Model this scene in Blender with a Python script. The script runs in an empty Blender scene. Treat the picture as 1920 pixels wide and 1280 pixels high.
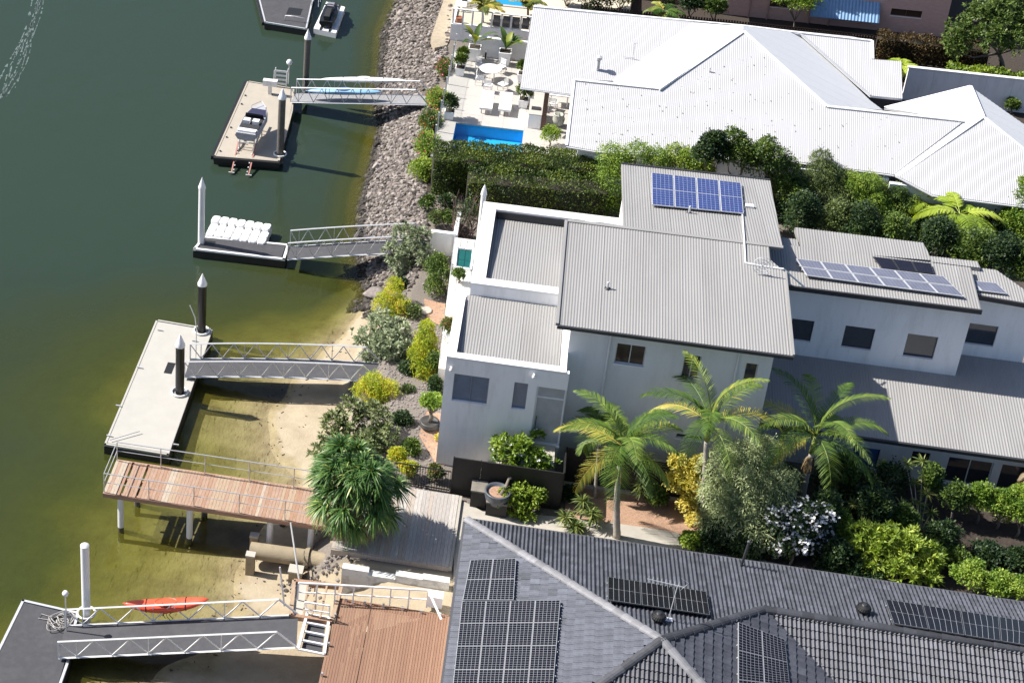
import bpy, math, random
import numpy as np
from mathutils import Vector, Matrix
R = math.radians
SC = bpy.context.scene
COL = SC.collection
rnd = random.Random(7)
NR = np.random.default_rng(11)

# ------------------------------------------------------------------ camera
FPX = 3345.3                                    # focal length in photo pixels (photo 1920 wide)
CAMR = np.array([[0.98047, 0.19485, 0.02710], [0.12113, -0.48968, -0.86345], [-0.15498, 0.84987, -0.50372]])
PPX = np.array([460.0, 340.0])
CAMC = np.array([-0.201, -70.383, 48.734])
_u, _s, _v = np.linalg.svd(CAMR); CAMR = _u @ _v
cam = bpy.data.cameras.new('camera'); camo = bpy.data.objects.new('camera', cam); COL.objects.link(camo)
m = Matrix.Identity(4)
for i in range(3):
    m[i][0] = CAMR[0][i]; m[i][1] = -CAMR[1][i]; m[i][2] = -CAMR[2][i]; m[i][3] = CAMC[i]
camo.matrix_world = m
cam.sensor_width = 36; cam.sensor_fit = 'HORIZONTAL'
cam.lens = FPX / 1920 * 36
cam.shift_x = (960 - PPX[0]) / 1920; cam.shift_y = -(640 - PPX[1]) / 1920
cam.clip_start = 1; cam.clip_end = 3000
SC.camera = camo
# ------------------------------------------------------------------ light
SUN = Vector((-3.72, 0.40, 3.65)).normalized()   # direction towards the sun
w = bpy.data.worlds.new('World'); SC.world = w; w.use_nodes = True
nt = w.node_tree; bg = nt.nodes['Background']; sky = nt.nodes.new('ShaderNodeTexSky')
sky.sky_type = 'NISHITA'; sky.sun_disc = False
sky.sun_elevation = math.asin(SUN.z); sky.sun_rotation = math.atan2(SUN.x, SUN.y)
sky.dust_density = 2.2; sky.ozone_density = 4.0
nt.links.new(sky.outputs[0], bg.inputs[0]); bg.inputs[1].default_value = 0.075
sl = bpy.data.lights.new('sun', 'SUN'); sl.energy = 5.0; sl.angle = R(0.53); sl.color = (1.0, 0.95, 0.87)
so = bpy.data.objects.new('sun', sl); COL.objects.link(so)
so.rotation_euler = (-SUN).to_track_quat('-Z', 'Y').to_euler(); so.location = (-40, 10, 60)
SC.view_settings.view_transform = 'Standard'; SC.view_settings.look = 'None'
SC.view_settings.exposure = 0.78; SC.view_settings.gamma = 1; SC.view_settings.use_curve_mapping = False
SC.cycles.max_bounces = 6; SC.cycles.transparent_max_bounces = 12; SC.cycles.diffuse_bounces = 4
SC.cycles.caustics_reflective = False; SC.cycles.caustics_refractive = False

# ------------------------------------------------------------------ survey helpers: sight a map point of the photo at a known height / plane
def ray(x, y): return CAMR.T @ np.array([(x - PPX[0]) / FPX, (y - PPX[1]) / FPX, 1.0])
def G(x, y, z): r = ray(x, y); return CAMC + (z - CAMC[2]) / r[2] * r
def GX(x, y, v): r = ray(x, y); return CAMC + (v - CAMC[0]) / r[0] * r
def GY(x, y, v): r = ray(x, y); return CAMC + (v - CAMC[1]) / r[1] * r
def GP(x, y, p0, n): r = ray(x, y); n = np.array(n, float); return CAMC + (n @ (np.array(p0) - CAMC)) / (n @ r) * r
def proj(q):
    c = CAMR @ (np.array(q) - CAMC); return PPX + FPX * c[:2] / c[2]
def HT(b, ty):
    lo, hi = b[2] - 15, b[2] + 30
    for _ in range(40):
        m_ = (lo + hi) / 2
        if proj((b[0], b[1], m_))[1] > ty: lo = m_
        else: hi = m_
    return lo
V3 = lambda *a: np.array(a, float)
def nrm(v): v = np.array(v, float); return v / (np.linalg.norm(v) + 1e-12)

# ------------------------------------------------------------------ object helpers
OFF = {}
def tag(o, label=None, cat=None, group=None, kind=None):
    if label: o['label'] = label
    if cat: o['category'] = cat
    if group: o['group'] = group
    if kind: o['kind'] = kind
    return o
def thing(name, label, cat, loc, group=None, rz=0):
    o = bpy.data.objects.new(name, None); COL.objects.link(o); o.empty_display_size = .3
    o.location = [float(a) for a in loc]; o.rotation_euler = (0, 0, rz)
    OFF[o.name] = np.array(loc, float)
    return tag(o, label, cat, group)
def setmesh(name, vs, fs, mat, parent=None, loc=None, smooth=False, attr=None, uvs=None):
    me = bpy.data.meshes.new(name)
    off = OFF[parent.name] if parent is not None else (np.array(loc, float) if loc is not None else np.zeros(3))
    vs = np.asarray(vs, float).reshape(-1, 3) - off
    if isinstance(fs, np.ndarray):
        n, k = fs.shape
        me.vertices.add(len(vs)); me.vertices.foreach_set('co', vs.astype(np.float32).ravel())
        me.loops.add(n * k); me.loops.foreach_set('vertex_index', fs.astype(np.int32).ravel())
        me.polygons.add(n); me.polygons.foreach_set('loop_start', (np.arange(n) * k).astype(np.int32))
        me.polygons.foreach_set('loop_total', np.full(n, k, np.int32))
        me.update(calc_edges=True)
    else:
        me.from_pydata([tuple(v) for v in vs], [], fs)
    if smooth: me.polygons.foreach_set('use_smooth', np.ones(len(me.polygons), bool))
    if attr is not None:
        a = me.attributes.new('v', 'FLOAT', 'FACE' if len(attr) == len(me.polygons) else 'POINT')
        a.data.foreach_set('value', np.asarray(attr, np.float32))
    if uvs is not None:
        u = me.uv_layers.new(name='UVMap'); u.data.foreach_set('uv', np.asarray(uvs, np.float32).ravel())
    if mat: me.materials.append(mat)
    o = bpy.data.objects.new(name, me); COL.objects.link(o)
    if parent is not None: o.parent = parent
    elif loc is not None: o.location = [float(a) for a in loc]
    OFF[o.name] = off
    return o
class MB:
    def __init__(s): s.v = []; s.f = []
    def add(s, vs, fs):
        b = len(s.v); s.v += [tuple(float(c) for c in v) for v in vs]; s.f += [tuple(b + i for i in f) for f in fs]; return s
    def box(s, a, b):
        x0, y0, z0 = a; x1, y1, z1 = b
        if x0 > x1: x0, x1 = x1, x0
        if y0 > y1: y0, y1 = y1, y0
        if z0 > z1: z0, z1 = z1, z0
        return s.add([(x0,y0,z0),(x1,y0,z0),(x1,y1,z0),(x0,y1,z0),(x0,y0,z1),(x1,y0,z1),(x1,y1,z1),(x0,y1,z1)],
                     [(0,3,2,1),(4,5,6,7),(0,1,5,4),(1,2,6,5),(2,3,7,6),(3,0,4,7)])
    def prism(s, poly, z0, z1=None):
        """poly: list of (x,y) -> z0..z1 ; or list of 3d points and z0 = thickness downwards"""
        n = len(poly)
        if z1 is not None: bot = [(p[0], p[1], z0) for p in poly]; top = [(p[0], p[1], z1) for p in poly]
        else: top = [tuple(p) for p in poly]; bot = [(p[0], p[1], p[2] - z0) for p in poly]
        ar = sum(poly[i][0]*poly[(i+1)%n][1] - poly[(i+1)%n][0]*poly[i][1] for i in range(n))
        if ar < 0: bot = bot[::-1]; top = top[::-1]
        return s.add(bot + top, [tuple(range(n))[::-1], tuple(range(n, 2*n))] + [(i, (i+1) % n, n+(i+1) % n, n+i) for i in range(n)])
    def beam(s, p, q, wdt, h=None, up=(0,0,1)):
        h = h or wdt; p = np.array(p, float); q = np.array(q, float); d = nrm(q - p)
        up = np.array(up, float)
        if abs(d @ up) > .98: up = np.array([1., 0, 0])
        x = nrm(np.cross(d, up)) * wdt / 2; y = nrm(np.cross(x, d)) * h / 2
        return s.add([p-x-y, p+x-y, p+x+y, p-x+y, q-x-y, q+x-y, q+x+y, q-x+y],
                     [(0,1,2,3),(7,6,5,4),(0,4,5,1),(1,5,6,2),(2,6,7,3),(3,7,4,0)])
    def tube(s, pts, r, n=8, cap=True):
        pts = [np.array(p, float) for p in pts]; rr = r if hasattr(r, '__len__') else [r]*len(pts)
        b = len(s.v); x = None
        for i, p in enumerate(pts):
            d = nrm(pts[min(i+1, len(pts)-1)] - pts[max(i-1, 0)])
            if x is None: x = nrm(np.cross(d, (0, 0, 1) if abs(d[2]) < .9 else (1, 0, 0)))
            x = nrm(x - d * (x @ d)); y = np.cross(d, x)
            for k in range(n):
                a = 2*math.pi*k/n; s.v.append(tuple(p + rr[i]*(math.cos(a)*x + math.sin(a)*y)))
        for i in range(len(pts)-1):
            for k in range(n):
                s.f.append((b+i*n+k, b+i*n+(k+1)%n, b+(i+1)*n+(k+1)%n, b+(i+1)*n+k))
        if cap:
            s.f.append(tuple(b+k for k in range(n))[::-1]); s.f.append(tuple(b+(len(pts)-1)*n+k for k in range(n)))
        return s
    def lathe(s, c, prof, n=16, sx=1, sy=1):
        """prof: (r, z) list from bottom to top about c"""
        b = len(s.v)
        for r, z in prof:
            for k in range(n):
                a = 2*math.pi*k/n; s.v.append((c[0]+r*sx*math.cos(a), c[1]+r*sy*math.sin(a), c[2]+z))
        for i in range(len(prof)-1):
            for k in range(n): s.f.append((b+i*n+k, b+i*n+(k+1)%n, b+(i+1)*n+(k+1)%n, b+(i+1)*n+k))
        s.f.append(tuple(b+k for k in range(n))[::-1]); s.f.append(tuple(b+(len(prof)-1)*n+k for k in range(n)))
        return s
    def rock(s, c, r, rg, sub=1):
        t = (1+5**.5)/2
        V = [nrm(v) for v in [(-1,t,0),(1,t,0),(-1,-t,0),(1,-t,0),(0,-1,t),(0,1,t),(0,-1,-t),(0,1,-t),(t,0,-1),(t,0,1),(-t,0,-1),(-t,0,1)]]
        F = [(0,11,5),(0,5,1),(0,1,7),(0,7,10),(0,10,11),(1,5,9),(5,11,4),(11,10,2),(10,7,6),(7,1,8),(3,9,4),(3,4,2),(3,2,6),(3,6,8),(3,8,9),(4,9,5),(2,4,11),(6,2,10),(8,6,7),(9,8,1)]
        for _ in range(sub):
            F2 = []; cache = {}
            def mid(a, b):
                k = (min(a,b), max(a,b))
                if k not in cache: cache[k] = len(V); V.append(nrm(V[a]+V[b]))
                return cache[k]
            for a, b, c_ in F:
                x, y, z = mid(a,b), mid(b,c_), mid(c_,a); F2 += [(a,x,z),(b,y,x),(c_,z,y),(x,y,z)]
            F = F2
        ds = [nrm((rg.gauss(0,1), rg.gauss(0,1), rg.gauss(0,1))) for _ in range(7)]; th = [rg.uniform(.55, .9) for _ in ds]
        out = []
        for v in V:
            k = 1.0
            for d, h in zip(ds, th):
                q = v @ d
                if q > 0: k = min(k, h/q)
            out.append((c[0]+v[0]*k*r[0], c[1]+v[1]*k*r[1], c[2]+v[2]*k*r[2]))
        return s.add(out, F)
    def build(s, name, mat, parent=None, loc=None, smooth=False, label=None, attr=None):
        o = setmesh(name, s.v, s.f, mat, parent, loc, smooth, attr)
        if label: o['label'] = label
        return o
def copy_tree(o, parent=None):
    c = o.copy(); COL.objects.link(c); c.parent = parent
    OFF[c.name] = OFF.get(o.name, np.zeros(3))
    for ch in [x for x in o.children]: copy_tree(ch, c)
    return c
def smooth_by_angle(o, ang=40):
    me = o.data; me.polygons.foreach_set('use_smooth', np.ones(len(me.polygons), bool))
    try: me.set_sharp_from_angle(angle=R(ang))
    except Exception: pass
    return o

# ------------------------------------------------------------------ materials
MC = {}
def lin(r, g, b):
    f = lambda c: (c/255/12.92 if c/255 <= .04045 else ((c/255+.055)/1.055)**2.4)
    return (f(r), f(g), f(b))
def mat(name, col, rough=.6, metal=0, var=.12, vscale=3, bump=0, bscale=20, col2=None, spec=.5, dirt=0, dscale=.7, dcol=None, stretch=None, rvar=0, avar=0):
    if name in MC: return MC[name]
    M_ = bpy.data.materials.new(name); M_.use_nodes = True; n = M_.node_tree.nodes; L = M_.node_tree.links
    p = n['Principled BSDF']; p.inputs['Roughness'].default_value = rough; p.inputs['Metallic'].default_value = metal
    p.inputs['Specular IOR Level'].default_value = spec
    tc = n.new('ShaderNodeTexCoord'); mp = n.new('ShaderNodeMapping'); L.new(tc.outputs['Object'], mp.inputs[0])
    if stretch: mp.inputs['Scale'].default_value = stretch
    nz = n.new('ShaderNodeTexNoise'); nz.inputs['Scale'].default_value = vscale; nz.inputs['Detail'].default_value = 6; nz.inputs['Roughness'].default_value = .65
    L.new(mp.outputs[0], nz.inputs[0])
    cr = n.new('ShaderNodeValToRGB'); e = cr.color_ramp.elements
    e[0].position = .3; e[1].position = .7
    c2 = col2 or tuple(c*(1-var) for c in col); c1 = tuple(min(1, c*(1+var*.6)) for c in col) if not col2 else col
    e[0].color = (*c2, 1); e[1].color = (*c1, 1); L.new(nz.outputs[0], cr.inputs[0]); out = cr.outputs[0]
    if dirt:
        n2 = n.new('ShaderNodeTexNoise'); n2.inputs['Scale'].default_value = dscale; n2.inputs['Detail'].default_value = 8; n2.inputs['Roughness'].default_value = .7
        L.new(mp.outputs[0], n2.inputs[0])
        mr = n.new('ShaderNodeMapRange'); mr.inputs[1].default_value = .48; mr.inputs[2].default_value = .75; mr.inputs[4].default_value = dirt
        L.new(n2.outputs[0], mr.inputs[0]); mx = n.new('ShaderNodeMix'); mx.data_type = 'RGBA'
        L.new(mr.outputs[0], mx.inputs[0]); L.new(out, mx.inputs[6]); mx.inputs[7].default_value = (*(dcol or tuple(c*.45 for c in col)), 1); out = mx.outputs[2]
    if avar:
        at_ = n.new('ShaderNodeAttribute'); at_.attribute_name = 'v'; m3 = n.new('ShaderNodeMapRange'); m3.inputs[3].default_value = 1-avar; m3.inputs[4].default_value = 1+avar
        h3 = n.new('ShaderNodeHueSaturation'); L.new(at_.outputs['Fac'], m3.inputs[0]); L.new(m3.outputs[0], h3.inputs['Value']); L.new(out, h3.inputs['Color']); out = h3.outputs[0]
    L.new(out, p.inputs['Base Color'])
    if rvar:
        oi = n.new('ShaderNodeObjectInfo'); hs = n.new('ShaderNodeHueSaturation'); mr = n.new('ShaderNodeMapRange')
        mr.inputs[3].default_value = 1-rvar; mr.inputs[4].default_value = 1+rvar
        L.new(oi.outputs['Random'], mr.inputs[0]); L.new(mr.outputs[0], hs.inputs['Value']); L.new(out, hs.inputs['Color']); L.new(hs.outputs[0], p.inputs['Base Color'])
    if bump:
        bz = n.new('ShaderNodeTexNoise'); bz.inputs['Scale'].default_value = bscale; bz.inputs['Detail'].default_value = 4; L.new(mp.outputs[0], bz.inputs[0])
        bp = n.new('ShaderNodeBump'); bp.inputs['Strength'].default_value = bump; bp.inputs['Distance'].default_value = .02; L.new(bz.outputs[0], bp.inputs['Height']); L.new(bp.outputs[0], p.inputs['Normal'])
    MC[name] = M_; return M_
def leafmat(name, stops, trans=.2, rough=.5):
    """stops: list of (pos, colour) read by a per-leaf random value"""
    if name in MC: return MC[name]
    M_ = bpy.data.materials.new(name); M_.use_nodes = True; n = M_.node_tree.nodes; L = M_.node_tree.links
    p = n['Principled BSDF']; p.inputs['Roughness'].default_value = rough; p.inputs['Specular IOR Level'].default_value = .35
    a = n.new('ShaderNodeAttribute'); a.attribute_name = 'v'
    cr = n.new('ShaderNodeValToRGB'); e = cr.color_ramp.elements
    e[0].position, e[1].position = stops[0][0], stops[-1][0]; e[0].color = (*stops[0][1], 1); e[1].color = (*stops[-1][1], 1)
    for ps, c in stops[1:-1]: k = e.new(ps); k.color = (*c, 1)
    L.new(a.outputs['Fac'], cr.inputs[0]); L.new(cr.outputs[0], p.inputs['Base Color'])
    tr = n.new('ShaderNodeBsdfTranslucent'); hs = n.new('ShaderNodeHueSaturation'); hs.inputs['Saturation'].default_value = 1.15; hs.inputs['Value'].default_value = 1.5; hs.inputs['Hue'].default_value = .485
    L.new(cr.outputs[0], hs.inputs['Color']); L.new(hs.outputs[0], tr.inputs[0])
    ms = n.new('ShaderNodeMixShader'); ms.inputs[0].default_value = trans
    L.new(p.outputs[0], ms.inputs[1]); L.new(tr.outputs[0], ms.inputs[2]); L.new(ms.outputs[0], n['Material Output'].inputs[0])
    MC[name] = M_; return M_
def gridmat(name, cell, line, nx, ny, w=.03, rough=.12, busx=0, var=.1, spec=.5):
    """flat printed grid of solar cells from the panel's UV map"""
    if name in MC: return MC[name]
    M_ = bpy.data.materials.new(name); M_.use_nodes = True; n = M_.node_tree.nodes; L = M_.node_tree.links
    p = n['Principled BSDF']; p.inputs['Roughness'].default_value = rough; p.inputs['Specular IOR Level'].default_value = spec
    uv = n.new('ShaderNodeUVMap'); sp = n.new('ShaderNodeSeparateXYZ'); L.new(uv.outputs[0], sp.inputs[0])
    def ma(op, a, b=None):
        q = n.new('ShaderNodeMath'); q.operation = op
        if isinstance(a, (int, float)): q.inputs[0].default_value = a
        else: L.new(a, q.inputs[0])
        if b is not None:
            if isinstance(b, (int, float)): q.inputs[1].default_value = b
            else: L.new(b, q.inputs[1])
        return q.outputs[0]
    def lines(o, k, ww):
        fr = ma('FRACT', ma('ADD', ma('MULTIPLY', o, k), ww/2)); return ma('LESS_THAN', fr, ww)
    g = ma('MAXIMUM', lines(sp.outputs[0], nx, w*nx), lines(sp.outputs[1], ny, w*ny*.6))
    oi = n.new('ShaderNodeObjectInfo'); nz = n.new('ShaderNodeTexNoise'); nz.inputs['Scale'].default_value = 2.5; tc = n.new('ShaderNodeTexCoord'); L.new(tc.outputs['Object'], nz.inputs[0])
    cr = n.new('ShaderNodeValToRGB'); cr.color_ramp.elements[0].position = .3; cr.color_ramp.elements[1].position = .7
    cr.color_ramp.elements[0].color = (*[c*(1-var) for c in cell], 1); cr.color_ramp.elements[1].color = (*[c*(1+var) for c in cell], 1); L.new(nz.outputs[0], cr.inputs[0])
    base = cr.outputs[0]
    mx = n.new('ShaderNodeMix'); mx.data_type = 'RGBA'; L.new(g, mx.inputs[0]); L.new(base, mx.inputs[6]); mx.inputs[7].default_value = (*line, 1)
    o = mx.outputs[2]
    if busx:
        b = lines(sp.outputs[0], busx, .12); m2 = n.new('ShaderNodeMix'); m2.data_type = 'RGBA'; L.new(ma('MULTIPLY', b, .45), m2.inputs[0]); L.new(o, m2.inputs[6]); m2.inputs[7].default_value = (*line, 1); o = m2.outputs[2]
    L.new(o, p.inputs['Base Color']); MC[name] = M_; return M_

# shared materials
WHITEWALL = mat('white_render_wall', (.90, .90, .91), .8, var=.05, vscale=.8, bump=.15, bscale=40, dirt=.4, dscale=1.3, dcol=(.5, .5, .49), stretch=(1.6, 1.6, .35))
GREYWALL = mat('pale_grey_render_wall', (.76, .76, .78), .8, var=.05, vscale=.8, bump=.15, bscale=40, dirt=.3, dcol=(.38, .38, .38), stretch=(1.6, 1.6, .35))
WHITEMETAL = mat('white_painted_metal', (.78, .78, .78), .4, var=.04)
ALU = mat('galvanised_aluminium', (.62, .63, .65), .42, metal=.35, var=.12, vscale=8)
DARKMETAL = mat('dark_metal_trim', (.035, .037, .042), .5, var=.2)
GREYROOF = mat('grey_colour_steel_roof', (.285, .28, .276), .5, var=.06, vscale=.7, dirt=.35, dscale=.5, dcol=(.19, .18, .17), stretch=(1, .25, 1), rvar=.03)
WHITEROOF = mat('white_steel_roof', (.47, .47, .485), .5, var=.03, vscale=.7, dirt=.12, dscale=.6, dcol=(.5, .5, .5), stretch=(1, .2, 1), rvar=.015)
CONC = mat('weathered_concrete', (.46, .43, .38), .85, var=.12, vscale=1.2, bump=.2, bscale=30, dirt=.35, dscale=1.0, dcol=(.27, .24, .20))
GLASS = mat('dark_window_glass', (.03, .035, .045), .06, var=.1, spec=.8)
BLACK = mat('black_rubber', (.012, .012, .013), .55)
BLACKPAINT = mat('black_painted_board', (.012, .012, .012), .6, var=.3)
# ------------------------------------------------------------------ roofs
def plane_axes(n):
    n = nrm(n); u = nrm(np.cross((0, 0, 1), n)) if abs(n[2]) < .9999 else V3(1, 0, 0)
    v = np.cross(n, u); return u, v, n      # u horizontal, v up-slope
def interval(poly, u):
    ys = []
    k = len(poly)
    for i in range(k):
        (a, b), (c, d) = poly[i], poly[(i+1) % k]
        if (a <= u < c) or (c <= u < a): ys.append(b + (u-a)/(c-a)*(d-b))
    if len(ys) < 2: return None
    return min(ys), max(ys)
def inside(poly, x, y):
    c = False; k = len(poly)
    for i in range(k):
        (a, b), (d, e) = poly[i], poly[(i+1) % k]
        if (b > y) != (e > y) and x < (d-a)*(y-b)/(e-b)+a: c = not c
    return c
def roof_face(poly, parent, m, period=.115, amp=.0085, sheet=.805, lift=.025, ax=None, name='roof_sheet', thick=.0):
    """corrugated steel sheets laid on a planar polygon; one object per sheet"""
    P_ = [np.array(p, float) for p in poly]
    n = np.zeros(3)
    for i in range(len(P_)): n += np.cross(P_[i], P_[(i+1) % len(P_)])
    if n[2] < 0: n = -n
    u, v, n = plane_axes(n)
    if ax is not None:                       # low pitched: corrugation direction given
        v = nrm(np.array(ax, float) - n*(np.array(ax, float) @ n)); u = np.cross(v, n)
    o = P_[0]; q = [((p-o) @ u, (p-o) @ v) for p in P_]
    u0, u1 = min(a for a, _ in q), max(a for a, _ in q)
    ns = max(1, int(round((u1-u0)/sheet))); du = period/6; us = u0+1e-4
    per = max(1, int(round(sheet/period)))*period
    while us < u1-1e-3:
        ue = min(us+per, u1-1e-4); k = max(2, int(round((ue-us)/du))+1)
        vs = []; fs = []; ok = 0; jig = rnd.uniform(-.003, .003)
        for i in range(k):
            uu = us + (ue-us)*i/(k-1); iv = interval(q, uu)
            if iv is None: iv = (0, 0)
            h = lift + jig + amp*math.cos(2*math.pi*(uu-us)/period)
            if ue-us > per*.9 and i == k-1: h += .006
            vs += [o+u*uu+v*iv[0]+n*h, o+u*uu+v*iv[1]+n*h]
            if i: b = 2*i; fs.append((b-2, b, b+1, b-1))
        if len(fs) > 1:
            setmesh(name, vs, fs, m, parent, smooth=True)
        us = ue + (1e-4 if ue >= u1-.001 else 0)
        if ue >= u1-.001: break
def slab(poly, t, name, m, parent, **k):
    return MB().prism([tuple(p) for p in poly], t).build(name, m, parent, **k)
def poly_pts(pl, plane): return [GP(x, y, plane[0], plane[1]) for x, y in pl]

# ------------------------------------------------------------------ walls with openings
def wall_y(mb, x0, x1, z0, z1, y, th, holes):
    """wall in an XZ plane whose outer face is at y (facing -y), thickness th; holes (x0,x1,z0,z1)"""
    xs = sorted({x0, x1, *[h[0] for h in holes], *[h[1] for h in holes]}); zs = sorted({z0, z1, *[h[2] for h in holes], *[h[3] for h in holes]})
    for i in range(len(xs)-1):
        j = 0
        while j < len(zs)-1:
            cx = (xs[i]+xs[i+1])/2
            if any(h[0] < cx < h[1] and h[2] < (zs[j]+zs[j+1])/2 < h[3] for h in holes): j += 1; continue
            k = j
            while k < len(zs)-1 and not any(h[0] < cx < h[1] and h[2] < (zs[k]+zs[k+1])/2 < h[3] for h in holes): k += 1
            mb.box((xs[i], y, zs[j]), (xs[i+1], y+th, zs[k])); j = k
    return mb
def window(parent, x0, x1, z0, z1, y, frame=None, glass=None, mull=1, blind=None, name='window', deep=.15, fw=.04, trans=None):
    f = frame or DARKMETAL
    b = MB()
    yy = y+deep-.05
    b.box((x0, yy, z0), (x0+fw, yy+.06, z1)).box((x1-fw, yy, z0), (x1, yy+.06, z1)).box((x0+fw, yy, z0), (x1-fw, yy+.06, z0+fw)).box((x0+fw, yy, z1-fw), (x1-fw, yy+.06, z1))
    for i in range(1, mull):
        xm = x0+(x1-x0)*i/mull; b.box((xm-fw/2, yy-.004, z0+fw), (xm+fw/2, yy+.055, z1-fw))
    if trans: b.box((x0+fw, yy-.003, trans-fw/2), (x1-fw, yy+.054, trans+fw/2))
    w_ = b.build(name, f, parent)
    s_ = MB().box((x0-.02, y-.03, z0-.05), (x1+.02, y+deep, z0-.003)).build('sill', WHITEWALL, w_)
    for i in range(mull):
        a = x0+(x1-x0)*i/mull+fw*.6; c = x0+(x1-x0)*(i+1)/mull-fw*.6
        MB().box((a, yy+.02, z0+fw*.6), (c, yy+.03, z1-fw*.6)).build('pane', glass or GLASS, w_)
        if blind:
            bb = MB(); k = int((z1-z0)/.09)
            for j in range(k): zz = z0+.05+j*.09; bb.add([(a+.01, yy+.055, zz), (c-.01, yy+.055, zz), (c-.01, yy+.085, zz+.085), (a+.01, yy+.085, zz+.085)], [(0,1,2,3)])
            bb.build('blind', blind, w_)
    return w_

# ------------------------------------------------------------------ foliage
def unit(n): a = NR.normal(size=(n, 3)); return a/np.linalg.norm(a, axis=1, keepdims=True)
def nz3(a): return a/(np.linalg.norm(a, axis=1, keepdims=True)+1e-9)
def leaves(name, P0, D, L, W, m, parent, segs=1, droop=0.0, loc=None, val=None, fold=.0, Nrm=None):
    """many leaves: base points P0, directions D, lengths L, widths W; segs 1 = diamond, more = strap"""
    n = len(P0); D = nz3(D); L = np.broadcast_to(L, (n,)); W = np.broadcast_to(W, (n,))
    up = unit(n)*.5 + np.array([0, 0, 1.0]) if Nrm is None else Nrm
    S = nz3(np.cross(D, up)); val = NR.random(n) if val is None else val
    if segs == 1:
        mid = P0 + D*(L*.5)[:, None]; mid[:, 2] -= droop*L*.15
        tip = P0 + D*L[:, None]; tip[:, 2] -= droop*L*.6
        v = np.stack([P0, mid-S*(W/2)[:, None], tip, mid+S*(W/2)[:, None]], 1).reshape(-1, 3)
        f = (np.arange(n)*4)[:, None] + np.array([[0, 1, 2, 3]])
        return setmesh(name, v, f, m, parent, loc, attr=val)
    k = segs+1; rows = []
    for i in range(k):
        t = i/segs; c = P0 + D*(L*t)[:, None]; c[:, 2] -= droop*L*t*t
        ww = W*(.5*math.sin(math.pi*min(1, .18+t*.82))**.8 if segs > 1 else .5)*(1 if i < segs else .12)
        rows += [c-S*ww[:, None], c+S*ww[:, None]]
    v = np.stack(rows, 1).reshape(-1, 3); base = (np.arange(n)*2*k)[:, None]
    f = np.concatenate([base+np.array([[2*i, 2*i+1, 2*i+3, 2*i+2]]) for i in range(segs)], 0)
    return setmesh(name, v, f, m, parent, loc, attr=np.tile(val, segs))
def cloud_pts(blobs, n, shell=.75):
    """points in ellipsoids (cx,cy,cz,rx,ry,rz); returns points and outward dirs; clumpy"""
    w_ = np.array([(b[3]*b[4]*b[5])**.7 for b in blobs]); w_ /= w_.sum()
    idx = NR.choice(len(blobs), n, p=w_); B_ = np.array(blobs)[idx]
    d = unit(n); d[:, 2] = np.where(d[:, 2] < -.35, -d[:, 2], d[:, 2])
    r = shell + (1.02-shell)*NR.random(n)**.7; inner = NR.random(n) < .22; r[inner] *= NR.random(inner.sum())**.4
    # lumpy radius
    ph = NR.random(3)*9
    lump = 1+.2*np.sin(d[:, 0]*5+ph[0]+idx)*np.sin(d[:, 1]*6+ph[1]+idx*2)+.14*np.sin(d[:, 2]*9+d[:, 0]*8+ph[2])*np.sin(d[:, 1]*11+ph[0])
    spr = np.sin(d[:, 0]*17+idx*3+ph[1])*np.sin(d[:, 1]*19+ph[2])*np.sin(d[:, 2]*15+idx); lump = lump+np.where(spr > .3, .28*(spr-.3)*NR.random(n)*2, -.06)
    P_ = B_[:, :3] + d*(r*lump)[:, None]*B_[:, 3:6]
    return P_, d
def branches(b, base, tips, r0, rg, n=6):
    base = np.array(base, float)
    for t in tips:
        t = np.array(t, float); mid = base*.45+t*.55+V3(rg.uniform(-.12, .12), rg.uniform(-.12, .12), -.1*np.linalg.norm(t-base))
        b.tube([base, mid, t], [r0, r0*.6, r0*.22], n)
BARK = mat('grey_bark', (.20, .17, .14), .9, var=.3, vscale=8, bump=.5, bscale=25)
PALEBARK = mat('pale_palm_bark', (.34, .31, .27), .9, var=.25, vscale=6, bump=.5, bscale=30)
def lumps(c, r, k, fr=.55, rg=rnd, flat=.8):
    out = [(*c, r[0]*.8, r[1]*.8, r[2]*.8)]
    for _ in range(k):
        d = nrm((rg.gauss(0, 1), rg.gauss(0, 1), rg.gauss(.2, .8))); q = rg.uniform(.35, .6)
        out.append((c[0]+d[0]*r[0]*q*1.1, c[1]+d[1]*r[1]*q*1.1, c[2]+d[2]*r[2]*q*1.05, r[0]*fr*rg.uniform(.7, 1.15), r[1]*fr*rg.uniform(.7, 1.15), r[2]*fr*rg.uniform(.7, 1.1)*flat))
    return out
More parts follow.
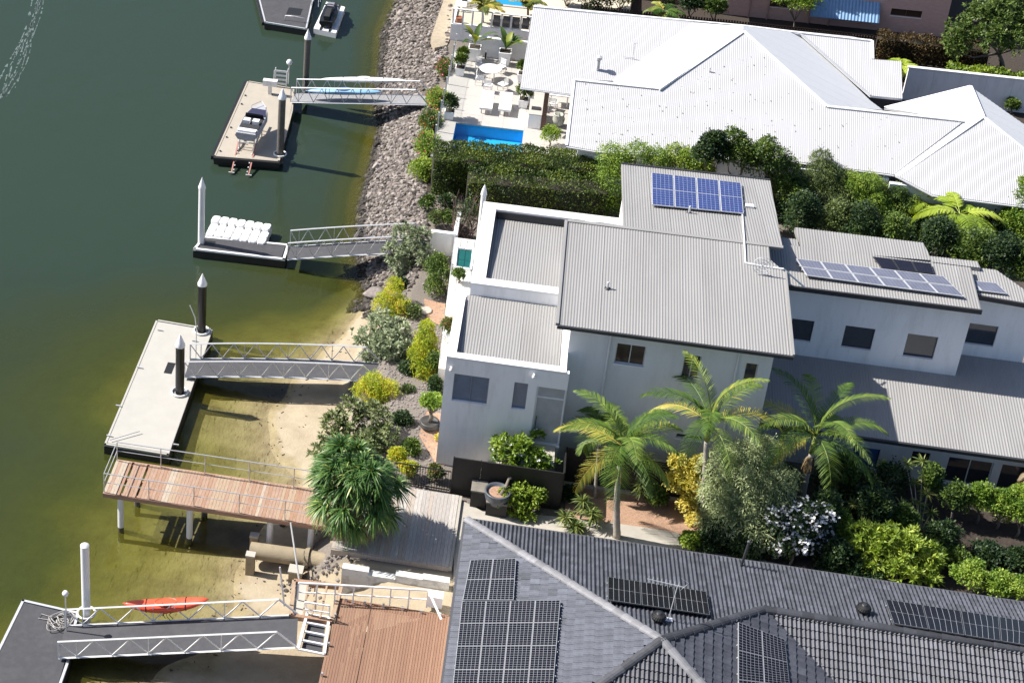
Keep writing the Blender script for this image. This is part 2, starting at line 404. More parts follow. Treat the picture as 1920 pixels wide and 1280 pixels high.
def bush(name, label, cat, base, c, r, m, n=4000, L=.12, W=.06, k=7, group=None, out=.6, trunk=.05, blobs=None, droop=.2, bark=None, flowers=None, seg=1, clump=0):
    base = np.array(base, float)
    """shrub / tree: trunk and limbs + leafy crown; base point on ground, c crown centre, r radii"""
    t = thing(name, label, cat, base, group)
    bl = blobs or lumps(c, r, k)
    if clump:
        k_ = max(8, n//clump); T_, dt_ = cloud_pts(bl, k_); n = k_*clump; P_ = np.repeat(T_, clump, 0)+unit(n)*.02; d = np.repeat(dt_, clump, 0); D = d*.45+unit(n)*.9+np.array([0, 0, .35])
    else:
        P_, d = cloud_pts(bl, n); D = d*out + unit(n)*.8 + np.array([0, 0, .15])
    LL = L*(.7+.6*NR.random(n))
    # colour runs in clumps: neighbours share a tone
    val = np.clip(.5+.22*np.sin(P_[:, 0]*3.1+P_[:, 1]*2.3)*np.sin(P_[:, 2]*3.7+P_[:, 0]*1.9)+.24*NR.normal(size=n), 0, 1)
    leaves('crown' if cat == 'tree' else 'foliage', P_, D, LL, W*(.7+.6*NR.random(n)), m, t, segs=seg, droop=droop, val=val)
    b = MB(); tips = [(q[0], q[1], q[2]) for q in bl[1:9]]
    hub = np.array(base)*.6+np.array(c)*.4
    b.tube([base, base*.5+hub*.5+V3(.05, .02, 0), hub], [trunk*1.2, trunk, trunk*.8], 7)
    branches(b, hub, tips, trunk*.6, rnd)
    if clump:
        for i_ in range(0, min(k_, 90)):
            tp_ = T_[i_]; o_ = min(tips, key=lambda q: (q[0]-tp_[0])**2+(q[1]-tp_[1])**2+(q[2]-tp_[2])**2) if tips else tuple(hub); b.tube([o_, (np.array(o_)+tp_)/2+V3(0, 0, -.06), tp_], [.022, .018, .012], 4)
    b.build('trunk', bark or BARK, t, smooth=True)
    if flowers:
        fm, fn, fs = flowers; P2, d2 = cloud_pts(bl, fn, .97)
        b2 = []; n0 = fn
        for s_ in range(3):
            leaves('blossom', P2+unit(n0)*fs*.3, unit(n0)+d2*.2, fs, fs*.8, fm, t)
    return t
def rosette_pts(tips, per, L, spread=1.0, upb=.35):
    n = len(tips)*per; P_ = np.repeat(np.array(tips), per, 0)
    D = unit(n); D[:, 2] = np.abs(D[:, 2])*upb*2 - .15*spread
    return P_, D, L*(.7+.5*NR.random(n))
def frond(parent, p0, az, el, length, m, width=.55, nl=34, bend=1.0, name='frond', rr=.016, leafw=.035, droop=.35, curl=.0, val=None):
    """pinnate palm frond: arching rachis with leaflets either side"""
    h = V3(math.cos(az), math.sin(az), 0); pts = []; N = 12
    p = np.array(p0, float); e = el; ds = length/N
    for i in range(N+1):
        pts.append(p.copy()); p = p + ds*(h*math.cos(e)+V3(0, 0, math.sin(e))); e -= bend/N*(1+.6*i/N)
    pts = np.array(pts); S = V3(-math.sin(az), math.cos(az), 0)
    P0, D, L, W = [], [], [], []
    for i in range(nl):
        t = .14+.86*(i+.5)/nl; f = t*N; a = int(min(N-1, f)); q = pts[a]+(pts[min(a+1, N)]-pts[a])*(f-a); tg = nrm(pts[min(a+1, N)]-pts[a])
        ll = width*(math.sin(math.pi*min(.98, t*.78+.2)))**.7
        for sgn in (-1, 1):
            P0.append(q); D.append(S*sgn*1.0+tg*(.55+.5*t)+V3(0, 0, .22+rnd.uniform(-.15, .15))+curl*V3(0, 0, -1)); L.append(ll*rnd.uniform(.85, 1.1)); W.append(leafw*rnd.uniform(.8, 1.2))
    P0 = np.array(P0); D = np.array(D); v0 = rnd.random() if val is None else val
    vv = np.clip(v0+NR.normal(size=len(P0))*.12, 0, 1)
    k = 4; n = len(P0); D = nz3(D); L = np.array(L); W = np.array(W)
    tgt = np.tile(np.array([h]), (n, 1)); Wd = nz3(tgt+np.array([0, 0, .2]))
    Wd = nz3(Wd - D*(Wd*D).sum(1)[:, None]); rows = []
    for i in range(k):
        t = i/(k-1); c = P0+D*(L*t)[:, None]; c[:, 2] -= droop*L*t*t*1.1; ww = W*[.6, 1, .75, .1][i]
        rows += [c-Wd*ww[:, None], c+Wd*ww[:, None]]
    v = np.stack(rows, 1).reshape(-1, 3); base = (np.arange(n)*2*k)[:, None]
    f = np.concatenate([base+np.array([[2*i, 2*i+1, 2*i+3, 2*i+2]]) for i in range(k-1)], 0)
    b = MB().tube(list(pts), [rr*(1.2-i/N) for i in range(N+1)], 4)
    nv = len(v); vs = np.concatenate([v, np.array(b.v)]); fs = [tuple(int(x) for x in r_) for r_ in f]+[tuple(nv+i for i in q) for q in b.f]
    at = np.concatenate([np.tile(vv, k-1), np.full(len(b.f), min(1, v0+.15))])
    return setmesh(name, vs, fs, m, parent, attr=at)
def broadleaf(parent, p0, az, el, length, w_, m, name='leaf', bend=.9, val=.5):
    h = V3(math.cos(az), math.sin(az), 0); S = V3(-math.sin(az), math.cos(az), 0); p = np.array(p0, float); e = el; N = 7; vs = []; fs = []
    for i in range(N+1):
        t = i/N; ww = 0 if t < .25 else w_*math.sin(math.pi*((t-.25)/.75)**.8*.97+.05)*.5
        ww = max(ww, .012); up = V3(0, 0, 1)*ww*.35
        vs += [p-S*ww+up, p, p+S*ww+up]; p = p+length/N*(h*math.cos(e)+V3(0, 0, math.sin(e))); e -= bend/N*(1+t)
        if i: b = 3*i; fs += [(b-3, b-2, b+1, b), (b-2, b-1, b+2, b+1)]
    return setmesh(name, vs, fs, m, parent, attr=[val]*len(fs), smooth=True)
# leaf materials; dark and bright stops widened to imitate shade between leaves
GREEN = leafmat('leaf_mid_green', [(0, (.022, .05, .012)), (.5, (.075, .13, .022)), (1, (.20, .27, .05))])
HEDGE = leafmat('leaf_hedge', [(0, (.018, .038, .010)), (.5, (.065, .11, .018)), (1, (.22, .27, .035))])
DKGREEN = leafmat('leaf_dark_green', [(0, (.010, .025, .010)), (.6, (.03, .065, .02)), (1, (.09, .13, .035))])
LIME = leafmat('leaf_lime', [(0, (.09, .16, .02)), (.5, (.22, .31, .04)), (1, (.42, .50, .09))], .25)
BRIGHT = leafmat('leaf_bright_green', [(0, (.05, .12, .015)), (.5, (.16, .26, .03)), (1, (.36, .45, .08))], .25)
GOLD = leafmat('leaf_golden', [(0, (.10, .17, .02)), (.4, (.30, .38, .03)), (.85, (.58, .58, .045)), (1, (.55, .34, .07))], .3)
YELLOW = leafmat('leaf_yellow', [(0, (.28, .27, .04)), (.5, (.58, .52, .10)), (1, (.72, .64, .2))], .3)
OLIVE = leafmat('leaf_grey_olive', [(0, (.035, .06, .02)), (.5, (.09, .13, .035)), (1, (.22, .27, .09))], .2)
SILVER = leafmat('leaf_silver_green', [(0, (.07, .10, .05)), (.45, (.22, .27, .15)), (1, (.52, .56, .38))], .2)
PALM = leafmat('leaf_palm', [(0, (.025, .07, .012)), (.5, (.095, .17, .028)), (.85, (.27, .34, .07)), (1, (.50, .43, .09))], .25)
PANDAN = leafmat('leaf_pandanus', [(0, (.02, .06, .02)), (.45, (.06, .14, .035)), (.8, (.17, .27, .07)), (1, (.42, .46, .14))], .2, .4)
FERN = leafmat('leaf_fern', [(0, (.14, .22, .02)), (.5, (.28, .38, .04)), (1, (.46, .54, .09))], .25)
DEADLEAF = leafmat('leaf_dead', [(0, (.14, .10, .05)), (.5, (.28, .21, .12)), (1, (.42, .34, .22))], .2)
REDLEAF = leafmat('leaf_reddish', [(0, (.035, .03, .012)), (.5, (.09, .06, .025)), (1, (.17, .12, .04))], .3)
PINKF = leafmat('petal_pink', [(0, (.5, .06, .10)), (1, (.65, .2, .22))], .2)
WHITEF = leafmat('petal_white', [(0, (.62, .62, .66)), (1, (.85, .85, .85))], .2)
ORANGEF = leafmat('petal_orange', [(0, (.5, .12, .03)), (1, (.6, .25, .1))], .2)
# ================================================================== THE SETTING
GZ = 1.8      # garden level above the water
Sp = [G(x, y, 0) for x, y in [(760,-120),(745,0),(718,60),(712,130),(702,190),(712,240),(698,300),(684,350),(674,400),(672,460),(678,515),(693,548),(668,590),(630,635),(588,672),(541,719),(506,765),(498,800),(505,835),(530,872),(560,905),(520,960),(470,1020),(455,1060),(445,1100),(430,1160),(380,1215),(300,1265),(230,1330),(200,1500)]]
Tp = [G(x, y, 1.75) for x, y in [(850,-120),(845,0),(840,60),(832,120),(808,180),(795,250),(790,330),(798,400),(800,470),(775,530),(735,600),(715,650),(720,700),(735,760),(740,820),(700,880),(640,985),(640,1040)]] + [V3(-1.6,-20.6,1.75), V3(-.9,-21.5,1.75), V3(-.8,-24,1.75), V3(-.8,-30,1.75), V3(-.8,-40,1.75)]
Sp = np.array(sorted([tuple(p) for p in Sp], key=lambda p: p[1])); Tp = np.array(sorted([tuple(p) for p in Tp], key=lambda p: p[1]))
def shore(y): return np.interp(y, Sp[:, 1], Sp[:, 0])
def top(y): return np.maximum(np.interp(y, Tp[:, 1], Tp[:, 0]), shore(y)+.8)
def terr(x, y):
    x = np.asarray(x, float); y = np.asarray(y, float); s = shore(y); t = top(y)
    rip = np.clip((y-.5)/2.5, 0, 1)           # rock revetment to the north, beach to the south
    d = s-x
    beach = -(.085*np.minimum(d, 4.2)+.15*np.clip(d-4.2, 0, 14)+.03*np.clip(d-18, 0, 60))
    rock = -(1.2*np.minimum(d, 2.2)+.35*np.clip(d-4, 0, 5)+.02*np.clip(d-9, 0, 99))
    wb = np.clip((y+7)/24, 0, 1); wb = wb*wb*(3-2*wb)
    bed = beach*(1-wb)+rock*wb
    u = np.clip((x-s)/np.maximum(t-s, .3), 0, 1)
    lin_ = GZ*u; bch = GZ*(.16*np.minimum(u/.6, 1)+.84*np.clip((u-.6)/.4, 0, 1))
    up = bch*(1-rip)+lin_*rip
    h = np.where(d > 0, bed, up)
    h = h+.03*np.sin(x*1.7+y*.6)*np.sin(y*1.3-x*.4)*np.clip(1-np.abs(u-.2), 0, 1)*(u < .98)
    return h
xs = np.concatenate([np.arange(-90, -24, 3.), np.arange(-24, 3, .22), np.arange(3, 90, 4.)]); ys = np.concatenate([np.arange(-50, -30, 2.), np.arange(-30, 14, .22), np.arange(14, 50, .6), np.arange(50, 140, 5.)])
X, Y = np.meshgrid(xs, ys); nx_, ny_ = len(xs), len(ys)
I = (np.arange(ny_-1)[:, None]*nx_+np.arange(nx_-1)[None, :]).ravel(); Q = np.stack([I, I+1, I+1+nx_, I+nx_], 1)
Z = terr(X, Y)
_a, _b, _c = G(857, 231, 2.2), G(982, 244, 2.2), G(847, 272, 2.2)
pm_ = (X > _a[0]-.1) & (X < _b[0]+.12) & (Y < (_a[1]+_b[1])/2+.12) & (Y > _c[1]-1.1)
Z = np.where(pm_, .7, Z)
def groundmat():
    M_ = bpy.data.materials.new('sand_and_bed'); M_.use_nodes = True; n = M_.node_tree.nodes; L = M_.node_tree.links; p = n['Principled BSDF']
    p.inputs['Roughness'].default_value = .9
    tc = n.new('ShaderNodeTexCoord'); sp = n.new('ShaderNodeSeparateXYZ'); L.new(tc.outputs['Object'], sp.inputs[0])
    def noise(s, d=6): q = n.new('ShaderNodeTexNoise'); q.inputs['Scale'].default_value = s; q.inputs['Detail'].default_value = d; q.inputs['Roughness'].default_value = .65; L.new(tc.outputs['Object'], q.inputs[0]); return q.outputs[0]
    def ramp(i, a, b, p0=.3, p1=.7): q = n.new('ShaderNodeValToRGB'); e = q.color_ramp.elements; e[0].position = p0; e[1].position = p1; e[0].color = (*a, 1); e[1].color = (*b, 1); L.new(i, q.inputs[0]); return q.outputs[0]
    def mix(f, a, b):
        q = n.new('ShaderNodeMix'); q.data_type = 'RGBA'; L.new(f, q.inputs[0]); L.new(a, q.inputs[6]); L.new(b, q.inputs[7]); return q.outputs[2]
    dry = ramp(noise(1.2), (.32, .26, .18), (.42, .355, .25)); wet = ramp(noise(.75, 12), (.19, .145, .075), (.36, .295, .165), .34, .62)
    ma = n.new('ShaderNodeMath'); ma.operation = 'MULTIPLY_ADD'; L.new(noise(.9), ma.inputs[0]); ma.inputs[1].default_value = .16; L.new(sp.outputs[2], ma.inputs[2])
    mr = n.new('ShaderNodeMapRange'); mr.inputs[1].default_value = .10; mr.inputs[2].default_value = .135; L.new(ma.outputs[0], mr.inputs[0])
    sand = mix(mr.outputs[0], wet, dry)
    a = n.new('ShaderNodeAttribute'); a.attribute_name = 'v'
    soil = ramp(noise(30, 3), (.10, .085, .07), (.24, .21, .185), .35, .65)
    L.new(mix(a.outputs['Fac'], sand, soil), p.inputs['Base Color'])
    bp = n.new('ShaderNodeBump'); bp.inputs['Strength'].default_value = .5; bp.inputs['Distance'].default_value = .05
    L.new(noise(9, 8), bp.inputs['Height']); L.new(bp.outputs[0], p.inputs['Normal'])
    return M_
un = (X-shore(Y))/np.maximum(top(Y)-shore(Y), .3)
zone = np.maximum(np.clip((Y-.8)*.6, 0, 1), np.clip((un-.62)*8, 0, 1)); zone = np.where(Y < -18.5, np.clip((X+1)*1, 0, 1), zone)
g_ = setmesh('ground', np.stack([X, Y, Z], 2).reshape(-1, 3), Q, groundmat(), attr=zone.ravel(), smooth=True); tag(g_, kind='structure')
# --- water
def watermat():
    M_ = bpy.data.materials.new('canal_water'); M_.use_nodes = True; n = M_.node_tree.nodes; L = M_.node_tree.links; n.remove(n['Principled BSDF'])
    a = n.new('ShaderNodeAttribute'); a.attribute_name = 'v'; tc = n.new('ShaderNodeTexCoord')
    def ma(op, x, y=None):
        q = n.new('ShaderNodeMath'); q.operation = op
        for i, k in enumerate((x, y)):
            if k is None: continue
            if isinstance(k, (int, float)): q.inputs[i].default_value = k
            else: L.new(k, q.inputs[i])
        return q.outputs[0]
    def noise(s, d=5, st=None):
        q = n.new('ShaderNodeTexNoise'); q.inputs['Scale'].default_value = s; q.inputs['Detail'].default_value = d
        if st: mp = n.new('ShaderNodeMapping'); mp.inputs['Scale'].default_value = st; L.new(tc.outputs['Object'], mp.inputs[0]); L.new(mp.outputs[0], q.inputs[0])
        else: L.new(tc.outputs['Object'], q.inputs[0])
        return q.outputs[0]
    dep = ma('MULTIPLY', a.outputs['Fac'], ma('ADD', .75, ma('MULTIPLY', noise(.22), .5)))
    ex = lambda k: ma('EXPONENT', ma('MULTIPLY', dep, -k))
    cc = n.new('ShaderNodeCombineColor'); L.new(ex(.62), cc.inputs[0]); L.new(ex(.42), cc.inputs[1]); L.new(ex(1.3), cc.inputs[2])
    tr = n.new('ShaderNodeBsdfTransparent'); L.new(cc.outputs[0], tr.inputs[0])
    df = n.new('ShaderNodeBsdfDiffuse'); cr = n.new('ShaderNodeValToRGB'); e = cr.color_ramp.elements
    e[0].color = (.24, .205, .03, 1); e[0].position = 0; e[1].color = (.028, .046, .031, 1); e[1].position = 1
    k = e.new(.35); k.color = (.058, .068, .016, 1); k2 = e.new(.7); k2.color = (.036, .049, .022, 1)
    L.new(ma('ADD', ma('MULTIPLY', dep, .40), ma('MULTIPLY', ma('SUBTRACT', noise(.09, 3), .5), .35)), cr.inputs[0]); L.new(cr.outputs[0], df.inputs[0])
    m1 = n.new('ShaderNodeMixShader'); L.new(ma('SUBTRACT', 1, ex(.95)), m1.inputs[0]); L.new(tr.outputs[0], m1.inputs[1]); L.new(df.outputs[0], m1.inputs[2])
    gl = n.new('ShaderNodeBsdfGlossy'); gl.inputs['Roughness'].default_value = .09
    bp = n.new('ShaderNodeBump'); bp.inputs['Strength'].default_value = .65; bp.inputs['Distance'].default_value = .07
    h = ma('ADD', ma('MULTIPLY', noise(.7, 4, (1, .6, 1)), 1.0), ma('MULTIPLY', noise(5, 3, (1, .5, 1)), .22)); L.new(h, bp.inputs['Height']); L.new(bp.outputs[0], gl.inputs['Normal'])
    fr = n.new('ShaderNodeFresnel'); fr.inputs[0].default_value = 1.33; L.new(bp.outputs[0], fr.inputs['Normal'])
    m2 = n.new('ShaderNodeMixShader'); L.new(fr.outputs[0], m2.inputs[0]); L.new(m1.outputs[0], m2.inputs[1]); L.new(gl.outputs[0], m2.inputs[2])
    L.new(m2.outputs[0], n['Material Output'].inputs[0]); return M_
wm = (xs < 1.5); Xw, Yw = np.meshgrid(xs[wm], ys); nw = wm.sum()
Iw = (np.arange(ny_-1)[:, None]*nw+np.arange(nw-1)[None, :]).ravel(); Qw = np.stack([Iw, Iw+1, Iw+1+nw, Iw+nw], 1)
wo = setmesh('water', np.stack([Xw, Yw, 0*Xw], 2).reshape(-1, 3), Qw, watermat(), attr=np.maximum(0, -terr(Xw, Yw)).ravel(), smooth=True); tag(wo, kind='structure')
# wash of foam from a passing boat, its soft sheen painted as pale streaks
fb = MB()
for st in range(8):
    off = rnd.uniform(-40, 12); amp_ = rnd.uniform(2, 7); ph = rnd.random()*6; t = 0
    while t < 1:
        dt = rnd.uniform(.004, .03)
        if rnd.random() < .55:
            f_ = lambda t: G(78-70*t**1.5+off*(.4+.6*t)+amp_*math.sin(9*t+ph), -30+210*t, .012)
            p_, q_ = f_(t), f_(t+dt*1.2); w_ = rnd.uniform(.01, .07)*(1.5 if st == 0 else 1); sd = nrm(np.cross(q_-p_, (0, 0, 1)))*w_
            fb.add([p_-sd*.3, p_+sd*.3, q_+sd, q_-sd], [(0, 1, 2, 3)])
        t += dt
o = fb.build('wake_foam', mat('foam', (.13, .17, .16), .5)); tag(o, 'thin streaks of pale foam left on the green water', 'foam', kind='stuff')
# --- riprap rocks
rb = MB(); RC = []
def rip_field(y0, y1, n, big, lo=-.25, hi=1.02, test=None):
    for _ in range(n):
        y = rnd.uniform(y0, y1); s, t = float(shore(y)), float(top(y)); u = rnd.uniform(lo, hi); x = s+(t-s)*u
        if test and not test(x, y): continue
        r = rnd.choice([.45, .6, .8, .9, 1.0, 1.2, 1.5])*rnd.uniform(.8, 1.15)*big; z = float(terr(x, y)); rb.rock((x, y, z+r*.2), (r, r*rnd.uniform(.6, 1.1), r*rnd.uniform(.5, .9)), rnd, 0); RC.extend([min(1, max(0, rnd.gauss(.52 if z > .18 else .12, .27 if z > .18 else .1)))]*20)
rip_field(.9, 34, 13500, .118); rip_field(.9, 34, 60, .22); rip_field(34, 62, 2800, .15)
rip_field(.2, 1.2, 160, .12, .15, 1.0)
for _ in range(150):
    q = G(rnd.gauss(590, 38), rnd.gauss(1078, 10), .8); r = rnd.uniform(.04, .13); rb.rock((q[0], q[1], float(terr(q[0], q[1]))+r*.2), (r, r*.9, r*.6), rnd, 0); RC.extend([rnd.uniform(.2, .8)]*20)
for _ in range(260):
    x, y = rnd.uniform(-4.5, -1.5), rnd.uniform(1.2, 9); r = rnd.uniform(.05, .13); rb.rock((x, y, float(terr(x, y))+r*.3), (r, r*.9, r*.6), rnd, 0); RC.extend([rnd.uniform(.2, .9)]*20)
ROCK = mat('grey_brown_rock', (.27, .235, .22), .9, var=.45, vscale=4.5, bump=.6, bscale=18, dirt=.35, dscale=.5, dcol=(.14, .12, .11))
n_tri = len(rb.f)
RIPM = leafmat('riprap_stone', [(0, (.03, .027, .022)), (.5, (.155, .132, .12)), (1, (.36, .32, .295))], 0, .9)
o = rb.build('riprap_rocks', RIPM, attr=RC); tag(o, 'bank of small broken grey brown rocks sloping down to the water', 'rocks', kind='stuff')
# pebble mulch in the waterside garden: small stones, counted by nobody
pb = MB()
for _ in range(4200):
    x, y = rnd.uniform(-8.5, -2.6), rnd.uniform(-16, -.5)
    if (x-float(shore(y)))/max(.3, float(top(y)-shore(y))) < .66: continue
    r = rnd.uniform(.04, .085); z = float(terr(x, y)); pb.rock((x, y, z+.01), (r, r, r*.6), rnd, 0)
o = pb.build('pebble_mulch', mat('pebbles', (.24, .21, .20), .9, var=.5, vscale=6)); tag(o, 'pinkish grey pebbles spread over the waterside garden beds', 'pebbles', kind='stuff')
db = MB()
for _ in range(170):
    y = rnd.uniform(-24, -1); x = float(shore(y))+rnd.gauss(.25, .35)*(1 if rnd.random() < .7 else 3.5); z = float(terr(x, y)); r = rnd.uniform(.015, .05)
    if z < -.1 or z > 1.2: continue
    a0 = rnd.random()*6; d_ = V3(math.cos(a0), math.sin(a0), 0)*r*rnd.uniform(.8, 2); db.beam(V3(x, y, z+.012)-d_, V3(x, y, z+.012)+d_, r*.8, .02)
o = db.build('tide_debris', mat('dark_weed', (.09, .075, .045), .95, var=.5)); tag(o, 'bits of dark weed and twigs left along the tide line on the sand', 'debris', kind='stuff')
def sheet(name, pts, z, m, kind='structure', t=.05):
    b = MB().prism([tuple(G(x, y, z)[:2]) for x, y in pts], z-t, z); return tag(b.build(name, m), kind=kind)
MULCH = mat('orange_mulch', (.40, .25, .17), .95, var=.4, vscale=14, bump=.6, bscale=40, dirt=.35, dscale=2)
SOIL = mat('dark_garden_soil', (.05, .038, .03), .95, var=.5, vscale=8, bump=.6, bscale=30)  # soil colour darkened to paint the plants' shade on the ground
PATH = mat('pale_concrete_path', (.42, .39, .34), .85, var=.1, vscale=1.5, dirt=.3, dscale=1.1, bump=.1)
sheet('sandy_path', [(852,-60),(868,0),(870,10),(838,85),(815,90),(808,70),(832,0),(845,-60)], 1.86, mat('sandy_soil', (.36, .30, .22), .9, var=.2, vscale=5, bump=.3), t=.4)
# garden soil under the planted strips, its dark colour carrying plant shade
sheet('garden_soil', [(1110,905),(1440,880),(1930,930),(1930,1150),(1500,1115),(1300,1035),(1110,990)], GZ+.03, SOIL)
sheet('mulch_bed', [(1060,905),(1335,940),(1335,1016),(1250,996),(1060,972)], GZ+.06, MULCH)
sheet('garden_path', [(852,930),(905,958),(1000,964),(1110,974),(1250,994),(1325,1012),(1320,1055),(1240,1040),(872,995),(850,1140)], GZ+.09, PATH)
sheet('paved_path', [(1180,1010),(1400,1045),(1700,1100),(1930,1140),(1930,1170),(1180,1050)], GZ+.07, PATH)
sheet('mulch_patch', [(795,560),(835,570),(832,612),(800,598)], GZ+.035, MULCH)
sheet('mulch_patch', [(800,770),(835,776),(833,872),(815,865),(786,815)], GZ+.035, MULCH)
sheet('hedge_soil', [(800,360),(1120,380),(1500,410),(1930,480),(1930,400),(1500,320),(1100,300),(800,280)], GZ+.04, SOIL)
# ================================================================== PONTOONS, PILES, GANGWAYS
DECKGREY = mat('dark_grip_deck', (.055, .055, .062), .8, var=.15, vscale=5, dirt=.35, dscale=1.3, dcol=(.10, .10, .105), bump=.2)
PCONC = mat('pontoon_concrete', (.38, .34, .285), .85, var=.08, vscale=1.5, dirt=.3, dscale=.8, dcol=(.36, .31, .24), bump=.1)
PCONC2 = mat('pale_pontoon_concrete', (.41, .395, .36), .85, var=.06, vscale=1.5, dirt=.22, dscale=.8, dcol=(.42, .40, .36), bump=.1)
PILEWHITE = mat('white_pile_sleeve', (.78, .78, .80), .45, var=.04, dirt=.1)
PILEBLACK = mat('black_pile_sleeve', (.012, .012, .014), .35, var=.2)
PILEGREY = mat('weathered_grey_pile', (.12, .11, .10), .8, var=.3, vscale=4, dirt=.5)
MARINE = mat('marine_growth', (.10, .09, .04), .95, var=.4, vscale=8, bump=.5)
def pile(px, py, zb, topy, r, m, label, capm=PILEWHITE, flat=False, group='mooring piles'):
    b = G(px, py, zb); z1 = HT(b, topy); t = thing('mooring_pile', label, 'pile', (b[0], b[1], 0), group)
    zc = z1-(.1 if flat else .62)
    MB().lathe((b[0], b[1], 0), [(r, -.05), (r, zc)], 20).build('sleeve', m, t, smooth=False)
    smooth_by_angle(t.children[0])
    MB().lathe((b[0], b[1], 0), [(r*.96, -3.6), (r*.97, -.055)], 16).build('footing', MARINE, t)
    c = MB().lathe((b[0], b[1], zc), [(r*1.12, 0), (r*1.12, .1), (r*.85, .22), (.015, .62)] if not flat else [(r*1.03, 0), (r*1.03, .02), (r*.7, .07), (.02, .1)], 20).build('cap', capm, t); smooth_by_angle(c)
    return t, b
def collar(base, r, z=.5, m=WHITEMETAL, parent=None):
    b = MB(); pts = [(base[0]+r*math.cos(a), base[1]+r*math.sin(a), z+.06) for a in np.linspace(0, 2*math.pi, 17)]
    return b.tube(pts, .045, 6, cap=False).build('pile_guide', m, parent, smooth=True)
def quad4(pts, z): return [tuple(G(x, y, z)[:2]) for x, y in pts]
def pontoon(label, corners, z, deckm, edgem, edge=.09, hull=BLACK, fender=None, ext=None):
    c = quad4(corners, z) if len(corners[0]) == 2 and corners[0][0] > 50 or True else corners
    c = [np.array(p) for p in c]; ctr = sum(c)/len(c); t = thing('floating_pontoon', label, 'pontoon', (ctr[0], ctr[1], 0), 'floating pontoons')
    MB().prism([tuple(p) for p in c], -.35, z-.12).build('float', hull, t)
    inn = [p+(ctr-p)/np.linalg.norm(ctr-p)*edge*1.6 for p in c]
    MB().prism([tuple(p) for p in inn], z-.118, z).build('deck', deckm, t)
    n = len(c)
    for i in range(n):
        a, b = c[i], c[(i+1) % n]; d = nrm(b-a); nn = np.array([d[1], -d[0]]); s = 1 if nn @ (a-ctr) > 0 else -1
        MB().beam((*(a-s*nn*edge*.5), z-.03), (*(b-s*nn*edge*.5), z-.03), edge, .1).build('edge_beam', edgem, t)
        if fender and i in fender: MB().beam((*(a+s*nn*.09), z-.12), (*(b+s*nn*.09), z-.12), .16, .22).build('fender', BLACK, t)
    return t, c, ctr
# top pontoon
p1, c1, _ = pontoon('dark decked pontoon cut off by the top edge beside the jet ski', [(470,-60),(496,42),(575,55),(596,-40)], .5, DECKGREY, ALU, fender=[0])
q = G(552, 22, .5); MB().box((q[0]-.45, q[1]-.5, .5), (q[0]+.45, q[1]+.5, .512)).build('hatch', BLACK, p1)
q0, q1 = G(534, 39, .5), G(570, 44, .5)
MB().tube([q0, q0+V3(0, .1, .3), (q0+q1)/2+V3(0, .1, .34), q1+V3(0, .1, .3), q1], .025, 6).build('grab_rail', ALU, p1, smooth=True)
q0 = G(584, 12, .5)
fr_ = MB()
for dx in (0, .45):
    fr_.tube([q0+V3(dx, 0, 0), q0+V3(dx, 0, .7), q0+V3(dx, .8, .7), q0+V3(dx, .8, 0)], .03, 6)
for k in range(4): fr_.beam(q0+V3(0, .1+.2*k, .7), q0+V3(.45, .1+.2*k, .7), .04)
fr_.build('boarding_step', ALU, p1)
# jet ski on its float
fl = quad4([(588,52),(630,61),(647,12),(612,2)], .42); cx, cy = np.mean([p[0] for p in fl]), np.mean([p[1] for p in fl])
t = thing('jet_ski_dock', 'white plastic float dock carrying the black jet ski', 'dock', (cx, cy, 0)); MB().prism(fl, -.1, .36).build('float', WHITEMETAL, t)
for k, s in ((0, .3), (1, .7)):
    a = np.array(fl[0])*(1-s)+np.array(fl[1])*s; b = np.array(fl[3])*(1-s)+np.array(fl[2])*s; MB().beam((*a, .4), (*b, .4), .1, .08).build('bunk', BLACK, t)
a = (np.array(fl[0])+np.array(fl[1]))/2; b = (np.array(fl[3])+np.array(fl[2]))/2; dv = nrm(b-a); sv = np.array([dv[1], -dv[0]])
js = thing('jet_ski', 'black jet ski with upright handlebar parked on the white float dock', 'jet ski', (cx, cy, .44))
def hull(mb, base, dv, sv, prof, z0):
    """prof rows: (s along, half width bottom, half width top, z bottom, z top)"""
    rows = []
    for s, wb, wt, zb, zt in prof:
        p = np.array([*(base+dv*s), 0]); S3 = np.array([*sv, 0])
        rows.append([p+V3(0, 0, z0+zb), p+S3*wb+V3(0, 0, z0+zb+.03), p+S3*wt+V3(0, 0, z0+zt*.6+zb*.4), p+S3*wt*.86+V3(0, 0, z0+zt), p-S3*wt*.86+V3(0, 0, z0+zt), p-S3*wt+V3(0, 0, z0+zt*.6+zb*.4), p-S3*wb+V3(0, 0, z0+zb+.03)])
    v = [q for r in rows for q in r]; k = 7; f = []
    for i in range(len(rows)-1):
        for j in range(k): f.append((i*k+j, i*k+(j+1) % k, (i+1)*k+(j+1) % k, (i+1)*k+j))
    f += [tuple(range(k))[::-1], tuple((len(rows)-1)*k+j for j in range(k))]
    return mb.add(v, f)
hb = MB(); hull(hb, a+dv*.3, dv, sv, [(0, .3, .45, .05, .42), (.9, .34, .52, 0, .5), (1.8, .3, .5, 0, .56), (2.5, .15, .36, .1, .6), (2.95, .03, .1, .3, .55)], .44)
smooth_by_angle(hb.build('hull', mat('gloss_black_hull', (.02, .02, .022), .2, var=.2), js), 35)
hb = MB(); hull(hb, a+dv*.45, dv, sv, [(0, .15, .2, .4, .72), (.6, .14, .2, .4, .82), (1.2, .12, .17, .4, .78)], .44); smooth_by_angle(hb.build('seat', mat('black_vinyl', (.03, .03, .03), .5), js))
hb = MB(); hull(hb, a+dv*1.75, dv, sv, [(0, .2, .26, .5, .85), (.5, .18, .24, .5, .9), (.9, .06, .1, .5, .66)], .44); smooth_by_angle(hb.build('cowling', mat('grey_cowling', (.25, .25, .27), .3), js))
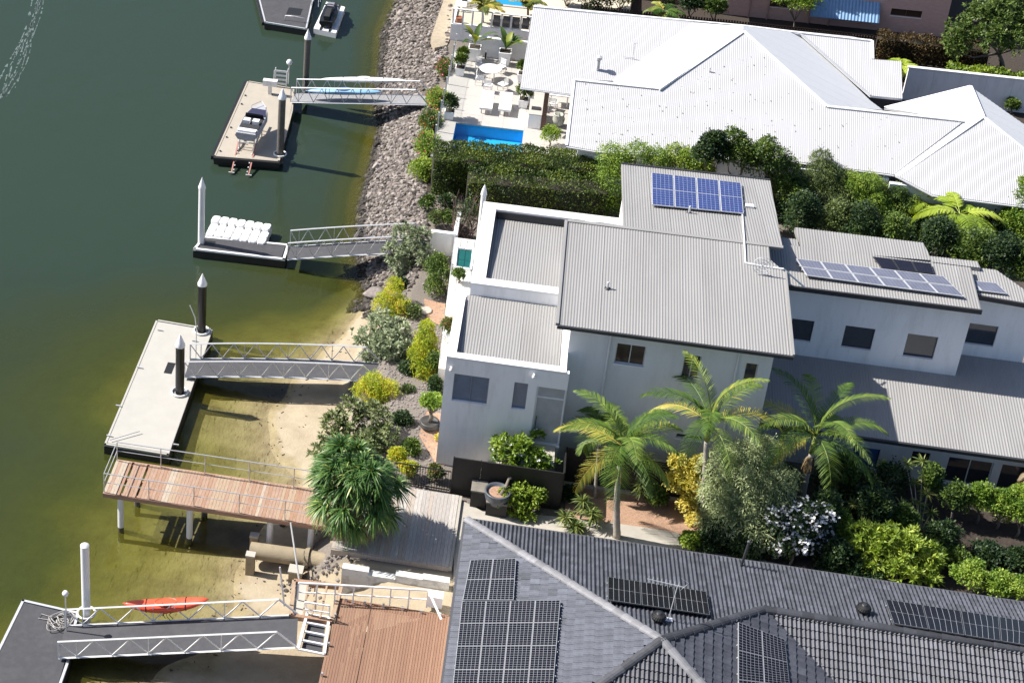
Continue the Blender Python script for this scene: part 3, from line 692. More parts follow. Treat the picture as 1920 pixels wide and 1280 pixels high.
pm = a+dv*1.75; MB().tube([(*(pm-sv*.38), 1.36), (*(pm), 1.42), (*(pm+sv*.38), 1.36)], .03, 6).build('handlebar', BLACK, js)
pile(573, 158, .5, 55, .185, PILEGREY, 'tall weathered grey pile with white cone cap behind the kayak gangway')
# second pontoon with the boat
pc = [(464,152),(552,166),(549,208),(524,303),(401,293)]
p2, c2, ctr2 = pontoon('tan concrete pontoon with thick black fenders carrying the small boat', pc, .5, PCONC, PCONC, fender=[4, 3])
_, b2 = pile(525, 290, .5, 166, .2, PILEGREY, 'weathered dark pile with white cone cap beside the small boat')
collar(b2, .34, parent=p2)
for x, y in ((453,196),(433,240),(425,258),(413,284),(460,180)):
    q = G(x, y, .5); MB().lathe((q[0], q[1], .5), [(.05, 0), (.06, .06)], 8).build('bollard_cap', DARKMETAL, p2)
# boat on cradle: bow away from the camera
bq = G(463, 262, 1.1); dv = np.array([math.sin(R(4)), math.cos(R(4))]); sv = np.array([dv[1], -dv[0]]); base = bq[:2]
bt = thing('runabout_boat', 'small open white motor boat with dark cockpit sitting on its cradle', 'boat', (*(base+dv*1.7), .95))
hb = MB(); hull(hb, base, dv, sv, [(0, .45, .62, .05, .5), (1, .5, .70, 0, .52), (2.0, .46, .70, 0, .56), (2.8, .25, .52, .08, .6), (3.3, .06, .22, .25, .62), (3.45, .02, .05, .4, .62)], .95)
smooth_by_angle(hb.build('hull', mat('white_gelcoat', (.42, .42, .45), .3), bt), 30)
def deckpoly(pts, z0, z1): return [tuple(base+dv*s+sv*k) for s, k in pts], z0, z1
NAVY = mat('navy_upholstery', (.03, .03, .07), .5)
MB().prism(*deckpoly([(.5, -.54), (.5, .54), (1.85, .58), (1.85, -.58)], 1.3, 1.505)).build('cockpit_floor', mat('dark_carpet', (.03, .03, .035), .9), bt)
MB().prism(*deckpoly([(2.0, -.56), (2.0, .56), (2.8, .4), (2.8, -.4)], 1.3, 1.56)).build('bow_cushion', NAVY, bt)
for k in (-.26, .26):
    MB().prism(*deckpoly([(1.0, k-.18), (1.0, k+.18), (1.35, k+.18), (1.35, k-.18)], 1.5, 1.72)).build('seat', WHITEMETAL, bt)
MB().prism(*deckpoly([(.1, -.5), (.1, .5), (.42, .52), (.42, -.52)], 1.43, 1.56)).build('rear_bench', WHITEMETAL, bt)
w0 = base+dv*1.85; MB().add([(*(w0-sv*.55), 1.5), (*(w0+sv*.55), 1.5), (*(w0+sv*.48-dv*.12), 1.8), (*(w0-sv*.48-dv*.12), 1.8), (*(w0-sv*.55+dv*.02), 1.5), (*(w0+sv*.55+dv*.02), 1.5), (*(w0+sv*.48-dv*.1), 1.8), (*(w0-sv*.48-dv*.1), 1.8)], [(0,1,2,3),(7,6,5,4),(0,4,5,1),(1,5,6,2),(2,6,7,3),(3,7,4,0)]).build('windscreen', GLASS, bt)
MB().tube([(*(base+dv*2.75-sv*.42), 1.52), (*(base+dv*2.75-sv*.42), 1.75), (*(base+dv*3.35), 1.78), (*(base+dv*2.75+sv*.42), 1.75), (*(base+dv*2.75+sv*.42), 1.52)], .02, 6).build('bow_rail', ALU, bt)
bt.location = bt.location+Vector((.02, -.5, .3))
cr_ = thing('boat_cradle', 'galvanised boat cradle with two roller rails running into the water', 'cradle', (*base, .5))
REDR = mat('red_oxide_steel', (.42, .20, .17), .6, var=.3, vscale=6)
for k, (xa, ya, xb, yb) in enumerate(((447,266,434,324),(480,270,466,329))):
    A, B = G(xa, ya, .75), G(xb, yb, .12); A2 = A+V3(0, 2.6, .1)
    MB().beam(A2, A, .07, .1).build('rail', ALU, cr_); MB().beam(A+V3(0, -.001, 0), B, .07, .09).build('rail', REDR, cr_)
    for i in range(7):
        p = A+(B-A)*(i+.6)/7.2; MB().lathe((p[0]+.1*(1 if k == 0 else -1), p[1], p[2]+.04), [(.03, -.03), (.042, 0), (.03, .03)], 8).build('roller', WHITEMETAL, cr_)
    MB().beam((A2[0], A2[1]-.6, .5), (A2[0], A2[1]-.6, 1.0), .07).build('post', ALU, cr_); MB().beam((A[0], A[1]+.3, .5), (A[0], A[1]+.3, .97), .07).build('post', ALU, cr_)
    MB().beam(B+V3(-.16, 0, .02), B+V3(.16, 0, .02), .04).build('end_roller', WHITEMETAL, cr_)
for dx in (-.42, .42):
    for s_ in (.35, 2.0): p = base+dv*s_+sv*dx; MB().beam((p[0], p[1]-.45, .5), (p[0]*.98+base[0]*.02, p[1]-.45, 1.27), .06).build('post', ALU, cr_)
A, B = G(447, 266, .78), G(480, 270, .78); MB().beam(A, B, .06).build('cross_beam', ALU, cr_); MB().beam(A+V3(0, 1.7, .08), B+V3(0, 1.7, .08), .06).build('cross_beam', ALU, cr_)
q = G(506, 176, .5); pdb = thing('power_pedestal', 'white service pedestal standing on the tan concrete pontoon', 'pedestal', q)
MB().box((q[0]-.1, q[1]-.1, .5), (q[0]+.1, q[1]+.1, 1.05)).build('stem', ALU, pdb); MB().box((q[0]-.42, q[1]-.16, 1.05), (q[0]+.42, q[1]+.16, 1.4)).build('cabinet', WHITEMETAL, pdb); MB().box((q[0]-.2, q[1]-.17, 1.12), (q[0]+.1, q[1]-.162, 1.32)).build('door', ALU, pdb)
q = G(513, 163, .5); fr_ = thing('dock_ladder_frame', 'grey metal step frame at the far corner of the tan pontoon', 'ladder', q)
for dx in (0, .75):
    MB().tube([q+V3(dx, 0, 0), q+V3(dx, .1, 1.0), q+V3(dx, .55, 1.0), q+V3(dx, .65, 0)], .035, 6).build('upright', ALU, fr_)
for k in range(4): MB().beam(q+V3(0, .03*k+.03, .25*(k+1)), q+V3(.75, .03*k+.03, .25*(k+1)), .05, .12).build('rung', ALU, fr_)

def gangway(label, pa, za, pb, zb, width, hgt, bays, arch=0, deckm=DECKGREY, m=ALU, slope_end=.8, plate=True):
    A, B = G(*pa, za), G(*pb, zb); d = nrm((B-A)*V3(1, 1, 0)); s = V3(-d[1], d[0], 0); L = np.linalg.norm(B-A); u = (B-A)/L
    t = thing('gangway', label, 'gangway', ((A+B)/2)*V3(1, 1, 0)+V3(0, 0, za), 'aluminium gangways to the pontoons')
    at = lambda f, side, h: A+u*L*f+s*width*side+V3(0, 0, h+arch*4*f*(1-f))
    b = MB(); N = 10
    for i in range(N): b.add([at(i/N, .03, .03), at(i/N, .97, .03), at((i+1)/N, .97, .03), at((i+1)/N, .03, .03), at(i/N, .03, -.02), at(i/N, .97, -.02), at((i+1)/N, .97, -.02), at((i+1)/N, .03, -.02)], [(3,2,1,0),(4,5,6,7),(0,1,5,4),(3,7,6,2)] + ([(0,4,7,3),(1,2,6,5)]))
    b.build('walkway', deckm, t)
    for side in (0, 1):
        for h, f0, f1, w_ in ((0, 0, 1, .09), (hgt, .0, 1-slope_end/L, .075)):
            b = MB(); pts = [at(f0+(f1-f0)*i/N, side, h) for i in range(N+1)]
            b.tube(pts, w_/2*1.1, 4); b.build('bottom_chord' if h == 0 else 'handrail', m, t)
        MB().beam(at(1-slope_end/L, side, hgt), at(1, side, .02), .055).build('end_brace', m, t); MB().beam(at(0, side, hgt), at(.0, side, .02), .055).build('end_post', m, t)
        f1 = 1-slope_end/L
        for i in range(bays):
            f, g, h = f1*i/bays, f1*(i+.5)/bays, f1*(i+1)/bays
            MB().beam(at(f, side, hgt-.03), at(g, side, .04), .035).build('brace', m, t); MB().beam(at(g, side, .04), at(h, side, hgt-.03), .035).build('brace', m, t)
            if i % 2 == 0: MB().beam(at(g, side, .045), at(g, side, hgt-.03), .03).build('rail_post', m, t)
    for f in np.linspace(.05, .95, 7): MB().beam(at(f, .02, -.05), at(f, .98, -.05), .05).build('cross_member', m, t)
    return t, at, L
g2, at2, L2 = gangway('aluminium gangway with blue and white kayaks hung along it', (545,192), .62, (803,197), 1.95, 1.15, .95, 8, deckm=mat('grey_mesh_deck', (.25, .25, .26), .7, var=.3, vscale=10))
q = G(541, 158, .5); MB().lathe((q[0], q[1], 1.75), [(.05, 0), (.16, .08), (.19, .2), (.12, .33), (.02, .38)], 12).build('lamp_ball', WHITEMETAL, thing('dock_lamp', 'round white dock lamp at the pontoon end of the kayak gangway', 'lamp', q), smooth=True)
MB().tube([q, q+V3(0, 0, 1.28)], .035, 6).build('stem', ALU, bpy.data.objects['dock_lamp'])
def kayak(name, label, p, q, w_, h_, cols, seat=None, up=0, group=None, rake=0):
    p, q = np.array(p, float), np.array(q, float); t = thing(name, label, 'kayak', (p+q)/2, group); L = np.linalg.norm(q-p); d = (q-p)/L; s = nrm(np.cross(d, (0, 0, 1))); z = np.cross(s, d)
    N = 16; k = 10; b = MB(); rows = []
    for i in range(N+1):
        f = i/N; ww = w_/2*max(.03, math.sin(math.pi*f)**.6); hh = h_/2*max(.06, math.sin(math.pi*f)**.45)
        for j in range(k):
            a = 2*math.pi*j/k; rows.append(p+d*L*f+s*ww*math.cos(a)+z*(hh*math.sin(a)+rake*h_*(2*f-1)**2*.8))
    b.add(rows, [(i*k+j, i*k+(j+1) % k, (i+1)*k+(j+1) % k, (i+1)*k+j) for i in range(N) for j in range(k)]+[tuple(range(k))[::-1], tuple(N*k+j for j in range(k))])
    b.build('hull', cols[0], t, smooth=True)
    c = (p+q)/2
    b = MB(); ring = []
    for j in range(14): a = 2*math.pi*j/14; ring.append(c+d*.42*math.cos(a)+s*w_*.3*math.sin(a)+z*h_*.46)
    b.tube(ring+[ring[0]], .03, 5, cap=False); b.build('cockpit_rim', cols[1], t); MB().add([r+z*.01 for r in ring], [tuple(range(14))]).build('cockpit', cols[1], t)
    for f in (.27, .73):
        cc = p+d*L*f; b = MB(); ww = w_/2*math.sin(math.pi*f)**.6*1.04; hh = h_/2*math.sin(math.pi*f)**.45*1.06
        b.tube([cc+s*ww*math.cos(a)+z*(hh*math.sin(a)+rake*h_*(2*f-1)**2*.8) for a in np.linspace(0, 2*math.pi, 13)], .018, 4, cap=False).build('strap', BLACK, t)
    return t
BLUEK = mat('blue_plastic_hull', (.22, .42, .62), .35, var=.1); WHITEK = mat('white_plastic_hull', (.74, .74, .74), .35); REDK = mat('orange_red_hull', (.75, .10, .045), .35, var=.1)
kayak('kayak', 'pale blue kayak laid along the near rail of the gangway', at2(.10, .25, .62), at2(.66, .25, .62), .6, .34, (BLUEK, mat('dark_blue_cockpit', (.05, .12, .25), .5)), group='kayaks on the gangway')
kayak('kayak', 'long white surf ski hung behind the far rail of the gangway', at2(.16, 1.35, .78), at2(.80, 1.35, .78), .5, .3, (WHITEK, ALU), group='kayaks on the gangway')
# third: narrow pontoon with cube dock
pile(377, 455, .5, 333, .165, PILEWHITE, 'slim all white pile with pointed cap beside the white cube dock')
p3, c3, _ = pontoon('narrow dark decked pontoon with white edge in front of the cube dock', [(381,443),(543,458),(534,487),(362,467)], .5, DECKGREY, WHITEMETAL, edge=.13)
q = G(384, 452, .502); MB().box((q[0]-.35, q[1]-.45, .501), (q[0]+.55, q[1]+.1, .506)).build('pile_slot', BLACK, p3)
cd = thing('cube_dock', 'white drive on dock made of linked plastic float cubes', 'dock', (*G(445, 425, 0)[:2], 0))
CUBE = mat('white_float_plastic', (.76, .76, .76), .5, var=.04)
ca, cb, cc_ = G(400, 404, .55), G(510, 421, .55), G(385, 441, .55)
cu = (cb-ca)/7; cv = (cc_-ca)/3
def cube_mesh():
    b = MB(); w_, d_ = np.linalg.norm(cu)*.495, np.linalg.norm(cv)*.495
    sq = [(1, .62), (.62, 1), (-.62, 1), (-1, .62), (-1, -.62), (-.62, -1), (.62, -1), (1, -.62)]
    V = [(w_*s_*x, d_*s_*y, z) for s_, z in ((.93, -.35), (1, -.3), (1.0, .13), (.96, .19), (.86, .215)) for x, y in sq]; k = 8
    b.add(V, [(i*k+j, i*k+(j+1) % k, (i+1)*k+(j+1) % k, (i+1)*k+j) for i in range(4) for j in range(k)]+[tuple(range(k))[::-1], tuple(4*k+j for j in range(k))])
    b.box((-.09, -.06, .216), (.09, .06, .235))
    return b
cm = None
for i in range(7):
    for j in range(3):
        c = ca+cu*(i+.5)+cv*(j+.5); z = .33+(.06 if j != 1 else -.02)
        if cm is None: o = cube_mesh().build('float_cube', CUBE, cd); o.location = (0, 0, 0); cm = o.data; me_off = OFF['cube_dock'].copy(); cm.transform(Matrix.Translation(Vector(me_off)))
        else: o = bpy.data.objects.new('float_cube', cm); COL.objects.link(o); o.parent = cd
        o.location = Vector((c[0], c[1], z))-Vector(me_off); o.rotation_euler = (rnd.uniform(-.05, .05), rnd.uniform(-.05, .05), math.atan2(cu[1], cu[0]))
g3, at3, L3 = gangway('aluminium gangway rising from the narrow dark pontoon to the bank', (539,487), .62, (803,473), 1.8, 1.2, .98, 7, arch=.05)
# fourth: big L-shaped concrete pontoon
p4, c4, _ = pontoon('large pale concrete pontoon between the two black piles', [(293,599),(399,617),(316,853),(195,833)], .5, PCONC2, PCONC2)
_, b4 = pile(378, 621, .5, 513, .2, PILEBLACK, 'black pile with white cone cap at the far corner of the pale pontoon'); collar(b4, .36, parent=p4)
_, b5 = pile(337, 736, .5, 627, .2, PILEBLACK, 'black pile with white cone cap at the foot of the long gangway'); collar(b5, .36, parent=p4)
q = G(318, 688, .5); MB().box((q[0]-.16, q[1]-.5, .5), (q[0]+.2, q[1]+.35, .506)).build('hatch', BLACK, p4)
for x, y in ((300,620),(262,690),(222,762),(205,818),(330,835),(365,640)):
    q = G(x, y, .5); MB().beam(q+V3(-.12, 0, .05), q+V3(.12, 0, .05), .05, .06).build('cleat', ALU, p4)
g4, at4, L4 = gangway('long aluminium gangway from the pale pontoon to the planted bank', (346,707), .62, (712,716), 1.6, 1.4, .85, 8, arch=.12)
q = G(367, 672, .5); t = thing('fishing_rod_pole', 'thin bent metal pole standing on the pale pontoon', 'pole', q); MB().tube([q, q+V3(0, .05, 1.6), q+V3(-.08, .1, 2.2), q+V3(-.35, .2, 2.75)], .025, 6).build('pole', ALU, t)
q = G(206, 828, .5); t = thing('rod', 'thin pole lying across the near end of the pale pontoon', 'pole', q); MB().tube([q+V3(0, 0, .1), G(262, 808, .62)], .02, 5).build('pole', ALU, t)
# ------------------------------------------------------------------ timber jetty
WOODR = [mat('jetty_board_%s' % n_, c, .8, var=.3, vscale=5, stretch=(6, .7, 1), bump=.3, dirt=.3, dscale=3, dcol=dc) for n_, c, dc in (('red', (.36, .215, .14), (.20, .12, .08)), ('tan', (.40, .29, .20), (.25, .18, .13)), ('pale', (.44, .36, .28), (.30, .22, .17)), ('pinkish', (.38, .25, .18), (.22, .14, .1)))]
RAILM = mat('stainless_rail', (.55, .55, .56), .35, metal=.4)
jx0, jx1, jy0, jy1, jz = -15.3, -5.9, -17.05, -14.95, 2.0
jt = thing('timber_jetty', 'raised reddish timber jetty on white posts with a steel rail', 'jetty', (-11, -16, 0))
bm_ = None; x = jx0; k = 0
while x < jx1-.14:
    b = MB().box((x, jy0, jz-.035), (x+.128, jy1, jz)); o = b.build('board', WOODR[rnd.choice([0, 0, 1, 1, 2, 3, 3])], jt); o.location.z += rnd.uniform(-.004, .004)
    x += .136+(.09 if k in (4, 8) else 0); k += 1
for y in (jy0+.12, (jy0+jy1)/2, jy1-.12): MB().box((jx0+.02, y-.05, jz-.24), (jx1, y+.05, jz-.04)).build('bearer', WOODR[0], jt)
MB().box((jx0, jy0-.045, jz-.2), (jx1, jy0-.005, jz-.005)).build('fascia', mat('jetty_fascia', (.40, .24, .17), .8, var=.3, vscale=2, stretch=(.5, 4, 4)), jt)
MB().box((jx0, jy1+.005, jz-.2), (jx1, jy1+.045, jz-.005)).build('fascia', MC['jetty_fascia'], jt)
for px, py in ((226,924),(356,948),(507,975),(584,988)):
    q = GY(px, py, jy0+.15); x = q[0]
    for y, mm in ((jy0+.15, PILEWHITE), (jy1-.25, PILEGREY)):
        MB().lathe((x+(.25 if y > -16 else 0), y, 0), [(.13, .25 if mm is PILEWHITE else -1.5), (.13, jz-.24)], 12).build('post', mm, jt, smooth=False)
        if mm is PILEWHITE: MB().lathe((x, y, 0), [(.125, -1.8), (.128, .248)], 12).build('post_foot', MARINE, jt)
for y in (jy0+.04, jy1-.04):
    for i in range(6):
        x = jx0+.04+i*1.83
        if x > jx1: continue
        MB().tube([(x, y, jz), (x, y, jz+.95)], .022, 6).build('rail_post', RAILM, jt)
    for h in (.95, .5): MB().tube([(jx0+.04, y, jz+h), (jx1, y, jz+h)], .022 if h > .6 else .014, 6).build('rail', RAILM, jt)
for h in (.95, .5): MB().tube([(jx0+.04, jy0+.04, jz+h), (jx0+.04, jy1-.04, jz+h)], .02, 6).build('rail', RAILM, jt)
# grey weathered deck on the bank
GREYB = [mat('grey_board_%s' % n_, c, .85, var=.25, vscale=5, stretch=(6, .7, 1), dirt=.3, dscale=2, dcol=(.25, .22, .20)) for n_, c in (('pale', (.46, .43, .40)), ('mid', (.40, .37, .345)), ('brown', (.42, .36, .31)))]
gd = [G(x, y, 2.02) for x, y in ((738,918),(861,928),(846,1062),(700,1055))]
x0, x1, y1, y0 = -5.9, gd[1][0], gd[1][1], gd[2][1]
t = thing('bank_deck', 'weathered grey timber deck on the bank beside the pandanus', 'deck', ((x0+x1)/2, (y0+y1)/2, 1.8))
x = x0
while x < x1-.1: MB().box((x, y0+rnd.uniform(0, .01), 1.98), (x+.135, y1, 2.02+rnd.uniform(-.004, .004))).build('board', rnd.choice(GREYB), t); x += .142
MB().box((x0, y0-.05, 1.75), (x1, y0-.003, 2.0)).build('edge_board', GREYB[2], t); MB().box((x1+.003, y0, 1.8), (x1+.12, y1, 2.0)).build('edge_board', PATH, t)
DKX0, DKX1, DKY0, DKY1 = x0, x1, y0, y1
# outfall pipe
OLDC = mat('old_outfall_concrete', (.34, .28, .19), .9, var=.3, vscale=3, bump=.4, dirt=.5, dscale=1.5, dcol=(.12, .10, .07))
A, B, C_ = G(470, 1031, .75), G(578, 1046, .85), G(636, 1060, .9)
t = thing('outfall_pipe', 'stained concrete stormwater pipe in two lengths ending over the water', 'pipe', A)
for a_, b_ in ((A, B), (B+V3(.06, 0, 0), C_)):
    smooth_by_angle(MB().tube([a_, b_], .34, 20).build('pipe_section', OLDC, t), 50)
d = nrm(B-A); MB().tube([B-d*.12, B+d*.05], .42, 20).build('pipe_collar', OLDC, t)
for k, (x, y) in enumerate(((470,1040),(477,1004),(555,1068),(633,1078))):
    q = G(x, y, 1.0 if k < 2 else .75); z1 = q[2]
    tt = thing('concrete_post', ['square concrete post at the open end of the outfall pipe, near side', 'square concrete post at the open end of the outfall pipe, far side', 'squat concrete block below the outfall pipe near the timber landing', 'small concrete block where the outfall pipe meets the rocks'][k], 'post', (q[0], q[1], z1-.8), 'concrete posts round the outfall pipe')
    s_ = (.17, .16, .26, .2)[k]; MB().box((q[0]-s_, q[1]-s_*.8, -.7 if k < 2 else .1), (q[0]+s_, q[1]+s_*.8, z1)).build('shaft', OLDC, tt); MB().box((q[0]-s_*1.1, q[1]-s_*.9, z1), (q[0]+s_*1.1, q[1]+s_*.9, z1+.07)).build('cap', CONC, tt)
A, B = G(561, 1088, .9), G(545, 979, 2.0); t = thing('steel_pole', 'thin steel pole leaning from the timber jetty down past the pipe', 'pole', A); MB().tube([A, B], .035, 6).build('pole', RAILM, t)
A = G(533, 1135, 1.9); t = thing('short_pole', 'short steel pole rising from the end of the lowest gangway', 'pole', A); MB().tube([A, (A[0]-.25, A[1]+.1, HT(A, 1068))], .035, 6).build('pole', RAILM, t)
# boulders at the pandanus foot
BOUL = mat('brown_boulder', (.33, .26, .21), .9, var=.35, vscale=3, bump=.6, bscale=12, dirt=.3, dscale=2)
def boulder(px, py, z, r, label, sub=2):
    q = G(px, py, z); t = MB().rock((0, 0, 0), (r, r*.85, r*.7), rnd, sub).build('boulder', BOUL); t.location = (q[0], q[1], z); smooth_by_angle(t, 30); tag(t, label, 'boulder', 'boulders at the foot of the pandanus')
for i, (px, py, z, r, lab) in enumerate([(650,1040,1.2,.42,'large rounded brown boulder nearest the end of the outfall pipe'),(632,1015,1.4,.3,'brown boulder tucked under the left side of the pandanus'),(663,1062,1.0,.35,'brown boulder against the left end of the white stepped wall'),(685,1045,1.4,.4,'broad boulder in the pandanus shade'),(705,1063,1.5,.34,'boulder behind the middle of the white stepped wall'),(612,1035,.9,.26,'smallest boulder where the pipe enters the rocks'),(727,1060,1.6,.26,'flat boulder at the edge of the grey deck'),(668,1020,1.6,.3,'boulder directly under the pandanus trunk')]): boulder(px, py, z, r, lab)
q = G(703, 545, .5); t = MB().rock((0, 0, 0), (.62, .4, .3), rnd, 2).build('boulder', ROCK); t.location = (q[0], q[1], .35); tag(t, 'dark long boulder at the beach edge below the riprap', 'boulder')
# ------------------------------------------------------------------ bottom left: dark pontoon and lowest gangway
p5, c5, _ = pontoon('dark decked pontoon in the bottom left corner with aluminium edge', [(42,1123),(148,1147),(128,1245),(98,1330),(-60,1330)], .5, DECKGREY, ALU, edge=.1)
_, b6 = pile(162, 1150, .5, 1019, .165, PILEWHITE, 'white pile with rounded cap beside the coiled rope', flat=True)
collar(b6, .34, parent=p5)
g5, at5, L5 = gangway('wide white framed gangway below the orange kayak', (110,1233), .62, (556,1213), 1.9, 1.65, .82, 6, m=WHITEMETAL, slope_end=.75)
kayak('kayak', 'orange red kayak strapped outside the rail of the lowest gangway', at5(.25, 1.16, .52), at5(.62, 1.16, .52), .68, .40, (REDK, mat('orange_cockpit', (.55, .09, .03), .5)), rake=.7)
q = G(125, 1188, .5); t = thing('dock_lamp', 'white ball lamp on a thin pole beside the coiled rope', 'lamp', q); zt = HT(q, 1108)
MB().tube([q, (q[0], q[1], zt-.08)], .028, 6).build('pole', RAILM, t); MB().lathe((q[0], q[1], zt-.12), [(.03, -.12), (.1, -.06), (.125, .03), (.09, .1), (.02, .13)], 14).build('globe', WHITEMETAL, t, smooth=True)
q = G(112, 1168, .5); b = MB(); ROPE = mat('grey_rope', (.42, .40, .38), .9, var=.3, vscale=15)
for k in range(9):
    r = rnd.uniform(.2, .5); cx, cy = q[0]+rnd.gauss(0, .1), q[1]+rnd.gauss(0, .12); ph = rnd.random()*6
    b.tube([(cx+r*(1+.15*math.sin(3*a+ph))*math.cos(a), cy+r*.9*(1+.15*math.sin(2*a+ph))*math.sin(a), .53+.02*k+.03*math.sin(2*a+ph)) for a in np.linspace(0, 6.3, 26)], .016, 5, cap=False)
b.tube([(q[0]-.3, q[1]+.2, .54), (q[0]-.8, q[1]+.3, .53), (q[0]-.85, q[1]+.05, .53), (q[0]-.45, q[1]+.05, .54)], .016, 5)
o = b.build('rope_coil', ROPE, loc=(q[0], q[1], .5)); tag(o, 'loose tangle of pale rope lying on the dark pontoon', 'rope')
# landing at the top of the lowest gangway
E_ = at5(1, 0, 0); F_ = at5(1, 1, 0)
ld = thing('landing_frame', 'white metal ladder like landing between the lowest gangway and brown deck', 'landing', E_)
A, B, C2, D2 = G(559,1216,1.92), G(576,1150,1.92), G(617,1157,1.92), G(608,1226,1.92)
for p, q in ((A, B), (C2, D2)): MB().beam(p, q, .1, .14).build('side_beam', WHITEMETAL, ld)
for f in (0, .25, .5, .75, 1): MB().beam(A+(B-A)*f, D2+(C2-D2)*f, .07).build('rung', WHITEMETAL, ld)
q = [G(*p, 2.62) for p in ((572,1128),(618,1135))]
MB().beam(q[0], q[1], .05).build('top_rail', WHITEMETAL, ld); MB().beam(q[0], B, .05).build('post', WHITEMETAL, ld); MB().beam(q[1], C2, .05).build('post', WHITEMETAL, ld); MB().beam(q[0]-V3(0, 0, .35), q[1]-V3(0, 0, .35), .04).build('mid_rail', WHITEMETAL, ld)
MB().add([A+V3(.1, .1, -.12), B+V3(.1, -.1, -.12), C2+V3(-.1, -.1, -.12), D2+V3(-.1, .1, -.12)], [(0,3,2,1)]).build('mesh_floor', DECKGREY, ld)
# brown composite deck
BRB = [mat('brown_board_%s' % n_, c, .7, var=.12, vscale=4, stretch=(5, .5, 1), dirt=.12) for n_, c in (('a', (.25, .14, .09)), ('b', (.27, .155, .10)), ('c', (.235, .13, .085)))]
dz = 1.9; d0 = G(626, 1118, dz); d1 = G(846, 1158, dz); x0, x1, y1 = G(600, 1280, dz)[0]-.05, d1[0]+.15, (d0[1]+d1[1])/2
bd = thing('brown_deck', 'reddish brown composite deck beside the tiled house', 'deck', ((x0+x1)/2, y1-3, 1.6)); x = x0; k = 0
while x < x1-.1:
    MB().box((x, y1-8.5, dz-.03), (x+.089, y1, dz+(.0 if k % 2 else .003))).build('board', rnd.choice(BRB), bd); x += .1+(.02 if k == 12 else 0); k += 1
MB().box((x0-.002, y1-8.5, dz-.3), (x0+.05, y1-.01, dz-.035)).build('fascia', BRB[2], bd); MB().box((x0, y1+.004, dz-.3), (x1, y1+.05, dz+.01)).build('fascia', BRB[2], bd)
for i in range(7):
    x = x0+.35+i*.7
    if x < x1: MB().box((x-.04, y1-.1, dz), (x+.04, y1-.03, dz+.16)).build('glass_clamp', RAILM, bd)
for i in range(5): MB().box((x0+.03, y1-1.0-i*1.5, dz), (x0+.1, y1-.92-i*1.5, dz+.16)).build('glass_clamp', RAILM, bd)
for i in range(4): MB().tube([(x0+.2, y1-.6-2.2*i, .0), (x0+.2, y1-.6-2.2*i, dz-.3)], .09, 8).build('stump', OLDC, bd)
DBX0, DBX1, DBY1 = x0, x1, y1
# timber landing frame with white rail next to it
tl = thing('timber_landing', 'open timber landing frame with white rails beside the brown deck', 'landing', G(595, 1130, 1.6))
T = [G(*p, 1.9) for p in ((551,1090),(640,1100),(622,1166),(545,1155))]
for i in range(4): MB().beam(T[i], T[(i+1) % 4], .14, .2).build('bearer', WOODR[i % 2], tl)
for f in (.3, .5, .7): MB().beam(T[0]+(T[1]-T[0])*f, T[3]+(T[2]-T[3])*f, .07, .14).build('joist', WOODR[1], tl)
MB().prism([tuple(T[0]+(T[1]-T[0])*.05), tuple(T[0]+(T[1]-T[0])*.28), tuple(T[3]+(T[2]-T[3])*.28), tuple(T[3]+(T[2]-T[3])*.05)], .04).build('step_board', CONC, tl)
rl = thing('white_rail_fence', 'white metal rail with thin posts between the landing and tiled house', 'fence', G(700, 1110, 1.9))
zr = 2.75; R0, R1, R2 = G(560, 1092, zr), G(803, 1106, zr), G(832, 1128, zr)
MB().beam(R0, R1, .06).build('top_rail', WHITEMETAL, rl); MB().beam(R0-V3(0, 0, .45), R1-V3(0, 0, .45), .04).build('mid_rail', WHITEMETAL, rl); MB().beam(R1, R2-V3(0, .9, 0), .06).build('top_rail', WHITEMETAL, rl)
for f in np.linspace(0, 1, 8): p = R0+(R1-R0)*f; MB().beam(p, p-V3(0, 0, .85+(.5 if f < .9 else 0)), .05).build('post', WHITEMETAL, rl)
q = G(815, 1132, 1.95); t = MB().box((-.28, -.2, 0), (.28, .2, .5)).build('pump_box', WHITEMETAL); t.location = q; tag(t, 'small white equipment box below the white stepped wall', 'box')
# white stepped retaining wall
sw = thing('stepped_wall', 'stained white stepped retaining wall between boulders and brown deck', 'wall', G(740, 1095, 1.2))
STW = mat('stained_white_wall', (.72, .71, .69), .85, var=.08, vscale=1, dirt=.75, dscale=2.2, dcol=(.10, .10, .10), bump=.3)
A, B = G(640, 1088, 1.35), G(842, 1100, 1.75); xs_ = np.linspace(A[0], B[0], 5); yw = A[1]
for i, zt in enumerate((2.1, 1.95, 2.15, 2.2)): MB().box((xs_[i]+.002, yw-.12-.003*i, .6), (xs_[i+1], yw+.18, zt)).build('wall_block', STW, sw)

b = MB(); p0 = at5(.44, 1.02, .8)
for k in range(4):
    pts = [p0+V3(.12*k-.2+.1*math.sin(i*1.7+k), .04*math.cos(i*2+k), -.1*i+.04*math.sin(i+k*2)) for i in range(8)]; b.tube(pts, .014, 4)
o = b.build('tangled_rope', BLACK, loc=p0); tag(o, 'tangled black cord hanging from the far rail below the orange kayak', 'rope')
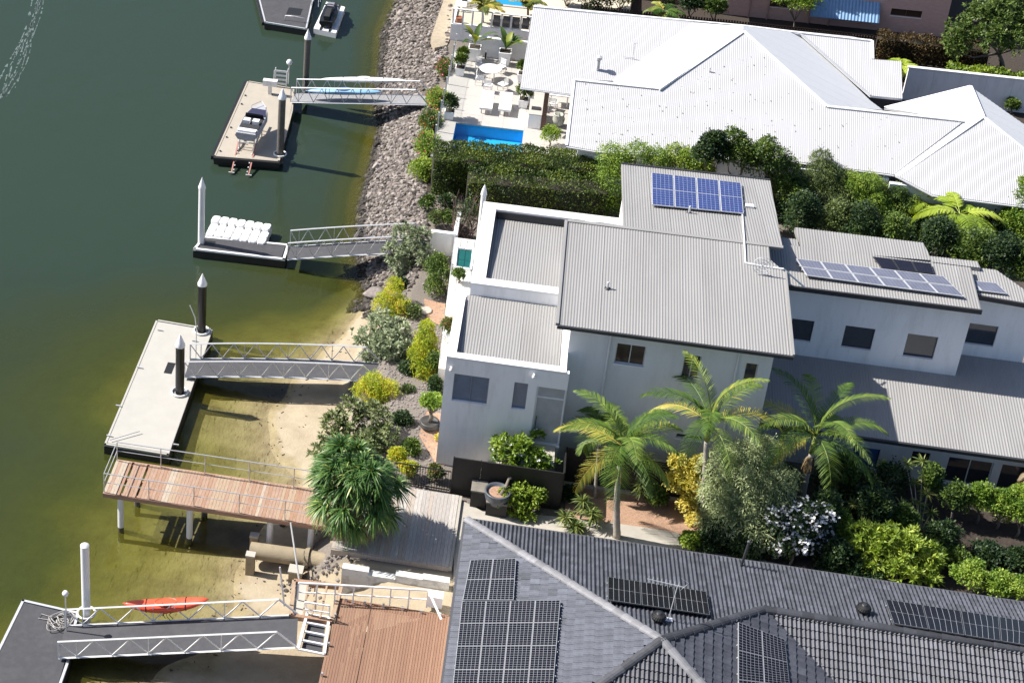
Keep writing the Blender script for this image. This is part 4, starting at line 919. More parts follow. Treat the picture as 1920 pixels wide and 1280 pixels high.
# ================================================================== MIDDLE HOUSE
mh = thing('grey_roofed_house', 'modern white and grey house with low corrugated roofs and blue solar panels', 'house', (5, -6, GZ))
def P3(px, py, y): q = GY(px, py, y); return q[0], q[2]
BLIND = mat('pale_blind', (.42, .45, .50), .8)
def win_at(tl, br, y, **k):
    x0, z1 = P3(*tl, y); x1, z0 = P3(*br, y); return (min(x0, x1), max(x0, x1), min(z0, z1), max(z0, z1))
WB = -11.97
h1 = win_at((852,700), (912,759), WB); h2 = win_at((965,716), (984,769), WB); h3 = win_at((1007,724), (1050,815), WB); h3 = (h3[0], h3[1]+.02, 3.55, h3[3])
bw = wall_y(MB(), -2.5, 2.2, GZ-.2, 7.2, WB, .2, [h1, h2, h3]).build('wall', WHITEWALL, mh)
MB().box((-2.5, WB+.203, GZ-.2), (-2.3, -7.2, 7.2)).build('wall', WHITEWALL, mh)
MB().box((2.0, WB+.203, GZ-.2), (2.2, -7.2, 7.2)).build('wall', WHITEWALL, mh)
MB().box((-2.25, WB+.65, GZ), (1.95, -7.25, 6.6)).build('interior', mat('dim_interior', (.10, .10, .11), .9), mh)  # solid dark block stands in for the unlit rooms
window(mh, *h1, WB, frame=mat('grey_window_frame', (.20, .23, .28), .5), glass=mat('hazy_glass', (.16, .20, .27), .15, spec=.8), mull=2, blind=BLIND)
window(mh, *h2, WB, frame=MC['grey_window_frame'], glass=MC['hazy_glass'], blind=BLIND)
d_ = window(mh, *h3, WB, frame=GREYWALL, glass=mat('frosted_door_glass', (.40, .42, .44), .3), name='door', fw=.07, trans=h3[3]-.55, deep=.14)
MB().box((h3[0]+.12, WB+.02, 4.3), (h3[0]+.15, WB+.05, 4.9)).build('handle', BLACK, d_)
# parapets of the lower block
for a, b in (((-2.502, WB-.012, 7.15), (2.215, WB+.36, 7.25)), ((-2.512, WB+.362, 7.15), (-2.14, -7.6, 7.25)), ((1.95, WB+.362, 7.15), (2.215, -8.3, 7.25))): MB().box(a, b).build('parapet', WHITEMETAL, mh)
MB().box((-2.14, WB+.363, 6.7), (-2.10, -7.4, 7.149)).build('flashing', DARKMETAL, mh)  # dark strip painted where the parapet's inner face lies in shade
f1 = [V3(-2.1, WB+.36, 6.93), V3(1.95, WB+.36, 6.93), V3(1.95, -7.22, 7.12), V3(-2.1, -7.22, 7.12)]
r1 = slab(f1, .1, 'lower_roof', GREYROOF, mh); roof_face(f1, r1, GREYROOF, ax=(0, 1, 0))
# upper block
for a, b in (((-1.99, -7.2, GZ), (4.07, -7.0, 7.7)), ((-1.99, -6.998, GZ), (-1.8, -.65, 7.7)), ((-1.99, -.648, GZ), (4.07, -.45, 7.7)), ((3.87, -6.998, GZ), (4.07, -.65, 7.7))): MB().box(a, b).build('wall', WHITEWALL, mh)
MB().box((-1.78, -6.9, GZ), (3.85, -.7, 6.8)).build('interior', MC['dim_interior'], mh)
for a, b in (((-2.01, -7.22, 7.66), (4.0, -6.72, 7.76)), ((-2.01, -6.718, 7.66), (-1.42, -.99, 7.76)), ((-2.01, -.988, 7.66), (4.1, -.43, 7.76)), ((2.55, -6.718, 7.66), (3.0, -.99, 7.76))): MB().box(a, b).build('parapet', WHITEMETAL, mh)
MB().box((-1.42, -6.7, 7.0), (-1.37, -1.0, 7.655)).build('flashing', DARKMETAL, mh); MB().box((-1.36, -1.03, 7.0), (2.5, -.985, 7.655)).build('flashing', DARKMETAL, mh)  # dark strips paint the shade inside the left and rear parapets
f2 = [V3(-1.37, -6.72, 7.52), V3(2.6, -6.72, 7.52), V3(2.6, -1.03, 7.28), V3(-1.37, -1.03, 7.28)]
r2 = slab(f2, .1, 'upper_block_roof', GREYROOF, mh); roof_face(f2, r2, GREYROOF, ax=(0, 1, 0))
f2b = [V3(3.0, -4, 7.4), V3(4.0, -4, 7.4), V3(4.0, -1.03, 7.28), V3(3.0, -1.03, 7.28)]
r2b = slab(f2b, .1, 'inset_roof', GREYROOF, mh); roof_face(f2b, r2b, GREYROOF, ax=(0, 1, 0))
# main block
MY = -10.6
w1 = win_at((1157,643), (1206,688), MY); w2 = win_at((1284,664), (1308,712), MY); w3 = win_at((1399,680), (1414,724), MY); w4 = win_at((1268,812), (1316,828), MY)
wall_y(MB(), 2.2, 10.05, GZ-.1, 8.72, MY, .2, [w1, w2, w3, w4]).build('wall', GREYWALL, mh)
MB().box((2.2, MY+.202, 7.0), (2.4, -3.9, 8.72)).build('wall', GREYWALL, mh); MB().box((9.85, MY+.202, GZ), (10.05, -3.7, 8.72)).build('wall', GREYWALL, mh)
MB().box((2.45, MY+.62, GZ), (9.8, -3.8, 8.5)).build('interior', mat('dark_interior', (.05, .04, .035), .9), mh)  # solid block, its dark colour imitating an unlit interior
CURT = mat('brown_curtain', (.13, .07, .05), .9, var=.4, stretch=(12, 1, .2), vscale=2)
window(mh, *w1, MY, frame=ALU, glass=mat('brown_glass', (.05, .035, .03), .08, spec=.8), mull=2)
b = MB()
for i in range(12): x = w1[0]+.06+(w1[1]-w1[0]-.1)*i/12; b.box((x, MY+.2, w1[2]+.05), (x+.07, MY+.24+.02*(i % 2), w1[3]-.05))
b.build('curtain', CURT, mh)
for k in (w2, w3): window(mh, *k, MY, frame=ALU, mull=2 if k is w2 else 1, blind=CURT if k is w3 else None)
window(mh, *w4, MY, frame=ALU, mull=2)
for px, y0 in ((1144, 621), (1391, 655)):
    x, z = P3(px, 640, MY); MB().tube([(x, MY-.06, 8.6), (x, MY-.06, GZ)], .045, 8).build('downpipe', GREYWALL, mh)
mr_ = [V3(1.66, -11.05, 8.8), V3(10.66, -11.05, 8.8), V3(10.66, -3.6, 9.12), V3(1.66, -3.6, 9.12)]
mrf = [V3(1.66, -11.05, 8.8), V3(10.66, -11.05, 8.8), V3(10.66, -5.4, 9.05), V3(10.1, -4.6, 9.08), V3(10.1, -3.6, 9.12), V3(1.66, -3.6, 9.12)]
r3 = slab(mrf, .16, 'main_roof', GREYROOF, mh); roof_face(mrf, r3, GREYROOF, ax=(0, 1, 0))
MB().beam((1.64, -11.11, 8.76), (10.68, -11.11, 8.76), .1, .14).build('gutter', DARKMETAL, mh)
MB().beam((1.63, -11.05, 8.83), (1.63, -3.6, 9.15), .12, .12).build('barge_cap', GREYROOF, mh); MB().beam((10.69, -11.05, 8.83), (10.69, -5.4, 9.08), .07, .12).build('barge_cap', GREYROOF, mh)
u0, u1, u2, u3 = V3(4.05, -3.55, 9.13), V3(10.66, -3.55, 9.13), G(1443.6, 339.5, 8.05), G(1165, 309, 7.55)
ur = [u0, u1, u2, u3]; nn = nrm(np.cross(u1-u0, u3-u0)); u2 = GP(1443.6, 339.5, u0, nn); ur = [u0, u1, u2, u3]
MB().box((4.3, -3.45, GZ), (10.2, u2[1]-.5, 7.3)).build('wall', GREYWALL, mh); MB().add([(4.3, -3.45, 7.3), (10.2, -3.45, 7.3), (10.2, -3.45, 8.9), (4.3, -3.45, 8.9), (4.3, u2[1]-.5, 7.3), (10.2, u2[1]-.5, 7.3)], [(0,1,2,3),(0,3,4),(1,5,2),(4,3,2,5)]).build('gable', GREYWALL, mh)
r4 = slab(ur, .15, 'rear_roof', GREYROOF, mh); roof_face(ur, r4, GREYROOF)
MB().beam((1.7, -3.57, 9.165), (10.68, -3.57, 9.165), .2, .05).build('ridge_flashing', GREYROOF, mh)
MB().beam(u3+V3(0, .05, 0), u2+V3(0, .05, 0), .1, .14).build('gutter', DARKMETAL, mh)
# solar arrays
PANEL_BLUE = gridmat('blue_solar_cells', (.016, .028, .15), (.30, .36, .55), 5, 7, w=.012, rough=.15, busx=0)
PANEL_SHEEN = gridmat('blue_solar_cells_b', (.13, .14, .19), (.25, .27, .33), 6, 4, w=.012, rough=.18)  # cells paled so the sky's sheen is in their colour
PANEL_BLK = gridmat('black_solar_cells', (.008, .008, .012), (.31, .32, .35), 6, 10, w=.011, rough=.16, spec=.3)
PANEL_BLK2 = gridmat('black_solar_cells_strip', (.008, .008, .012), (.30, .31, .34), 6, 2, w=.010, rough=.16, spec=.3)
PANEL_DARK = gridmat('dark_solar_cells', (.012, .012, .02), (.03, .03, .04), 6, 4, w=.01, rough=.2)
FRAMEM = mat('panel_frame', (.62, .63, .66), .4, metal=.3)
def solar(label, corners, nx, ny, m, frame=FRAMEM, gap=.025, legs=True, th=.04, fw=.03, name='solar_array', clamps=False):
    """corners: TL, TR, BR, BL in 3d"""
    a, b, c, d = [np.array(q, float) for q in corners]; n = nrm(np.cross(d-a, b-a)); n = n if n[2] > 0 else -n
    t = thing(name, label, 'solar panels', (a+b+c+d)/4-n*.1, 'solar arrays on the roofs')
    at = lambda u, v: (a*(1-u)+b*u)*(1-v)+(d*(1-u)+c*u)*v
    W_, H_ = np.linalg.norm(b-a), np.linalg.norm(d-a)
    for i in range(nx):
        for j in range(ny):
            gu, gv = gap/W_/2, gap/H_/2; u0_, u1_, v0_, v1_ = i/nx+gu, (i+1)/nx-gu, j/ny+gv, (j+1)/ny-gv
            q = [at(u0_, v0_), at(u1_, v0_), at(u1_, v1_), at(u0_, v1_)]
            vs = [p+n*.0 for p in q]+[p-n*th for p in q]
            o = setmesh('panel', vs, [(3,2,1,0),(4,5,6,7),(0,1,5,4),(1,2,6,5),(2,3,7,6),(3,0,4,7)], frame, t)
            e = fw; du, dv = e/W_, e/H_; q = [at(u0_+du, v0_+dv), at(u1_-du, v0_+dv), at(u1_-du, v1_-dv), at(u0_+du, v1_-dv)]
            g = setmesh('glass', [p+n*.006 for p in q]+[p-n*.02 for p in q], [(3,2,1,0),(0,1,5,4),(1,2,6,5),(2,3,7,6),(3,0,4,7)], m, o, uvs=[(0,1-1),(1,0),(1,1),(0,1)][::-1]+[(0,0)]*16)
            OFF[o.name] = OFF[t.name]
            if clamps and j: MB().box(*[tuple(at(u1_-.3/W_*(1), v0_)+s*np.array([.035, .035, .02])) for s in (-1, 1)]).build('clamp', WHITEMETAL, t)
    for k in (.22, .78):
        b_ = MB()
        for j in range(ny): vv = (j+k)/ny; b_.beam(at(-.005, vv)-n*(th+.03), at(1.012, vv)-n*(th+.03), .04)
        b_.build('rail', ALU, t)
    return t
pl = (u0+V3(0, 0, .17), nn)
solar('bright blue eight panel solar array on the rear grey roof', [GP(*p, *pl) for p in ((1221,323.5),(1390,343),(1395,400),(1222,383.5))], 4, 2, PANEL_BLUE)
q = GP(1399, 383, *pl); MB().box((q[0]-.02, q[1]-.1, q[2]-.15), (q[0]+.35, q[1]+.12, q[2]-.02)).build('isolator_box', WHITEMETAL, mh)
pipe_pts = [GP(1392, 402, u0+V3(0, 0, .08), nn), V3(9.35, -3.5, 9.24), V3(9.35, -5.0, 9.16), V3(10.2, -5.15, 9.15), V3(12.2, -5.0, 8.35)]
q = GP(1398, 493, V3(1.66, -11.05, 8.86), nrm(V3(0, -.043, 1))); q2 = GP(1428, 499, V3(1.66, -11.05, 8.86), nrm(V3(0, -.043, 1)))
MB().tube([pipe_pts[0], q+V3(0, 1.6, .1), q], .035, 6).build('conduit', WHITEMETAL, mh); MB().tube([q, q2, (10.6, q2[1], q2[2]), (11.6, q2[1]+.1, 8.3)], .04, 6).build('conduit', WHITEMETAL, mh)
for px, py, pln, h in ((1139, 541, (V3(1.66, -11.05, 8.82), nrm(V3(0, -.043, 1))), .3), (1292, 400, (u0, nn), .35)):
    q = GP(px, py, *pln); MB().lathe(q, [(.05, 0), (.05, h), (.03, h+.03)], 10).build('vent_pipe', ALU, mh); MB().lathe(q, [(.15, 0), (.1, .05)], 10).build('vent_flashing', DARKMETAL, mh)
q = G(1427, 510, 9.15); dsh = thing('satellite_dish', 'small wire satellite dish at the right edge of the main grey roof', 'dish', q)
b = MB()
for r_ in (.15, .28, .4): b.tube([q+V3(r_*math.cos(a), -.1+.1*r_, .35+r_*math.sin(a)) for a in np.linspace(0, 6.283, 15)], .012, 4, cap=False)
for a in np.linspace(0, 6.283, 9)[:-1]: b.tube([q+V3(0, -.1, .35), q+V3(.4*math.cos(a), -.06, .35+.4*math.sin(a))], .008, 4)
b.build('reflector', ALU, dsh); MB().tube([q, q+V3(0, 0, .35)], .025, 6).build('mast', ALU, dsh)
# right addition
AY = -4.55; AX0, AX1 = 10.12, 18.5; bk0 = G(1537, 467, 8.25)[1]-.1
SKYG = mat('reflective_window_glass', (.05, .055, .065), .04, spec=1.0)
hs = [win_at((1486,597), (1519,641), AY), win_at((1586,610), (1632,657), AY), win_at((1703,625), (1748.6,674), AY)]
wall_y(MB(), AX0, AX1, 4.2, 8.0, AY, .2, hs).build('wall', WHITEWALL, mh)
for k in hs: window(mh, *k, AY, frame=DARKMETAL, glass=SKYG, fw=.03)
MB().box((AX0, AY+.65, GZ), (AX1-.2, bk0, 7.7)).build('interior', MC['dark_interior'], mh)
MB().box((AX1-.18, AY+.202, GZ), (AX1, bk0, 7.9)).build('wall', WHITEWALL, mh)
fa = [V3(AX0-.1, AY-.33, 8.1), V3(AX1+.2, AY-.33, 8.1)]; bk = G(1537, 467, 8.25)[1]
fR2 = [fa[0], fa[1], V3(AX1+.2, bk, 8.1+.045*(bk-fa[0][1])), V3(AX0-.1, bk, 8.1+.045*(bk-fa[0][1]))]
r5 = slab(fR2, .12, 'addition_roof', GREYROOF, mh); roof_face(fR2, r5, GREYROOF, ax=(0, 1, 0))
MB().beam(fa[0]+V3(0, -.06, -.03), fa[1]+V3(.02, -.06, -.03), .1, .2).build('fascia', DARKMETAL, mh)
RY = -3.1; hs2 = [win_at((1815,605), (1862,650), RY)]
wall_y(MB(), AX1+.002, 21.4, 4.2, 7.75, RY, .2, hs2).build('wall', WHITEWALL, mh); window(mh, *hs2[0], RY, glass=mat('window_glass_dusky', (.03, .04, .06), .05, spec=.9), fw=.03)
MB().box((AX1+.02, RY+.65, GZ), (21.2, -1.2, 7.5)).build('interior', MC['dark_interior'], mh); MB().box((21.2, RY+.202, GZ), (21.4, -1.1, 7.72)).build('wall', WHITEWALL, mh)
fR4 = [V3(AX1+.25, RY-.35, 7.85), V3(21.9, RY-.35, 7.85), V3(21.9, .3, 8.02), V3(AX1+.25, .3, 8.02)]
q4 = [GP(x, y, V3(0, RY-.35, 7.85), nrm(V3(0, -.05, 1))) for x, y in ((1818,552),(1925,571),(1925,547),(1868,507),(1745,492),(1748,500))]
r6 = slab(q4, .12, 'right_roof', GREYROOF, mh); roof_face(q4, r6, GREYROOF, ax=(0, 1, 0)); MB().beam(q4[0]+V3(0, -.06, -.03), q4[1]+V3(.3, -.06, -.03), .1, .2).build('fascia', DARKMETAL, mh)
for k, pts in enumerate(([(1490,427),(1731,456),(1747,489),(1503,468)], [(1464,446),(1493,449),(1505,478),(1467,472)], [(1737,480),(1833,491),(1838,503),(1748,492)])):
    q = [G(x, y, 8.12) for x, y in pts]; r_ = slab(q, .2, 'back_roof', GREYROOF, mh); roof_face(q, r_, GREYROOF, ax=(0, 1, 0))
    c_ = sum(q)/4; MB().prism([tuple((p*.9+c_*.1)[:2]) for p in q], GZ, 7.9).build('wall', GREYWALL, mh)
pl2 = (fa[0]+V3(0, 0, .2), nrm(V3(0, -.045, 1)))
solar('long twelve panel solar array reflecting pale sky above the white addition', [GP(*p, *pl2) for p in ((1492,484),(1769,517),(1809,556),(1512,516))], 6, 2, PANEL_SHEEN)
pl3 = (V3(0, RY-.35, 8.0), nrm(V3(0, -.05, 1)))
solar('small two panel solar array at the far right of the grey house', [GP(*p, *pl3) for p in ((1774,520),(1868,530),(1891,551),(1791,539))], 2, 1, PANEL_SHEEN)
solar('three frameless dark panels behind the long pale solar array', [GP(*p, *pl2)+V3(0, 0, -.04) for p in ((1636,479),(1746,492),(1752,511),(1655,503))], 3, 1, PANEL_DARK, frame=DARKMETAL)
# low garage wing
GYF = -8.45; es = .11
gz = lambda y: 4.0+es*(y+9.05)
gr = [V3(10.1, -9.05, gz(-9.05)), V3(24.5, -9.05, gz(-9.05)), V3(24.5, RY-.003, gz(RY)), V3(AX1, RY-.003, gz(RY)), V3(AX1, AY-.003, gz(AY)), V3(10.1, AY-.003, gz(AY))]
r7 = slab(gr, .14, 'wing_roof', GREYROOF, mh)
roof_face([gr[0], V3(AX1, -9.05, gz(-9.05)), gr[4], gr[5]], r7, GREYROOF, ax=(0, 1, 0)); roof_face([V3(AX1, -9.05, gz(-9.05)), gr[1], gr[2], gr[3]], r7, GREYROOF, ax=(0, 1, 0))
MB().beam((10.1, -9.12, 3.97), (24.5, -9.12, 3.97), .12, .14).build('gutter', DARKMETAL, mh)
g1 = win_at((1712,845), (1738,876), GYF); g2 = win_at((1602,836), (1642,879), GYF); g3 = win_at((1780,856), (1850,915), GYF); g3 = (g3[0], g3[1], GZ+.05, g3[3]); g4_ = win_at((1880,870), (1935,930), GYF); g4_ = (g4_[0], g4_[1], GZ+.05, g4_[3])
wall_y(MB(), 10.1, 24.3, GZ-.1, 3.85, GYF, .2, [g1, g2, g3, g4_]).build('wall', GREYWALL, mh)
MB().box((10.2, GYF+.65, GZ), (24.2, -3.2, 3.8)).build('interior', MC['dark_interior'], mh)
window(mh, *g1, GYF); window(mh, *g2, GYF, glass=mat('blue_screen', (.05, .13, .35), .5)); window(mh, *g3, GYF, mull=2, name='sliding_door', frame=WHITEMETAL); window(mh, *g4_, GYF, name='sliding_door', frame=WHITEMETAL)
# terrace strip and spa on the water side
tr = thing('balcony_terrace', 'narrow pale terrace with wire balustrade along the water side of the grey house', 'terrace', (-3.1, -5, GZ))
TT = 3.0
tp = [G(x, y, TT) for x, y in ((832,700),(849,448),(905,455),(884,535))]
tx0a = tp[0]; MB().prism([tuple(p[:2]) for p in ([G(822,690,TT), G(852,445,TT)])]+[(-2.02, G(852,445,TT)[1]), (-2.02, -7.25), (-2.52, -7.25), (-2.52, G(822,690,TT)[1])], GZ-.1, TT).build('floor', mat('cream_terrace_tiles', (.66, .63, .58), .7, var=.05, dirt=.1), tr)
A, B = G(822, 688, TT), G(851, 448, TT)
for f in np.linspace(0, 1, 13): p = A+(B-A)*f; MB().beam(p+V3(.05, 0, 0), p+V3(.05, 0, .95), .035).build('post', ALU, tr)
for h in (.3, .6, .95): MB().tube([A+V3(.05, 0, h), B+V3(.05, 0, h)], .012, 5).build('rail', ALU, tr)
sp_ = [G(x, y, TT+.03) for x, y in ((857,466),(888,469),(882,506),(853,502))]; sx = thing('plunge_spa', 'small square green water spa beside the white parapet', 'spa', sum(sp_)/4)
MB().prism([tuple(p) for p in sp_], .05).build('water', mat('green_spa_water', (.01, .10, .085), .05, spec=1), sx)
for i in range(4): MB().beam(sp_[i]+V3(0, 0, .02), sp_[(i+1) % 4]+V3(0, 0, .02), .12, .1).build('rim', WHITEWALL, sx)
# boundary wall at the bank and small walls
bw_ = thing('white_bank_wall', 'short white rendered wall where the narrow gangway meets the bank', 'wall', G(828, 470, GZ))
A, B = G(805, 474, GZ), G(846, 478, GZ); zt = HT(A, 432); MB().box((A[0], A[1]-.1, GZ-.6), (B[0], A[1]+.12, zt)).build('wall', WHITEWALL, bw_); MB().box((B[0]+.003, A[1]-.1, GZ-.6), (B[0]+.2, A[1]+2.2, zt-.003)).build('wall', WHITEWALL, bw_)
# entry steps and black fence in front of the house
stp = thing('entry_steps', 'pale concrete steps rising to the front door beside the black fence', 'steps', G(920, 850, GZ))
for i in range(6): MB().box((-.7+i*.32, WB-1.1, GZ+.02), (-.7+(i+1)*.32-.002, WB-.02, GZ+.3+i*.26)).build('step', PATH, stp)
MB().box((-.7+6*.32, WB-1.1, GZ), (2.2, WB-.02, GZ+.3+5*.26+.2)).build('landing', PATH, stp)
hp = G(1040, 800, 3.5); t = thing('outdoor_shower', 'thin white outdoor shower pipe beside the door', 'shower', hp); MB().tube([hp, (hp[0], hp[1], HT(hp, 745)), (hp[0]-.3, hp[1], HT(hp, 738))], .035, 6).build('pipe', WHITEMETAL, t)
FY = G(845, 925, GZ)[1]; fz = HT(G(845, 925, GZ), 857)
bf = thing('black_fence', 'tall black panelled fence between the grey house and tiled house path', 'fence', (3, FY, GZ))
fx0, fx1 = G(845, 925, GZ)[0], 9.8; xm_ = G(1052, 900, GZ)[0]; FY2 = G(1062, 908, GZ)[1]; n_ = 12
xsf = list(np.linspace(fx0, xm_, 5))
for x0, x1 in zip(xsf, xsf[1:]): MB().box((x0+.01, FY-.03, GZ-.05), (x1-.01, FY+.03, fz)).build('panel', BLACKPAINT, bf); MB().box((x0-.04, FY-.05, GZ-.05), (x0+.008, FY+.05, fz+.02)).build('post', BLACKPAINT, bf)
MB().box((xm_-.03, FY+.05, GZ-.05), (xm_+.03, FY2, fz-.01)).build('panel', BLACKPAINT, bf)
xsf = list(np.linspace(xm_+.04, fx1, 8))
for x0, x1 in zip(xsf, xsf[1:]): MB().box((x0+.01, FY2-.03, GZ+.2), (x1-.01, FY2+.03, fz)).build('panel', BLACKPAINT, bf); MB().box((x0-.04, FY2-.05, GZ-.05), (x0+.008, FY2+.05, fz+.02)).build('post', BLACKPAINT, bf)
MB().box((xm_+.04, FY2-.12, GZ-.05), (fx1, FY2+.06, GZ+.195)).build('plinth', CONC, bf)
# low black pool style fence left of it
A, B = G(742, 905, GZ), G(842, 922, GZ); zf = 1.05
lf = thing('black_rail_fence', 'low black picket rail fence between pandanus and black panel fence', 'fence', A)
for h in (.1, zf): MB().beam(A+V3(0, 0, h), B+V3(0, 0, h), .04).build('rail', BLACKPAINT, lf)
for f in np.linspace(0, 1, 22): p = A+(B-A)*f; MB().beam(p, p+V3(0, 0, zf), .02).build('picket', BLACKPAINT, lf)
# black stepped planter blocks by the path
pbk = thing('black_planter_blocks', 'dark stepped block planters with grey tops carrying the big round pot', 'planter', G(930, 950, GZ))
for k, (x0, x1, yb, zt) in enumerate(((880, 909, 952, 903), (909, 948, 968, 925))):
    A, B = G(x0, yb, GZ), G(x1, yb+4, GZ); z = HT(A, zt+18); d_ = .8
    MB().box((A[0], A[1], GZ), (B[0], A[1]+d_, z)).build('block', BLACKPAINT, pbk); MB().box((A[0]-.02, A[1]-.02, z+.002), (B[0]+.005, A[1]+d_, z+.07)).build('capping', mat('grey_capping', (.22, .20, .17), .9, var=.3, dirt=.4), pbk)

for k, (px, py) in enumerate(((1001,701),(846,688))):
    x, z = P3(px, py, WB); MB().box((x-.04, WB-.16, z-.04), (x+.04, WB-.003, z+.06)).lathe((x, WB-.16, z), [(.06, -.08), (.07, 0), (.03, .04)], 8).build('wall_camera', WHITEMETAL, mh)
# ================================================================== WHITE ROOFED HOUSE
wh = thing('white_roofed_house', 'large house with white corrugated hipped roofs beside the pool terrace', 'house', (8, 15, 2.2))
S = .42
f0 = G(1115, 283, 4.8); P1 = (f0, (0, -S, 1)); VP_ = (G(975, 165, 4.8), (0, -S, 1))
AP = GP(1394, 60, *P1); LF = (AP, (-S, 0, 1)); RF = (AP, (S, 0, 1))
faces = {
 'front_roof': ([(1076,152),(1238,168),(1394,60),(1550,201),(1806,228),(1676,328),(1495,304),(1115,283),(1062,274)], P1),
 'left_rear_roof': ([(1000,14),(1300,45),(1150,152.5),(1072,150),(1074,178),(975,165)], VP_),
 'left_facing_roof': ([(1394,50),(1394,60),(1238,168),(1150,152.5),(1300,45)], LF),
 'right_facing_roof': ([(1394,50),(1500,63),(1632,190),(1655,207),(1550,201),(1394,60)], RF),
 'right_rear_roof': ([(1500,63),(1635,78),(1636,112),(1690,116),(1692,186),(1632,180)], VP_)}
ROOFN = mat('white_steel_roof_clean', (.66, .67, .69), .45, var=.02, rvar=.01)  # lighter copy of the roof white for the side-facing slopes
for nme, (pts, pln) in faces.items():
    q = [GP(x, y, *pln) for x, y in pts]
    f_ = slab(q, .1, nme, ROOFN, wh) if nme != 'front_roof' else slab(q, .1, nme, WHITEROOF, wh)
    roof_face(q, f_, WHITEROOF if 'facing' not in nme else ROOFN, period=.10, amp=.005, sheet=.8)
def cap(pts, pln, name='ridge_cap', w_=.2, m=WHITEMETAL, lift=.05):
    q = [GP(x, y, *pln)+V3(0, 0, lift) for x, y in pts]
    for a, b in zip(q, q[1:]): MB().beam(a, b, w_, .05).build(name, m, wh)
cap([(1076,151),(1238,168),(1394,60),(1550,201),(1806,228)], P1); cap([(1076,152),(1062,274)], P1, 'barge_cap', .15); cap([(1000,14),(1394,50),(1500,63),(1635,78),(1636,112)], VP_, w_=.15)
cap([(1150,152.5),(1300,45)], VP_, 'valley_gutter', .12, mat('valley_metal', (.45, .46, .48), .5), .03); cap([(1632,180),(1500,63)], VP_, 'valley_gutter', .12, MC['valley_metal'], .03)
GUT = mat('grey_white_gutter', (.55, .56, .58), .5)
cap([(975,165.5),(1074,178.5)], VP_, 'gutter', .14, GUT, -.02); cap([(1062,275),(1115,284),(1495,305),(1676,329)], P1, 'gutter', .14, GUT, -.02)
# second hip at the right
P2 = (G(1895, 384, 4.8), (0, -S, 1)); A2 = GP(1843, 220, *P2); L2_ = (A2, (-S, 0, 1)); R2_ = (A2, (S, 0, 1))
for nme, pts, pln in (('right_front_roof', [(1843,220),(1942,300),(1942,390),(1895,384),(1750,366),(1684,331)], P2), ('right_left_facing_roof', [(1819,163),(1843,220),(1684,331),(1676,328),(1806,228),(1658,203)], L2_), ('right_right_facing_roof', [(1819,163),(1942,250),(1942,300),(1843,220)], R2_)):
    q = [GP(x, y, *pln) for x, y in pts]; f_ = slab(q, .1, nme, WHITEROOF, wh); roof_face(q, f_, WHITEROOF if 'front' in nme else ROOFN, period=.10, amp=.0075, sheet=.8)
cap([(1819,163),(1843,220),(1942,300)], R2_); cap([(1843,220),(1684,331)], L2_); cap([(1819,163),(1658,203)], L2_, w_=.1); cap([(1684,332),(1750,367),(1895,385),(1942,391)], P2, 'gutter', .14, GUT, -.02)
# walls under the eaves
yP = f0[1]+.55; yV = VP_[0][1]+.5
e0 = GP(1062, 274, *P1); e1 = GP(1676, 328, *P1)
hw = [win_at((1120,296), (1145,315), yP)]
MB().box((e0[0]+.6, yP, 2.0), (e1[0]-.2, yP+.25, 4.86)).build('wall', WHITEWALL, wh)
MB().box((e0[0]+.6, yP+.252, 2.0), (e0[0]+.85, yP+4.2, 4.9)).build('wall', WHITEWALL, wh)
MB().box((e0[0]+.62, yV, 2.0), (AP[0]-.5, yV+.25, 4.9)).build('wall', GREYWALL, wh); MB().box((e1[0]-.2, P2[0][1]+.6, 2.0), (32, P2[0][1]+.85, 4.86)).build('wall', GREYWALL, wh)
MB().box((AP[0]-.4, yV+.0, 2.0), (GP(1690, 116, *VP_)[0]-.4, yV+.25, 4.9)).build('wall', GREYWALL, wh)
for k in range(3): x = e0[0]+2.0+k*4; MB().box((x, yP-.02, 3.1), (x+1.6, yP-.003, 4.4)).build('window', GLASS, wh)
q = GP(975, 165, *VP_); MB().box((q[0]+1.35, q[1]+.35, 2.2), (q[0]+1.6, q[1]+.6, 4.75)).build('column', mat('brown_column', (.10, .05, .035), .6), wh)
# back slopes so that the roofs close behind the ridge
rb_ = [GP(1000, 14, *VP_), GP(1635, 78, *VP_)]; MB().add([rb_[0]-V3(0, 0, .01), rb_[1]-V3(0, 0, .01), rb_[1]+V3(0, 6, -2.5), rb_[0]+V3(0, 6, -2.5), rb_[0]-V3(0, 0, .11), rb_[1]-V3(0, 0, .11), rb_[1]+V3(0, 6, -2.6), rb_[0]+V3(0, 6, -2.6)], [(0,1,2,3),(7,6,5,4),(0,4,5,1),(2,6,7,3),(0,3,7,4),(1,5,6,2)]).build('back_roof', WHITEROOF, wh)
# roof vent, mast, small marks
q = GP(1120, 132, *VP_); MB().lathe(q, [(.1, -.05), (.1, .62)], 12).build('vent_pipe', GUT, wh); MB().lathe(q+V3(0, 0, .62), [(.08, 0), (.17, .04), (.17, .2), (.05, .27)], 12).build('vent_cowl', GUT, wh)
q = GP(1186, 112, *VP_); MB().tube([q, q+V3(0, 0, 1.0)], .018, 6).build('mast', ALU, wh); MB().lathe(q+V3(0, 0, .95), [(.02, 0), (.13, .06), (.13, .09)], 10).build('mast_head', ALU, wh); MB().beam(q+V3(-.5, 0, .1), q+V3(.1, 0, .1), .02).build('stay', ALU, wh)
q = GP(1330, 136, *P1); MB().lathe(q, [(.04, 0), (.04, .28)], 8).build('vent_pipe', ALU, wh)
